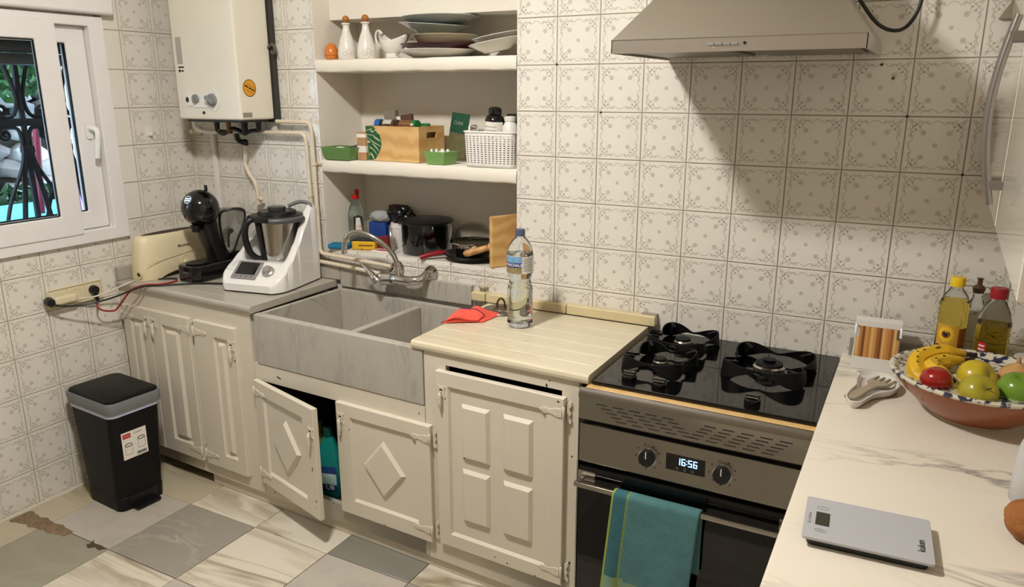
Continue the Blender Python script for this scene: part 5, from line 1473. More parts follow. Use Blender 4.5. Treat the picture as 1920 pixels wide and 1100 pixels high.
# gravy boat
gb = thing('gravy_boat', 'white china gravy boat with a looped handle on the top shelf', 'gravy boat', (1.056, 0.088, ZA), math.radians(-4))
def boat(u, v):
    a = 2 * PI * u; x0 = math.cos(a); y0 = math.sin(a)
    prof = [(0.34, 0.012), (0.42, 0.018), (0.66, 0.026), (0.88, 0.042), (0.97, 0.060), (1.0, 0.076)]
    k = v * 5; i = min(int(k), 4); t = k - i
    r = prof[i][0] * (1 - t) + prof[i + 1][0] * t; z = prof[i][1] * (1 - t) + prof[i + 1][1] * t
    lip = max(0, v - 0.55) / 0.45
    z += lip * (0.012 * max(0, x0) ** 3 + 0.024 * max(0, -x0) ** 3 - 0.010 * y0 * y0)
    return (r * (0.062 + 0.018 * lip * max(0, x0) ** 3) * x0, r * 0.036 * y0, z)
g = G(); g.grid(boat, 36, 15, cu=True); o = g.obj('bowl', ceram, gb, smooth=60); md = o.modifiers.new('t', 'SOLIDIFY'); md.thickness = 0.003; md.offset = -1
g = G(); g.lathe([(0.0, 0.0), (0.030, 0.0), (0.026, 0.008), (0.019, 0.014), (0, 0.014)], 28); g.obj('foot', ceram, gb, smooth=50)
g = G(); g.tube(smooth([(-0.050, 0, 0.092), (-0.066, 0, 0.104), (-0.080, 0, 0.098), (-0.084, 0, 0.075), (-0.070, 0, 0.050), (-0.045, 0, 0.042)], 5), 0.0048, 10); g.obj('handle', ceram, gb, smooth=60)
# plates
def plate(label, loc, R, h, m, tilt=(0, 0, 0), well=0.6, th=0.004, group='plates stacked on the top shelf'):
    t = thing('plate', label, 'plate', loc, group=group, rot=tilt)
    p = [(0.0, 0.0), (R * well * 0.92, 0.0), (R * well, 0.003), (R * 0.97, h - 0.002), (R, h), (R * 0.985, h + 0.002), (R * well, 0.003 + th), (R * well * 0.9, th), (0.0, th)]
    g = G(); g.lathe(p, 48); g.obj('dish', m, t, smooth=50)
    return t
pl_w = mat('plate_white', (206, 202, 192), 0.2, var=0.02, coat=0.3); pl_g = mat('plate_grey_glaze', (176, 182, 178), 0.2, var=0.03, coat=0.3)
pl_y = mat('plate_ivory', (196, 186, 156), 0.22, var=0.04, coat=0.3); pl_r = mat('plate_wine', (84, 22, 34), 0.25, var=0.05, coat=0.3)
PX, PY = 1.250, 0.100
plate('large white plate at the bottom of the stack on the top shelf', (PX, PY, ZA), 0.150, 0.026, pl_w, well=0.62)
plate('dark wine-red plate second from the bottom of the stack', (PX - 0.005, PY + 0.01, ZA + 0.0275), 0.140, 0.020, pl_r, well=0.72)
t = plate('ivory plate in the middle of the stack, above the wine-red one', (PX + 0.025, PY + 0.02, ZA + 0.048), 0.125, 0.030, pl_y, well=0.80)
plate('tilted grey-white dish second from the top of the stack', (PX - 0.020, PY + 0.01, ZA + 0.084), 0.132, 0.034, pl_g, (0.02, 0.07, 0), well=0.45)
plate('wide grey-white dish crowning the plate stack', (PX + 0.008, PY + 0.006, ZA + 0.1205), 0.146, 0.021, pl_g, (0.0, -0.02, 0), well=0.62)
plate('lower deep white plate leaning at the right end of the top shelf', (1.500, 0.110, ZA + 0.018), 0.100, 0.036, pl_w, (0.10, -0.16, 0), well=0.5, group='deep plates at the right end of the shelf')
plate('upper deep white plate leaning at the right end of the top shelf', (1.506, 0.115, ZA + 0.040), 0.095, 0.034, pl_w, (0.10, -0.16, 0), well=0.5, group='deep plates at the right end of the shelf')
g = G(); g.prism([(-0.02, -0.012), (0.022, -0.010), (0.0, 0.016)], 0, 0.016); tag(g.obj('china_shard', ceram, None, (1.108, 0.012, ZA), bevel=0.002), 'small white china piece under the rim of the bottom plate', 'china')

# ================================================================== MIDDLE SHELF
ZB = 1.3015
grn = mat('green_plastic', (96, 134, 74), 0.4, var=0.04); grn2 = mat('light_green_plastic', (118, 158, 86), 0.4, var=0.04)
def tray(name, label, loc, w, d, h, m, rotz=0.0, fl=1.28):
    t = thing(name, label, 'tray', loc, rotz)
    def ringp(k, z, s): return [(w / 2 * k, d / 2 * k), (-w / 2 * k, d / 2 * k), (-w / 2 * k, -d / 2 * k), (w / 2 * k, -d / 2 * k)]
    g = G(); a = ringp(1, 0, 0); b = ringp(fl, h, 0); c = [(x - math.copysign(0.003, x), y - math.copysign(0.003, y)) for x, y in b]; e = [(x - math.copysign(0.003, x), y - math.copysign(0.003, y)) for x, y in a]
    vs = [(p[0], p[1], 0) for p in a] + [(p[0], p[1], h) for p in b] + [(p[0], p[1], h) for p in c] + [(p[0], p[1], 0.003) for p in e]
    fs = [(3, 2, 1, 0), (12, 13, 14, 15)]
    for i in range(4):
        j = (i + 1) % 4
        fs += [(i, j, 4 + j, 4 + i), (4 + i, 4 + j, 8 + j, 8 + i), (8 + i, 8 + j, 12 + j, 12 + i)]
    g.add(vs, fs); g.obj('shell', m, t, bevel=0.0012, seg=1)
    return t
tray('green_tray', 'dark green flared tray at the left end of the middle shelf', (0.832, 0.042, ZB), 0.118, 0.092, 0.050, grn)
g = G(); g.box((-0.040, -0.028, 0), (0.040, 0.020, 0.010)); tag(g.obj('dark_pouch', mat('dark_brown_wrap', (48, 32, 30), 0.4, var=0.1), None, (0.850, 0.060, 1.338), (0.28, -0.25, 0.3), bevel=0.003), 'dark brown wrapper sticking out of the left green tray', 'wrapper')
g = G(); g.ball((0, 0, 0), (0.026, 0.018, 0.012), 14, 8); tag(g.obj('white_packet', paper, None, (0.818, 0.030, 1.340)), 'small white packet in the left green tray', 'packet')
g = G(); g.box((-0.020, -0.025, 0), (0.020, 0.025, 0.108)); cb_ = tag(g.obj('carton', mat('kraft_card', (176, 136, 96), 0.7, var=0.08), None, (0.915, 0.068, ZB), (0, 0, 0.1), bevel=0.001, seg=1), 'narrow brown and white carton between green tray and wooden crate', 'carton')
g = G()
g.box((-0.0206, -0.0256, 0.030), (0.0206, 0.0256, 0.055)).box((-0.0206, -0.0256, 0.088), (0.0206, 0.0256, 0.102)); parts(g, 'white_band', paper, cb_)
# wooden crate with a painted leaf
cr = thing('wooden_crate', 'pale wooden crate with a painted green leaf on the middle shelf', 'crate', (1.068, 0.130, ZB), -0.06)
w2, d2, hC = 0.132, 0.082, 0.134
g = G(); g.box((-w2, -d2, 0), (w2, -d2 + 0.010, hC)); g.obj('front_board', wood_l, cr, bevel=0.001, seg=1)
g = G(); g.box((-w2, d2 - 0.010, 0), (w2, d2, hC)); g.obj('back_board', wood_l, cr, bevel=0.001, seg=1)
hole = [(-0.035 + 0.0, 0.092), (0.035, 0.092), (0.035, 0.10), (0.028, 0.112), (-0.028, 0.112), (-0.035, 0.10)]
for sx in (-1, 1):
    g = G(); x0, x1 = (w2 - 0.010, w2) if sx > 0 else (-w2, -w2 + 0.010)
    yy0, yy1 = -d2 + 0.0102, d2 - 0.0102
    g.box((x0, yy0, 0), (x1, yy1, 0.090)).box((x0, yy0, 0.112), (x1, yy1, hC)).box((x0, yy0, 0.09), (x1, -0.032, 0.112)).box((x0, 0.032, 0.09), (x1, yy1, 0.112))
    g.obj('side_board', wood_l, cr)
g = G(); g.box((-w2 + 0.0102, -d2 + 0.0102, 0.0), (w2 - 0.0102, d2 - 0.0102, 0.008)); g.obj('bottom', wood_l, cr)
lf = [(-0.1315, 0.002), (-0.1315, 0.1325), (-0.095, 0.1325), (-0.078, 0.122), (-0.074, 0.108), (-0.060, 0.100), (-0.054, 0.080), (-0.053, 0.060), (-0.060, 0.040), (-0.072, 0.024), (-0.085, 0.006), (-0.098, 0.002)]
g = G(); g.prism(lf, -d2 - 0.0007, -d2 - 0.0001, 'xz'); lfo = g.obj('painted_leaf', mat('leaf_paint', (22, 84, 50), 0.45, var=0.06), cr)
g = G()
for (pts, w) in (([(-0.128, 0.115), (-0.11, 0.120), (-0.095, 0.126)], 0.0016), ([(-0.128, 0.102), (-0.105, 0.098), (-0.085, 0.098)], 0.0012), ([(-0.122, 0.088), (-0.095, 0.072), (-0.070, 0.062), (-0.054, 0.055)], 0.0018), ([(-0.092, 0.094), (-0.075, 0.085), (-0.056, 0.075)], 0.0030), ([(-0.118, 0.055), (-0.095, 0.042), (-0.076, 0.022)], 0.0018), ([(-0.100, 0.066), (-0.083, 0.054), (-0.066, 0.036)], 0.0022), ([(-0.112, 0.030), (-0.102, 0.020), (-0.092, 0.003)], 0.0034), ([(-0.126, 0.10), (-0.124, 0.05), (-0.119, 0.004)], 0.0014)):
    ps = smooth([Vector(p) for p in pts], 4)
    for sgn in (1,):
        L = []
        for i, p in enumerate(ps):
            d = (ps[min(i + 1, len(ps) - 1)] - ps[max(i - 1, 0)]).normalized(); nn = Vector((-d.y, d.x)) * w * math.sin(PI * (0.12 + 0.88 * i / len(ps)))
            L.append((p + nn, p - nn))
        for i in range(len(L) - 1):
            g.add([(q.x, -d2 - 0.0011, q.y) for q in (L[i][0], L[i][1], L[i + 1][1], L[i + 1][0])], [(0, 1, 2, 3)])
for (cx, cz, rx, rz) in ((-0.098, 0.113, 0.010, 0.0030), (-0.118, 0.072, 0.0085, 0.0042), (-0.080, 0.118, 0.006, 0.0035), (-0.108, 0.048, 0.006, 0.0025), (-0.116, 0.022, 0.004, 0.0018)):
    g.add([(cx + rx * math.cos(a), -d2 - 0.0011, cz + rz * math.sin(a) - 0.25 * rx * math.cos(a)) for a in [2 * PI * i / 10 for i in range(10)]], [list(range(10))])
o = g.obj('leaf_vein', mat('leaf_cream', (196, 190, 140), 0.5), lfo, smooth=0); o['kind'] = 'stuff'
# contents of the crate
g = G(); g.box((-0.108, -0.060, 0), (0.108, 0.060, 0.112)); tag(g.obj('cardboard_box', mat('cardboard', (150, 118, 84), 0.8, var=0.08), None, (1.068, 0.130, ZB + 0.0085), (0, 0, -0.06), bevel=0.001, seg=1), 'flat cardboard box filling the wooden crate under the jars', 'box')
ZJ = ZB + 0.121
spice = mat('spice_fill', (120, 84, 56), 0.7, var=0.2, scale=80)
jr = thing('spice_jar', 'lying spice jar with blue cap on top of the wooden crate', 'jar', (1.025, 0.088, ZJ + 0.0185))
g = G(); g.M = Matrix.Rotation(PI / 2, 4, 'Y'); g.lathe([(0.0, -0.036), (0.017, -0.036), (0.018, -0.030), (0.018, 0.045), (0.016, 0.050), (0.0, 0.050)], 24); g.obj('jar', glass, jr, smooth=50)
g = G(); g.M = Matrix.Rotation(PI / 2, 4, 'Y'); g.lathe([(0.0, -0.030), (0.0155, -0.030), (0.0155, 0.030), (0.0, 0.030)], 20); g.obj('contents', spice, jr, smooth=50)
g = G(); g.M = Matrix.Rotation(PI / 2, 4, 'Y'); g.lathe([(0.0, -0.062), (0.0185, -0.062), (0.0195, -0.058), (0.0195, -0.037), (0.0, -0.037)], 24); g.obj('cap', mat('blue_cap', (40, 96, 170), 0.4), jr, smooth=40)
g = G(); g.M = Matrix.Rotation(PI / 2, 4, 'Y'); g.lathe([(0.0183, -0.020), (0.0183, 0.020)], 20, a0=2.6, a1=4.6); g.obj('label', mat('jar_label', (196, 190, 184), 0.5, var=0.25, scale=90), jr)
jr = thing('spice_jar', 'lying brown spice jar with green cap beside the blue-capped one', 'jar', (1.118, 0.086, ZJ + 0.0185), -0.12)
g = G(); g.M = Matrix.Rotation(PI / 2, 4, 'Y'); g.lathe([(0.0, -0.040), (0.016, -0.040), (0.018, -0.034), (0.018, 0.026), (0.0, 0.026)], 24); g.obj('jar', mat('brown_jar', (128, 86, 54), 0.15, var=0.15, coat=0.4), jr, smooth=50)
g = G(); g.M = Matrix.Rotation(PI / 2, 4, 'Y'); g.lathe([(0.0, 0.027), (0.0185, 0.027), (0.0195, 0.032), (0.0185, 0.048), (0.0, 0.048)], 24); g.obj('cap', mat('green_cap', (30, 112, 56), 0.4), jr, smooth=40)
g = G(); g.lathe([(0.0, 0.0), (0.020, 0.0), (0.020, 0.008), (0.018, 0.010), (0, 0.010)], 24); tag(g.obj('jar_lid', mat('green_cap', (30, 112, 56), 0.4), None, (1.176, 0.115, ZB + 0.1345)), 'loose green screw lid on the crate edge', 'lid')
g = G(); g.box((-0.026, -0.014, 0), (0.026, 0.014, 0.070)); bx_ = tag(g.obj('tea_carton', mat('grey_card', (132, 120, 104), 0.7, var=0.06), None, (0.985, 0.160, ZJ - 0.0002), (0, -0.06, 0.1), bevel=0.001, seg=1), 'grey-brown carton standing at the back left in the crate', 'carton')
g = G(); g.box((-0.034, -0.010, 0), (0.034, 0.010, 0.024)); b2_ = tag(g.obj('small_carton', mat('brown_card', (92, 64, 46), 0.6, var=0.2, scale=60), None, (1.058, 0.150, ZJ + 0.030), (0.0, -0.12, 0.05), bevel=0.001, seg=1), 'small brown carton lying behind the blue-capped jar', 'carton')
g = G(); g.box((-0.0345, -0.0104, 0.004), (-0.016, 0.0104, 0.0205)); g.obj('white_end', paper, b2_)
g = G(); g.box((-0.040, -0.018, 0), (0.040, 0.018, 0.0295)); tag(g.obj('tea_carton', mat('kraft_card', (176, 136, 96), 0.7), None, (1.062, 0.155, ZJ - 0.0002)), 'kraft carton under the small brown carton in the crate', 'carton')
for k, (x, y) in enumerate(((1.150, 0.0625), )):
    g = G(); g.ball((0, 0, 0.006), (0.008, 0.008, 0.006), 10, 6); tag(g.obj('garlic_clove', mat('garlic', (220, 210, 190), 0.6), None, (x, y + 0.001, ZB + 0.1345)), 'single white garlic clove on the front edge of the crate', 'garlic')
# green pouch
po = thing('herb_pouch', 'dark green food pouch with a clear lower half, behind the small tray', 'pouch', (1.276, 0.165, ZB + 0.02), rot=(-0.16, 0.10, -0.1))
def pouch(u, v, z0, z1, s):
    x = (u - 0.5) * 0.088; z = z0 + (z1 - z0) * v
    return (x, s * (0.008 * math.sin(PI * u) * (1 - 0.7 * z / 0.165)), z)
for nm, z0, z1, m in (('clear_half', 0.0, 0.088, mat('olive_seeds', (104, 100, 70), 0.35, var=0.3, scale=80)), ('printed_half', 0.0883, 0.165, mat('pouch_green', (20, 72, 50), 0.4, var=0.05))):
    g = G(); g.grid(lambda u, v: pouch(u, v, z0, z1, -1), 14, 4); g.grid(lambda u, v: pouch(u, v, z0, z1, 1), 14, 4); pz = g.obj(nm, m, po, smooth=60)
g = G(); text(g, 'CHIA', 0.020, lambda x, y: (x, -0.0088, 0.126 + y)); g.obj('lettering', mat('pale_print', (150, 170, 150), 0.5), pz, smooth=0)
tray('green_tray', 'small light green tray of white caps in front of the pouch', (1.290, 0.048, ZB), 0.082, 0.070, 0.048, grn2, -0.1, 1.22)
rr = random.Random(11)
for k in range(7):
    g = G(); g.lathe([(0.0, 0.0), (0.010, 0.0), (0.011, 0.006), (0.006, 0.010), (0.004, 0.020), (0.0, 0.021)], 14)
    o = g.obj('dropper_cap', wht, None, (1.262 + 0.026 * (k % 3) + 0.006 * (k // 3), 0.026 + 0.022 * (k // 3), ZB + 0.036), (rr.uniform(-.4, .4), rr.uniform(-.4, .4), 0), smooth=40)
    tag(o, 'white conical cap %s in the small light green tray' % ('front left', 'front middle', 'front right', 'middle left', 'in the middle', 'middle right', 'at the back')[k], 'cap', 'white caps in the small green tray')
g = G(); g.box((-0.034, -0.028, 0), (0.034, 0.028, 0.030)); tag(g.obj('cap_packet', paper, None, (1.290, 0.048, ZB + 0.0035), (0, 0, -0.1), bevel=0.002), 'white paper packet under the caps in the small tray', 'packet')
# white woven basket
bs = thing('plastic_basket', 'white woven-look plastic basket at the right end of the middle shelf', 'basket', (1.515, 0.085, ZB))
wb_, db_, hb_ = 0.106, 0.082, 0.128
def bask(t, z):
    # rounded rectangle path, slightly flared
    k = 0.94 + 0.06 * z / hb_
    e = 7.0; a = 2 * PI * t
    c, s = math.cos(a), math.sin(a)
    r = 1 / (abs(c) ** e + abs(s) ** e) ** (1 / e)
    return (wb_ * k * r * c, db_ * k * r * s, z)
# equal-arc parametrisation
NP = 400; pth = [Vector(bask(i / NP, 0)) for i in range(NP + 1)]; acc = [0.0]
for i in range(NP): acc.append(acc[-1] + (pth[i + 1] - pth[i]).length)
def tt(s):
    s = (s % 1.0) * acc[-1]
    import bisect
    i = min(bisect.bisect_right(acc, s) - 1, NP - 1)
    return (i + (s - acc[i]) / max(1e-9, acc[i + 1] - acc[i])) / NP
NC, NR = 44, 13; g = G()
fxs = [0.0, 0.24, 0.76]; zs0, zs1 = 0.012, 0.112
us = [(c + f) / NC for c in range(NC) for f in fxs]; zl = [0.0] + [zs0 + (zs1 - zs0) * (r + f) / NR for r in range(NR) for f in (0.30, 0.70)] + [hb_ - 0.006]
tus = [tt(u) for u in us]
for z in zl:
    for t in tus: g.v.append(bask(t, z))
nu = len(us)
for j in range(len(zl) - 1):
    for i in range(nu):
        if i % 3 == 1 and j % 2 == 1 and j < 2 * NR:
            continue
        g.f.append([j * nu + i, j * nu + (i + 1) % nu, (j + 1) * nu + (i + 1) % nu, (j + 1) * nu + i]); g.m.append(0)
o = g.obj('weave', wht, bs, smooth=30); md = o.modifiers.new('t', 'SOLIDIFY'); md.thickness = 0.0022; md.offset = -1
g = G(); g.tube([bask(tt(i / 80), hb_ - 0.004) for i in range(80)], 0.0042, 8, closed=True); g.obj('rim', wht, bs)
g = G(); g.prism([bask(tt(i / 60), 0)[:2] for i in range(60)], 0.0, 0.004); g.obj('base', wht, bs)
for sx in (-1, 1):
    g = G(); g.tube(smooth([(sx * 0.102, -0.03, hb_ - 0.004), (sx * 0.106, -0.024, hb_ + 0.012), (sx * 0.106, 0.0, hb_ + 0.017), (sx * 0.106, 0.024, hb_ + 0.012), (sx * 0.102, 0.03, hb_ - 0.004)], 5), 0.0038, 8); g.obj('handle', wht, bs)
g = G(); g.box((-0.092, -0.066, 0), (0.092, 0.066, 0.074)); tag(g.obj('basket_shade_fill', mat('basket_shade', (66, 62, 58), 0.8, var=0.1), None, (1.512, 0.085, ZB + 0.0045), bevel=0.01, seg=2), 'dark grey filler added inside the white basket to shade its holes', 'pouch')  # made-up dark filler so the weave holes look shaded
bt = thing('supplement_bottle', 'black supplement bottle with white label standing in the basket', 'bottle', (1.512, 0.060, ZB + 0.0805), rot=(0.02, 0.06, 0))
g = G(); g.lathe([(0.0, -0.0005), (0.034, -0.0005), (0.036, 0.004), (0.036, 0.082), (0.030, 0.098), (0.022, 0.104), (0.0, 0.104)], 28); g.obj('body', blk_gl, bt, smooth=50)
g = G(); g.lathe([(0.0, 0.105), (0.023, 0.105), (0.024, 0.110), (0.024, 0.124), (0.020, 0.128), (0.006, 0.132), (0, 0.132)], 28); g.obj('cap', blk_gl, bt, smooth=40)
g = G(); g.lathe([(0.0363, 0.006), (0.0363, 0.080)], 30, a0=math.radians(180), a1=math.radians(352)); lb_ = g.obj('label', paper, bt)
g = G()
for k in range(5): g.lathe([(0.0366, 0.062 - k * 0.013), (0.0366, 0.064 - k * 0.013)], 10, a0=math.radians(230), a1=math.radians(310))
parts(g, 'small_print', ink_g, lb_)
bt = thing('pill_bottle', 'small white pill bottle lying at the right in the basket', 'bottle', (1.578, 0.062, ZB + 0.0805), rot=(0.0, 0.0, 0))
g = G(); g.lathe([(0.0, -0.0005), (0.026, -0.0005), (0.0275, 0.005), (0.0275, 0.062), (0.018, 0.080), (0.0, 0.080)], 24); g.obj('body', wht, bt, smooth=50)
g = G(); g.lathe([(0.0, 0.081), (0.020, 0.081), (0.021, 0.084), (0.021, 0.098), (0.0, 0.100)], 24); g.obj('cap', wht, bt, smooth=40)
g = G(); g.lathe([(0.0279, 0.028), (0.0279, 0.038)], 20, a0=math.radians(200), a1=math.radians(340)); g.obj('label_line', ink_g, bt)
g = G(); g.box((-0.030, -0.018, 0), (0.030, 0.018, 0.105)); tag(g.obj('dark_box', blk, None, (1.570, 0.122, ZB + 0.0805), (0.0, 0, 0.0), bevel=0.002), 'dark box behind the white pill bottle in the basket', 'box')

# ================================================================== LEDGE ABOVE THE SINK
ZC = 0.9375
g = G(); g.box((-0.044, -0.030, 0), (0.044, 0.030, 0.020)); tag(g.obj('blue_sponge', mat('blue_sponge', (24, 112, 152), 0.9, var=0.1, scale=60, bump=0.5, bscale=200), None, (0.800, 0.018, ZC), (0, 0, 0.3), bevel=0.007, seg=3), 'flat blue sponge cloth at the left end of the ledge', 'sponge')
sb = thing('soap_bottle', 'clear washing-up liquid bottle with red cap in the ledge corner', 'bottle', (0.806, 0.120, ZC))
g = G(); g.lathe([(0.0, 0.0), (0.030, 0.0), (0.034, 0.006), (0.034, 0.10), (0.033, 0.13), (0.024, 0.165), (0.013, 0.186), (0.012, 0.192), (0, 0.192)], 28); o = g.obj('flask', mat('soap_plastic', (206, 222, 214), 0.08, var=0, trans=0.95, ior=1.12), sb, smooth=60)
g = G(); g.lathe([(0.0, 0.193), (0.016, 0.193), (0.017, 0.198), (0.016, 0.210), (0.0, 0.212)], 20); cp_ = g.obj('cap', red_m, sb, smooth=40)
g = G(); g.ball((0.007, 0.004, 0.222), (0.010, 0.010, 0.012), 14, 10); g.obj('cap_tip', red_m, cp_, smooth=60)
a0 = math.atan2(-2.49, 2.09)
g = G(); g.grid(lambda u, v: (0.0345 * math.cos(a0 + (u - 0.3) * 1.1), 0.0345 * math.sin(a0 + (u - 0.3) * 1.1), 0.052 + 0.078 * v - 0.012 * (v > .9) * abs(2 * u - 1)), 12, 10); lb_ = g.obj('label', ink, sb)
g = G(); g.grid(lambda u, v: (0.0349 * math.cos(a0 + (u - 0.3) * 1.0 * (0.5 + 0.4 * (1 - v)) + 0.12), 0.0349 * math.sin(a0 + (u - 0.3) * (0.5 + 0.4 * (1 - v)) + 0.12), 0.054 + 0.064 * v), 10, 8); g.obj('label_panel', paper, lb_)
g = G(); text(g, 'ACTIV', 0.013, lambda x, y: (0.0352 * math.cos(a0 + 0.22 + x / 0.036), 0.0352 * math.sin(a0 + 0.22 + x / 0.036), 0.080 + y)); g.obj('lettering', red_m, lb_, smooth=0)
yp = mat('yellow_sponge', (220, 172, 40), 0.9, var=0.1, scale=60, bump=0.5, bscale=200)
g = G(); g.box((-0.050, -0.032, 0), (0.050, 0.032, 0.036)); ys_ = tag(g.obj('yellow_sponge', yp, None, (0.900, 0.060, ZC), (0, 0, 0.35), bevel=0.007, seg=3), 'yellow washing-up sponge on the ledge behind the spout', 'sponge')
g = G(); g.box((-0.020, -0.0332, 0.016), (0.040, -0.0300, 0.022)); g.obj('worn_slit', mat('slit_brown', (120, 74, 24), 0.9), ys_, bevel=0.001, seg=1)
g = G(); g.box((-0.05, -0.03, 0.0362), (0.05, 0.03, 0.041)); g.obj('scouring_pad', mat('scour_dark', (44, 44, 46), 0.9), ys_, bevel=0.002)
g = G(); g.box((-0.042, -0.026, 0), (0.042, 0.026, 0.100)); bb_ = tag(g.obj('blue_packet', mat('blue_pack', (30, 66, 140), 0.4, var=0.1), None, (0.902, 0.158, ZC), (0, 0, 0.1), bevel=0.006, seg=2), 'blue packet in a clear bag at the back of the ledge', 'packet')
def bagf(u, v):
    a = 2 * PI * u; t = PI * v
    r = 1 + 0.10 * math.sin(5 * a + 3 * t) * math.sin(t) + 0.06 * math.sin(9 * a - 7 * t) * math.sin(t)
    return (0.050 * r * math.sin(t) * math.cos(a), 0.030 * r * math.sin(t) * math.sin(a), 0.120 - 0.024 * r * math.cos(t))
g = G(); g.grid(bagf, 26, 12, cu=True); g.obj('clear_bag', mat('cellophane', (206, 208, 210), 0.15, var=0.1, scale=40, trans=0.5, ior=1.1), bb_, (0.012, -0.012, 0.004), smooth=30)
g = G(); g.box((-0.034, -0.02, 0), (0.034, 0.02, 0.165)); tag(g.obj('red_carton', mat('brick_red_card', (130, 36, 30), 0.6, var=0.08), None, (0.955, 0.215, ZC), (0, 0, 0.05), bevel=0.001, seg=1), 'tall brick-red carton at the back of the ledge', 'carton')
g = G(); g.prism([(-0.03, 0), (0.03, 0), (0.018, 0.055), (-0.024, 0.050)], -0.014, 0.014, 'xz'); tag(g.obj('red_pouch', mat('dark_red_pack', (112, 30, 26), 0.5, var=0.1), None, (0.965, 0.098, ZC), (0, 0, 0.3), bevel=0.003), 'dark red refill pouch beside the white canister', 'pouch')
ca = thing('white_canister', 'small white plastic canister with black bag stuffed on top', 'canister', (1.000, 0.160, ZC))
g = G(); g.lathe([(0.0, 0.0), (0.027, 0.0), (0.030, 0.004), (0.033, 0.080), (0.035, 0.082), (0.035, 0.104), (0.030, 0.106), (0.0, 0.106)], 28); g.obj('tub', wht, ca, smooth=40)
g = G()
def bag(u, v):
    a = 2 * PI * u; t = PI * v
    r = 1 + 0.13 * math.sin(5 * a + 4 * t) * math.sin(t) + 0.10 * math.sin(8 * a - 9 * t) * math.sin(t) + 0.07 * math.sin(13 * a + 15 * t) * math.sin(t)
    return (0.056 * r * math.sin(t) * math.cos(a), 0.040 * r * math.sin(t) * math.sin(a), -0.036 * r * math.cos(t))
g.grid(bag, 40, 20, cu=True); tag(g.obj('black_bag', mat('bin_liner_black', (14, 14, 15), 0.25, var=0.1), None, (1.018, 0.148, ZC + 0.141), smooth=25), 'crumpled black plastic bag on top of the white canister', 'bag')
g = G(); g.prism([(-0.055, -0.022), (0.05, -0.030), (0.058, 0.02), (-0.045, 0.030)], 0.0, 0.007); nk = tag(g.obj('paper_towel', paper, None, (1.012, 0.040, ZC), (0, 0, 0.15), bevel=0.002), 'folded white and red paper cloth lying on the ledge', 'cloth')
g = G(); g.prism([(-0.040, -0.012), (0.036, -0.020), (0.044, 0.006), (-0.032, 0.014)], 0.0072, 0.0080); g.obj('red_print', mat('pink_print', (196, 92, 92), 0.8, var=0.25, scale=60), nk)
# black pot, steel lid on edge
pt = thing('black_pot', 'black enamel stockpot with its lid on, in the middle of the ledge', 'pot', (1.160, 0.130, ZC))
g = G(); g.lathe([(0.0, 0.0), (0.096, 0.0), (0.101, 0.005), (0.104, 0.118), (0.107, 0.122), (0.104, 0.126), (0.0, 0.126)], 44); g.obj('body', blk_gl, pt, smooth=50)
g = G(); g.lathe([(0.106, 0.1265), (0.108, 0.129), (0.100, 0.134), (0.05, 0.140), (0.0, 0.141)], 44); g.obj('lid', blk, pt, smooth=60)
g = G(); g.M = Matrix.Rotation(math.radians(90), 4, 'Y'); g.lathe([(0.0, -0.006), (0.050, -0.005), (0.056, -0.001), (0.056, 0.002), (0.0, 0.005)], 36)
tag(g.obj('steel_lid', mat('satin_lid', (170, 168, 164), 0.3, metal=0.9), None, (1.040, 0.052, ZC + 0.0568), (0.0, -0.10, 0.62), smooth=50), 'round steel lid standing on edge against the black pot', 'lid')
# pan stack
fpn = thing('frying_pan', 'black frying pan with red handle under the saucepan', 'pan', (1.392, 0.095, ZC))
g = G(); g.lathe([(0.0, 0.0), (0.080, 0.0), (0.088, 0.004), (0.108, 0.024), (0.111, 0.025), (0.106, 0.027), (0.084, 0.007), (0.0, 0.005)], 44); g.obj('pan', blk_gl, fpn, smooth=50)
g = G(); g.tube([(-0.095, -0.040, 0.022), (-0.110, -0.055, 0.026), (-0.150, -0.095, 0.016), (-0.168, -0.112, 0.010)], [0.007, 0.010, 0.010, 0.009], 12); g.obj('handle', mat('dark_red_handle', (132, 16, 26), 0.35), fpn, smooth=60)
sp_ = thing('saucepan', 'small shiny steel saucepan standing in the frying pan', 'saucepan', (1.390, 0.098, ZC + 0.0055))
g = G(); g.lathe([(0.0, 0.0), (0.058, 0.0), (0.062, 0.004), (0.063, 0.062), (0.066, 0.064), (0.061, 0.064), (0.059, 0.006), (0.0, 0.004)], 40); g.obj('pot', chrome, sp_, smooth=50)
g = G(); g.tube([(0.062, -0.010, 0.055), (0.085, -0.012, 0.060), (0.125, -0.016, 0.062)], 0.004, 8); g.obj('handle', chrome, sp_)
gd = thing('glass_lid', 'domed glass lid with knob upturned over the steel saucepan', 'lid', (1.390, 0.098, ZC + 0.0700))
g = G(); g.lathe([(0.080, 0.0), (0.083, 0.003), (0.080, 0.018), (0.068, 0.046), (0.045, 0.066), (0.020, 0.073), (0.0, 0.074)], 44); o = g.obj('dome', mat('smoky_glass', (214, 212, 208), 0.03, var=0, trans=1.0, ior=1.12), gd, smooth=60); md = o.modifiers.new('t', 'SOLIDIFY'); md.thickness = 0.003
g = G(); g.lathe([(0.081, -0.002), (0.085, -0.002), (0.085, 0.002), (0.081, 0.002), (0.081, -0.002)], 44); g.obj('rim', chrome, gd)
rp_ = thing('rolling_pin', 'wooden rolling pin handle resting against the chopping board', 'rolling pin', (1.455, 0.000, ZC + 0.048))
g = G(); g.tube([(-0.030, -0.020, -0.006), (-0.022, -0.014, -0.002), (0.010, 0.0, 0.008), (0.050, 0.020, 0.020)], [0.007, 0.013, 0.013, 0.011], 14); g.obj('grip', wood_h, rp_, smooth=60)
g = G(); g.tube([(0.051, 0.0205, 0.0204), (0.058, 0.024, 0.0225), (0.085, 0.0375, 0.0310)], [0.012, 0.016, 0.016], 14); g.obj('barrel', wood_h, rp_, smooth=60)
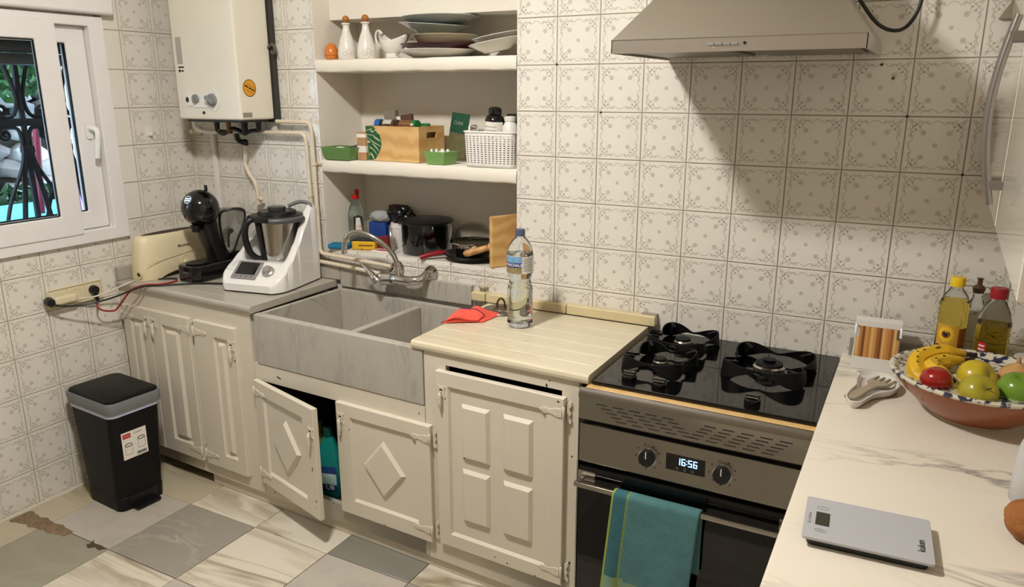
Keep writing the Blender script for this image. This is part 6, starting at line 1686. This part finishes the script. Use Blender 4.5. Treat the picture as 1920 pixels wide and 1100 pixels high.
g = G(); g.box((-0.115, -0.011, 0), (0.115, 0.011, 0.190)); tag(g.obj('chopping_board', wood_l, None, (1.585, 0.098, ZC), (0.0, 0.0, math.radians(62)), bevel=0.005, seg=2), 'thick wooden chopping board standing upright at the right end of the ledge', 'board')

# ================================================================== BIN AND DETERGENT
bn = thing('pedal_bin', 'black pedal bin with grey rim and white product label by the wall', 'bin', (0.238, -0.690, 0.001), math.radians(-4))
binm = mat('bin_black', (9, 9, 10), 0.5, var=0.06, spec=0.3)
def rr_loft(g, levels, n=8, r=0.03):
    rings = []
    for (z, hx, hy, ox, oy) in levels:
        ps = rrect(ox - hx, oy - hy, ox + hx, oy + hy, r, n)
        rings.append([(p[0], p[1], z) for p in ps])
    k = len(rings[0])
    for ring in rings: g.v += ring
    for j in range(len(rings) - 1):
        for i in range(k):
            g.f.append([j * k + i, j * k + (i + 1) % k, (j + 1) * k + (i + 1) % k, (j + 1) * k + i]); g.m.append(0)
    g.f.append(list(range(k))[::-1]); g.m.append(0)
    g.f.append([(len(rings) - 1) * k + i for i in range(k)]); g.m.append(0)
    return g
OX, OY = -0.030, 0.018
g = rr_loft(G(), [(0.0, 0.112, 0.094, 0, 0), (0.05, 0.115, 0.096, -0.002, 0.001), (0.052, 0.113, 0.094, -0.002, 0.001), (0.392, 0.140, 0.104, OX * 0.9, OY * 0.9)]); g.obj('body', binm, bn, smooth=40)
lin_ = mat('liner_lilac', (190, 192, 220), 0.4, var=0.06)
g = rr_loft(G(), [(0.384, 0.1425, 0.1065, OX * 0.92, OY * 0.92), (0.402, 0.146, 0.108, OX, OY)]); g.obj('bag_edge', lin_, bn, smooth=40)
g = rr_loft(G(), [(0.398, 0.150, 0.110, OX, OY), (0.402, 0.151, 0.111, OX, OY), (0.438, 0.153, 0.113, OX, OY), (0.442, 0.151, 0.111, OX, OY)]); g.obj('rim', mat('bin_grey', (112, 116, 116), 0.42, var=0.03), bn, smooth=40)
g = rr_loft(G(), [(0.4422, 0.146, 0.106, OX, OY), (0.450, 0.145, 0.105, OX, OY), (0.453, 0.140, 0.100, OX, OY)]); g.obj('lid', binm, bn, smooth=40)
g = G(); g.box((0.108, -0.050, 0.006), (0.152, 0.050, 0.018)); g.obj('pedal', binm, bn, bevel=0.004)
g = G(); g.box((0.1105, -0.058, 0.001), (0.1165, 0.060, 0.052)); g.obj('pedal_recess', blk, bn, bevel=0.002)
# label on the face looking at +x
def bl(y, z):
    x = 0.111 + (z - 0.052) * (0.140 + OX * 0.9 - 0.111) / 0.34 + 0.0012
    return x, y, z
g = G()
def lq(y0, z0, y1, z1, off=0.0): 
    a = -0.02
    return [(bl(y, z)[0] + off, y, z) for (y, z) in ((y0, z0), (y1, z0), (y1, z1), (y0, z1))]
g.add(lq(-0.055, 0.205, 0.045, 0.315), [(0, 1, 2, 3)]); lbl = g.obj('label', paper, bn, smooth=0)
g = G(); g.add(lq(-0.050, 0.290, -0.018, 0.308, 0.0004), [(0, 1, 2, 3)]); g.obj('logo_panel', red_m, lbl, smooth=0)
g = G(); text(g, 'TATAY', 0.0085, lambda x, y: (bl(0, 0.299 + y)[0] + 0.0008, -0.034 + x, 0.299 + y)); g.obj('lettering', wht, lbl, smooth=0)
g = G(); text(g, 'SMART', 0.012, lambda x, y: (bl(0, 0.301 + y)[0] + 0.0006, 0.012 + x, 0.301 + y)); g.obj('lettering', ink_g, lbl, smooth=0)
g = G()
for (cy, cz) in ((-0.030, 0.262), (0.022, 0.275)):
    pts = [(bl(0, cz + 0.006 * math.sin(a))[0] + 0.0006, cy + 0.014 * math.cos(a), cz + 0.006 * math.sin(a)) for a in [2 * PI * i / 20 for i in range(20)]]
    g.tube(pts, 0.0011, 5, closed=True)
    g.add(lq(cy - 0.0145, cz - 0.038, cy - 0.0135, cz, 0.0006), [(0, 1, 2, 3)]); g.add(lq(cy + 0.0135, cz - 0.038, cy + 0.0145, cz, 0.0006), [(0, 1, 2, 3)]); g.add(lq(cy - 0.0145, cz - 0.039, cy + 0.0145, cz - 0.038, 0.0006), [(0, 1, 2, 3)])
g.obj('drawing', ink, lbl, smooth=0)['kind'] = 'stuff'
g = G()
for k in range(12): g.add(lq(0.000 + k * 0.0032, 0.211, 0.0017 + k * 0.0032 + (k % 3) * 0.0004, 0.223, 0.0006), [(0, 1, 2, 3)])
g.obj('barcode', ink, lbl, smooth=0)['kind'] = 'stuff'
# corrugated duct behind the bin
g = G(); pts = [(0.022, -0.565, 0.004 + 0.004 * i) for i in range(40)]; g.tube(pts, [0.012 if i % 2 else 0.0095 for i in range(40)], 12); tag(g.obj('corrugated_hose', mat('cream_hose', (206, 196, 172), 0.5)), 'cream corrugated hose rising from the floor behind the bin', 'hose')
# detergent in the sink cabinet
dt = thing('detergent_bottle', 'teal detergent bottle standing inside the open sink cabinet', 'bottle', (1.062, -0.408, 0.0845), 0.35)
teal = mat('teal_plastic', (20, 128, 120), 0.35, var=0.05)
g = rr_loft(G(), [(0.0, 0.040, 0.024, 0, 0), (0.006, 0.044, 0.027, 0, 0), (0.15, 0.044, 0.027, 0, 0), (0.19, 0.038, 0.024, 0, 0), (0.235, 0.022, 0.018, 0, 0), (0.245, 0.018, 0.017, 0, 0)], 5, 0.015); g.obj('body', teal, dt, smooth=50)
g = G(); g.lathe([(0.0, 0.2452), (0.019, 0.2452), (0.018, 0.278), (0.0, 0.280)], 20); g.obj('cap', mat('dark_green_cap', (14, 70, 60), 0.4), dt, smooth=40)
g = G(); g.prism(rrect(-0.030, 0.030, 0.034, 0.130, 0.010), -0.0285, -0.0272, 'xz'); lb_ = g.obj('label', mat('label_blue', (24, 62, 120), 0.4, var=0.1), dt)
g = G(); g.prism([(-0.028, 0.062), (0.032, 0.056), (0.032, 0.100), (-0.028, 0.104)], -0.0291, -0.0286, 'xz'); g.obj('label_panel', mat('label_mint', (170, 206, 200), 0.4, var=0.1), lb_)
g = G(); text(g, 'Casoft', 0.016, lambda x, y: (0.002 + x, -0.0294, 0.096 + y)); text(g, 'UB', 0.026, lambda x, y: (0.006 + x, -0.0294, 0.045 + y), True); g.obj('lettering', wht, lb_, smooth=0)
g = rr_loft(G(), [(0.0, 0.030, 0.020, 0, 0), (0.20, 0.030, 0.020, 0, 0), (0.23, 0.012, 0.012, 0, 0), (0.27, 0.012, 0.012, 0, 0)], 4, 0.010); tag(g.obj('spray_bottle', mat('yellow_green_plastic', (110, 118, 40), 0.4), None, (0.985, -0.372, 0.0845), (0, 0, 0.2), smooth=40), 'olive cleaning bottle deeper inside the sink cabinet', 'bottle')
g = rr_loft(G(), [(0.0, 0.022, 0.018, 0, 0), (0.12, 0.022, 0.018, 0, 0), (0.15, 0.010, 0.010, 0, 0)], 4, 0.010); tag(g.obj('small_bottle', mat('mint_plastic', (90, 150, 130), 0.4), None, (1.140, -0.395, 0.0845), smooth=40), 'small mint bottle right of the teal detergent', 'bottle')
# ================================================================== RIGHT-HAND WORKTOP
ZR = 0.8105
# ---- bamboo box / napkin holder
nb = thing('bamboo_holder', 'white countertop holder with a slanted striped bamboo front', 'holder', (2.836, -0.082, ZR), math.radians(2))
g = G(); g.box((-0.060, -0.046, 0.0), (0.060, 0.030, 0.004)).box((-0.060, -0.046, 0.004), (0.060, -0.041, 0.034)).box((-0.060, -0.041, 0.004), (-0.056, 0.030, 0.034)).box((0.056, -0.041, 0.004), (0.060, 0.030, 0.034)); g.obj('tray', wht, nb)
g = G(); g.box((-0.060, 0.0302, 0.0), (0.060, 0.036, 0.112)).box((-0.060, -0.004, 0.112), (0.060, 0.036, 0.132)); g.obj('back', wht, nb, bevel=0.002)
for sx in (-1, 1):
    g = G(); g.tube([(sx * 0.0575, -0.006, 0.118), (sx * 0.0575, -0.014, 0.106), (sx * 0.0575, -0.018, 0.094)], 0.0035, 8); g.obj('clip', wht, nb)
g = G(); g.M = Matrix.Translation((0, -0.040, 0.012)) @ Matrix.Rotation(math.radians(-20), 4, 'X')
bamb = [mat('bamboo_%d' % i, c, 0.4, var=0.08, scale=40, stretch=(8, 8, 0.6)) for i, c in enumerate(((196, 142, 78), (150, 92, 44), (214, 168, 104), (120, 68, 30), (180, 122, 62)))]
xs_ = [-0.0545]
pat = [2, 4, 3, 0, 4, 2, 0, 1, 3, 2, 0, 4, 1, 2, 0]
for k, mi in enumerate(pat):
    w = 0.109 / len(pat)
    g = G(); g.M = Matrix.Translation((0, -0.0395, 0.010)) @ Matrix.Rotation(math.radians(-19), 4, 'X')
    g.box((-0.0545 + k * w, 0, 0), (-0.0545 + (k + 1) * w, 0.008, 0.110 if 0 < k < len(pat) - 1 else 0.080)); g.obj('bamboo_strip', bamb[mi], nb)

# ---- spoon rest with a fork
sr = thing('spoon_rest', 'white ceramic spoon rest holding a grey fork', 'spoon rest', (2.842, -0.300, ZR))
ol = [(-0.052, -0.112), (-0.040, -0.145), (-0.016, -0.140), (0.000, -0.100), (0.018, -0.058), (0.052, -0.022), (0.066, 0.030), (0.050, 0.082), (0.010, 0.108), (-0.030, 0.100), (-0.046, 0.082), (-0.036, 0.066), (-0.040, 0.030), (-0.038, -0.020), (-0.048, -0.070)]
ol = smooth([Vector(p) for p in ol], 4, closed=True); cxm = sum(p.x for p in ol) / len(ol); cym = sum(p.y for p in ol) / len(ol)
def inset(ps, d):
    out = []; n = len(ps)
    for i in range(n):
        t = (ps[(i + 1) % n] - ps[i - 1]).normalized(); nn = Vector((-t.y, t.x))
        out.append(ps[i] + nn * d)
    return out
g = G(); n = len(ol)
rings = [([p for p in inset(ol, 0.008)], 0.0), ([p for p in inset(ol, 0.003)], 0.008), (ol, 0.020), (inset(ol, 0.003), 0.021), (inset(ol, 0.007), 0.010), (inset(ol, 0.011), 0.005)]
for ps_, z in rings:
    for p in ps_: g.v.append((p.x, p.y, z))
for j in range(len(rings) - 1):
    for i in range(n):
        g.f.append([j * n + i, j * n + (i + 1) % n, (j + 1) * n + (i + 1) % n, (j + 1) * n + i]); g.m.append(0)
g.f.append(list(range(n))[::-1]); g.m.append(0); g.f.append([(len(rings) - 1) * n + i for i in range(n)]); g.m.append(0)
g.obj('dish', ceram, sr, smooth=60)
fk = thing('fork', 'grey-beige wooden fork lying in the spoon rest', 'fork', (2.845, -0.300, ZR + 0.012), math.radians(-22), rot=(0.02, 0.0, math.radians(-24)))
fkm = mat('fork_grey', (166, 154, 132), 0.5, var=0.08, scale=30)
g = G(); g.prism([(-0.015, -0.115), (-0.006, -0.121), (0.006, -0.121), (0.015, -0.112), (0.015, -0.09), (0.010, -0.03), (0.012, 0.0), (0.026, 0.022), (0.027, 0.040), (-0.027, 0.040), (-0.026, 0.022), (-0.012, 0.0), (-0.010, -0.03), (-0.015, -0.09)], 0.0, 0.007); g.obj('handle', fkm, fk, bevel=0.002)
for k in range(4):
    x = -0.0225 + k * 0.015
    g = G(); g.prism([(x - 0.0045, 0.0402), (x + 0.0045, 0.0402), (x + 0.003, 0.076), (x - 0.003, 0.076)], 0.0005, 0.0065); g.obj('tine', fkm, fk, bevel=0.0015)

# ---- bottles at the back
def oil(name, rgb): return mat(name, rgb, 0.03, var=0.0, trans=1.0, ior=1.12)
ob = thing('oil_bottle', 'sunflower oil bottle with yellow cap and flower label', 'bottle', (3.010, -0.090, ZR))
prof = [(0.0, 0.003), (0.026, 0.0), (0.033, 0.004), (0.0365, 0.012), (0.0365, 0.050), (0.0352, 0.054), (0.0352, 0.158), (0.0368, 0.163)]
for k in range(3): prof += [(0.0368, 0.166 + k * 0.012), (0.0350, 0.172 + k * 0.012)]
prof += [(0.0368, 0.202), (0.0370, 0.206), (0.0350, 0.214), (0.028, 0.232), (0.018, 0.246), (0.0145, 0.252), (0.0145, 0.258)]
g = G(); g.lathe(prof, 36); g.obj('flask', pet, ob, smooth=60)
g = G(); g.lathe([(max(0, r - 0.0012), z + 0.001) for r, z in prof if z < 0.225] + [(0.0, 0.224)], 36); g.obj('oil', oil('sunflower_oil', (250, 222, 110)), ob, smooth=60)
g = G(); g.lathe([(0.0, 0.281), (0.0165, 0.281), (0.0178, 0.278), (0.0178, 0.257), (0.015, 0.257)], 28); g.obj('cap', mat('yellow_cap', (232, 196, 30), 0.4), ob, smooth=40)
ca_ = math.atan2(-2.28, -0.116)
def ow(x, z, r=0.0358): return (r * math.cos(ca_ + x / 0.0355), r * math.sin(ca_ + x / 0.0355), z)
g = G(); g.mi = 0; g.grid(lambda u, v: ow(-0.036 + 0.056 * u, 0.058 + 0.098 * v), 20, 1); g.mi = 1; g.grid(lambda u, v: ow(0.0201 + 0.030 * u, 0.058 + 0.090 * v), 10, 1)
lb_ = g.obj('label', [mat('label_gold', (214, 160, 60), 0.4, var=0.15, scale=40), mat('label_amber', (150, 84, 30), 0.4, var=0.2, scale=60)], ob, smooth=60)
for k in range(18):
    a = 2 * PI * k / 18; c = (-0.010, 0.130)
    g = G(); q = []
    for (rr_, w_) in ((0.009, -0.18), (0.017, -0.13), (0.0235, 0.0), (0.017, 0.13), (0.009, 0.18)):
        q.append(ow(c[0] + rr_ * math.cos(a + w_), c[1] + rr_ * math.sin(a + w_), 0.0361))
    g.add(q, [(0, 1, 2, 3, 4)]); g.obj('petal', mat('petal_yellow', (244, 200, 44), 0.4), lb_, smooth=0)
g = G(); g.add([ow(-0.010 + 0.0105 * math.cos(2 * PI * i / 20), 0.130 + 0.0105 * math.sin(2 * PI * i / 20), 0.0363) for i in range(20)], [list(range(20))]); g.obj('flower_ring', mat('flower_brown', (120, 46, 20), 0.5), lb_, smooth=0)
g = G(); g.add([ow(-0.010 + 0.0055 * math.cos(2 * PI * i / 16), 0.130 + 0.0055 * math.sin(2 * PI * i / 16), 0.0365) for i in range(16)], [list(range(16))]); g.obj('flower_eye', ink, lb_, smooth=0)
g = G(); g.grid(lambda u, v: ow(-0.034 + 0.050 * u, 0.084 + 0.015 * v, 0.0362), 14, 1); g.obj('name_band', ink, lb_)
g = G(); text(g, 'Girasol', 0.0125, lambda x, y: ow(-0.009 + x, 0.0918 + y, 0.0366)); g.obj('lettering', paper, lb_, smooth=0)

rb = thing('oil_bottle', 'olive oil bottle with red cap and small red label', 'bottle', (3.104, -0.105, ZR))
prof = [(0.0, 0.003), (0.030, 0.0), (0.038, 0.005), (0.040, 0.014)]
for k in range(8): prof += [(0.040, 0.020 + k * 0.018), (0.0385, 0.029 + k * 0.018)]
prof += [(0.0400, 0.168), (0.0385, 0.180), (0.032, 0.205), (0.022, 0.226), (0.0165, 0.234), (0.0165, 0.240)]
g = G(); g.lathe(prof, 36); g.obj('flask', pet, rb, smooth=60)
g = G(); g.lathe([(max(0, r - 0.0012), z + 0.001) for r, z in prof if z < 0.172] + [(0.0, 0.172)], 36); g.obj('oil', oil('olive_oil', (232, 204, 80)), rb, smooth=60)
g = G(); g.lathe([(0.0, 0.266), (0.019, 0.266), (0.020, 0.263), (0.020, 0.239), (0.017, 0.239)], 28); g.obj('cap', mat('dark_red_cap', (150, 18, 30), 0.4), rb, smooth=40)
cb2 = math.atan2(-2.265, -0.21)
g = G(); g.grid(lambda u, v: (0.0406 * math.cos(cb2 - 0.75 + 0.5 * u), 0.0406 * math.sin(cb2 - 0.75 + 0.5 * u), 0.05 + 0.075 * v), 8, 1); lb_ = g.obj('label', mat('label_red', (190, 34, 44), 0.4, var=0.08), rb, smooth=60)
g = G()
for k in range(4): g.grid(lambda u, v, k=k: (0.0410 * math.cos(cb2 - 0.70 + 0.38 * u), 0.0410 * math.sin(cb2 - 0.70 + 0.38 * u), 0.084 + k * 0.010 + 0.004 * v), 6, 1)
g.grid(lambda u, v: (0.0410 * math.cos(cb2 - 0.66 + 0.3 * u), 0.0410 * math.sin(cb2 - 0.66 + 0.3 * u), 0.053 + 0.022 * v), 6, 1)
parts(g, 'label_print', paper, lb_, smooth=0)

gc = thing('oil_cruet', 'small glass cruet with brown stopper behind the olive oil', 'cruet', (3.063, -0.036, ZR))
g = G(); g.lathe([(0.0, 0.0), (0.026, 0.0), (0.030, 0.006), (0.030, 0.16), (0.022, 0.20), (0.012, 0.218), (0.012, 0.232), (0.0, 0.232)], 28); g.obj('flask', glass, gc, smooth=60)
g = G(); g.lathe([(0.0, 0.2325), (0.013, 0.2325), (0.016, 0.246), (0.011, 0.252), (0.006, 0.255), (0.006, 0.268), (0.009, 0.272), (0, 0.274)], 20); g.obj('stopper', mat('cork_brown', (84, 58, 40), 0.5, var=0.1), gc, smooth=50)
g = G(); g.tube(smooth([(-0.022, 0, 0.205), (-0.036, -0.003, 0.208), (-0.042, -0.004, 0.195), (-0.030, 0, 0.180)], 5), 0.003, 8); g.obj('ear', glass, gc)
cj = thing('coconut_jar', 'glass jar with pale lid and COCO lettering at the right edge', 'jar', (3.188, -0.135, ZR))
g = G(); g.lathe([(0.0, 0.0), (0.034, 0.0), (0.037, 0.004), (0.037, 0.070), (0.033, 0.080), (0.030, 0.084), (0.0, 0.084)], 32); g.obj('glass', mat('coconut_white', (206, 200, 180), 0.12, var=0.03, coat=0.6), cj, smooth=50)
g = G(); g.lathe([(0.0, 0.0845), (0.033, 0.0845), (0.033, 0.100), (0.031, 0.102), (0.0, 0.102)], 32); g.obj('lid', mat('pale_lid', (196, 190, 176), 0.4), cj, smooth=40)
cj_a = math.atan2(-2.23, -0.29)
g = G(); text(g, 'COCO', 0.021, lambda x, y: (0.0374 * math.cos(cj_a - 0.12 + x / 0.037), 0.0374 * math.sin(cj_a - 0.12 + x / 0.037), 0.045 + y), True); g.obj('lettering', ink, cj, smooth=0)

# ---- glazed fruit bowl
BX, BY = 3.070, -0.345
bw = thing('fruit_bowl', 'large terracotta bowl with blue-speckled white glaze inside', 'bowl', (BX, BY, ZR))
terra = mat('terracotta', (146, 80, 42), 0.35, var=0.12, scale=14, coat=0.25)
fol = speckle('blue_sponged_glaze', (212, 204, 184), (38, 44, 74), 55, 0.52, 0.2, 0.4)
out_p = [(0.0, 0.002), (0.080, 0.002), (0.084, 0.0), (0.094, 0.0), (0.098, 0.006), (0.128, 0.030), (0.158, 0.058), (0.180, 0.084), (0.186, 0.094)]
in_p = [(0.186, 0.0942), (0.193, 0.098), (0.194, 0.103), (0.188, 0.107), (0.180, 0.104), (0.168, 0.090), (0.140, 0.056), (0.100, 0.028), (0.060, 0.014), (0.0, 0.012)]
g = G(); g.lathe(out_p, 64); g.obj('outside', terra, bw, smooth=60)
g = G(); g.lathe(in_p, 64); g.obj('glazed_inside', fol, bw, smooth=60)
g = G(); g.lathe([(0.0845, -0.0003), (0.0945, -0.0003), (0.0975, 0.004), (0.0985, 0.006)], 48); g.obj('foot_edge', mat('foot_white', (196, 184, 160), 0.5, var=0.1), bw)
g = G()
for a in (-2.35, -0.55):
    g.tube([((0.100 + 0.068 * t) * math.cos(a), (0.081 + 0.075 * t) * math.sin(a), 0.008 + 0.052 * t) for t in [i / 6 for i in range(7)]], [0.004, 0.006, 0.005, 0.003, 0.002, 0.0015, 0.001], 6)
parts(g, 'glaze_drip', mat('drip_cream', (196, 160, 120), 0.3), bw)
def apple(label, c, r, m, tilt, stem=True):
    t = thing('apple', label, 'apple', c, rot=tilt, group=None)
    prof = []
    for i in range(21):
        a = PI * i / 20
        rad = r * math.sin(a) * (1 + 0.08 * math.cos(a)) if 0 < i < 20 else 0
        z = -r * 0.92 * math.cos(a)
        if i > 15: z -= r * 0.30 * ((i - 15) / 5) ** 1.6
        if i < 3: z += r * 0.14 * ((3 - i) / 3)
        prof.append((rad, z))
    g = G(); g.lathe(prof, 32); g.obj('flesh', m, t, smooth=70)
    if stem:
        g = G(); g.tube([(0, 0, r * 0.58), (0.001, 0, r * 0.75), (0.004, 0.001, r * 0.98)], 0.0016, 6); g.obj('stem', mat('stem_brown', (72, 52, 30), 0.7), t)
    return t
ap_y = mat('apple_yellow', (202, 178, 44), 0.25, var=0.08, scale=30, coat=0.3); ap_yg = mat('apple_olive', (170, 158, 44), 0.25, var=0.1, scale=25, coat=0.3); ap_g = mat('apple_green', (112, 148, 46), 0.22, var=0.08, scale=25, coat=0.3)
apple('smooth yellow apple in the middle of the fruit bowl', (3.066, -0.350, 0.906), 0.045, ap_y, (0.5, 0.9, 0), False)
apple('dull olive-yellow apple with its stem side showing at the bowl front', (3.064, -0.468, 0.911), 0.042, ap_yg, (0.55, 0.75, -0.3))
apple('bright green apple at the right of the fruit bowl', (3.142, -0.420, 0.915), 0.045, ap_g, (0.25, 0.05, 0), False)
tom = mat('tomato_red', (150, 26, 20), 0.2, var=0.06, coat=0.4)
for (c, r, lb) in (((2.979, -0.438, 0.915), 0.036, 'larger red tomato below the bananas'), ((3.022, -0.404, 0.878), 0.026, 'darker red tomato half hidden beside the larger one')):
    t = thing('tomato', lb, 'tomato', c)
    g = G(); g.lathe([(0.0, -r * 0.82), (r * 0.35, -r * 0.80), (r * 0.8, -r * 0.5), (r, 0.0), (r * 0.86, r * 0.48), (r * 0.45, r * 0.78), (r * 0.15, r * 0.80), (0.0, r * 0.74)], 28); g.obj('flesh', tom, t, smooth=80)
on = thing('onion', 'pale golden onion behind the green apple', 'onion', (3.147, -0.310, 0.902))
g = G(); g.lathe([(0.0, -0.034), (0.016, -0.033), (0.034, -0.020), (0.042, 0.0), (0.036, 0.020), (0.020, 0.034), (0.007, 0.042), (0.0, 0.048)], 32); g.obj('bulb', mat('onion_skin', (206, 158, 100), 0.28, var=0.12, scale=12, stretch=(6, 6, 0.6), coat=0.3), on, smooth=70)
g = G(); g.lathe([(0.006, 0.042), (0.003, 0.056), (0.0, 0.060)], 10); g.obj('neck', mat('onion_neck', (170, 130, 84), 0.7), on)
ban_m = mat('banana_yellow', (222, 176, 40), 0.4, var=0.07, scale=16); ban_t = mat('banana_tip', (48, 36, 26), 0.7, var=0.2)
def banana(label, pts, r):
    P = smooth([Vector(p) for p in pts], 7); n = len(P)
    base = P[0].copy()
    t = thing('banana', label, 'banana', tuple(P[n // 2]))
    P = [p - P[n // 2] for p in P]
    rs = [r * (0.42 + 0.58 * min(1, 5.5 * k / n)) if k < n / 2 else r * (0.30 + 0.70 * min(1, 4.5 * (n - 1 - k) / n)) for k in range(n)]
    g = G(); g.tube(P, rs, 7); g.obj('peel', ban_m, t, smooth=50)
    d = (P[-1] - P[-2]).normalized()
    g = G(); g.tube([P[-1] - d * 0.002, P[-1] + d * 0.010, P[-1] + d * 0.024], [rs[-1] * 1.05, rs[-1] * 0.9, rs[-1] * 1.2], 7); g.obj('stalk', ban_t, t)
    d = (P[0] - P[1]).normalized()
    g = G(); g.tube([P[0] - d * 0.001, P[0] + d * 0.007], [rs[0] * 1.03, rs[0] * 0.5], 7); g.obj('tip', ban_t, t)
    g = G(); rr = random.Random(len(label))
    for k in range(7):
        i = rr.randrange(8, n - 8); a = rr.uniform(0.4, 2.2)
        q = P[i] + Vector((math.cos(a) * 0.2, -math.cos(a), math.sin(a))).normalized() * rs[i] * 0.97
        g.ball(q, (0.0035, 0.0022, 0.002), 7, 5)
    parts(g, 'brown_spot', ban_t, t)
banana('longer banana curving up over the left rim of the bowl', [(2.958, -0.424, 0.896), (2.938, -0.392, 0.912), (2.936, -0.350, 0.930), (2.968, -0.312, 0.940), (3.005, -0.292, 0.942), (3.040, -0.280, 0.940)], 0.0210)
banana('shorter banana lying in front of the longer one', [(3.012, -0.424, 0.916), (2.988, -0.408, 0.922), (2.968, -0.382, 0.928), (2.976, -0.352, 0.930), (3.004, -0.328, 0.932), (3.036, -0.308, 0.934)], 0.0180)

# ---- kitchen scale
ks = thing('kitchen_scale', 'flat silver-grey digital kitchen scale on the marble worktop', 'scale', (2.882, -1.040, ZR), math.radians(3.5))
sg = mat('scale_silver', (178, 178, 182), 0.35, var=0.015)
g = G(); g.prism(rrect(-0.094, -0.064, 0.094, 0.064, 0.010), 0.0, 0.014); g.obj('body', blk, ks, bevel=0.002)
g = G(); g.prism(rrect(-0.102, -0.073, 0.102, 0.073, 0.006), 0.0142, 0.0195); pt_ = g.obj('plate', sg, ks, bevel=0.0012)
g = G(); g.box((-0.083, -0.026, 0.0196), (-0.060, 0.020, 0.0200)); g.obj('display', mat('lcd_dark', (58, 56, 48), 0.3), pt_)
def flat(x0, y0, rot=0.0, z=0.0199):
    c, s = math.cos(rot), math.sin(rot)
    return lambda x, y: (x0 + x * c - y * s, y0 + x * s + y * c, z)
g = G(); text(g, 'kuken', 0.016, flat(0.084, -0.022, PI / 2), True); g.obj('lettering', ink, pt_, smooth=0)
g = G(); text(g, 'Eco Home', 0.009, flat(-0.093, -0.006, PI / 2)); g.obj('lettering', ink_g, pt_, smooth=0)
for (y, t_) in ((0.036, '<'), (-0.044, 'ON')):
    g = G(); e = [(-0.073 + 0.010 * math.cos(2 * PI * i / 20), y + 0.006 * math.sin(2 * PI * i / 20)) for i in range(20)]; e2 = [(-0.073 + 0.0093 * math.cos(2 * PI * i / 20), y + 0.0053 * math.sin(2 * PI * i / 20)) for i in range(20)]
    g.ring(e, e2, 0.0196, 0.0199, 'xy'); kk_ = g.obj('key', ink_g, pt_)
    g = G(); text(g, t_, 0.007, flat(-0.073, y)); g.obj('key_mark', ink_g, pt_, smooth=0)

# ---- shaker and bread at the right edge
sh = thing('shaker_bottle', 'frosted white bottle with blue cap at the right edge', 'bottle', (3.150, -0.765, ZR))
g = G(); g.lathe([(0.0, 0.0), (0.034, 0.0), (0.038, 0.004), (0.037, 0.060), (0.034, 0.110), (0.028, 0.132), (0.026, 0.140), (0.0, 0.140)], 32); g.obj('body', mat('frosted', (222, 222, 222), 0.3, var=0.01, trans=0.35, ior=1.2), sh, smooth=50)
g = G(); g.lathe([(0.0, 0.1405), (0.028, 0.1405), (0.029, 0.146), (0.029, 0.172), (0.026, 0.176), (0.0, 0.176)], 32); g.obj('cap', mat('cap_blue', (24, 86, 160), 0.4), sh, smooth=40)
br = thing('bread_loaf', 'crusty bread end at the right edge of the worktop', 'bread', (3.178, -0.905, ZR + 0.034))
def loaf(u, v):
    a = 2 * PI * u; t = PI * v
    r = 1 + 0.05 * math.sin(3 * a + 2) * math.sin(t) + 0.03 * math.sin(7 * a + 5 * t) * math.sin(t)
    x = -0.085 * math.cos(t); k = math.sin(t) ** 0.7
    return (x * r, 0.060 * r * k * math.cos(a), max(-0.033, 0.040 * r * k * math.sin(a)))
g = G(); g.grid(loaf, 36, 20, cu=True); g.obj('crust', mat('bread_crust', (158, 98, 46), 0.75, var=0.32, scale=30, bump=0.9, bscale=80), br, smooth=60)
g = G(); g.prism([(-0.02, -0.062), (0.05, -0.058), (0.06, -0.050), (-0.01, -0.050)], -0.018, 0.010); g.obj('crumb', mat('bread_crumb', (206, 188, 150), 0.9, var=0.1, scale=60, bump=0.6), br)
# trim wedge on the wall above the cabinet side
g = G(); g.prism([(3.012, 1.742), (3.046, 1.742), (3.046, 1.80)], -0.010, -0.0005, 'xz'); tag(g.obj('cable_cover', mat('taupe_cover', (150, 136, 116), 0.6)), 'small taupe cover wedge on the tiles beside the wall cabinet', 'cover')
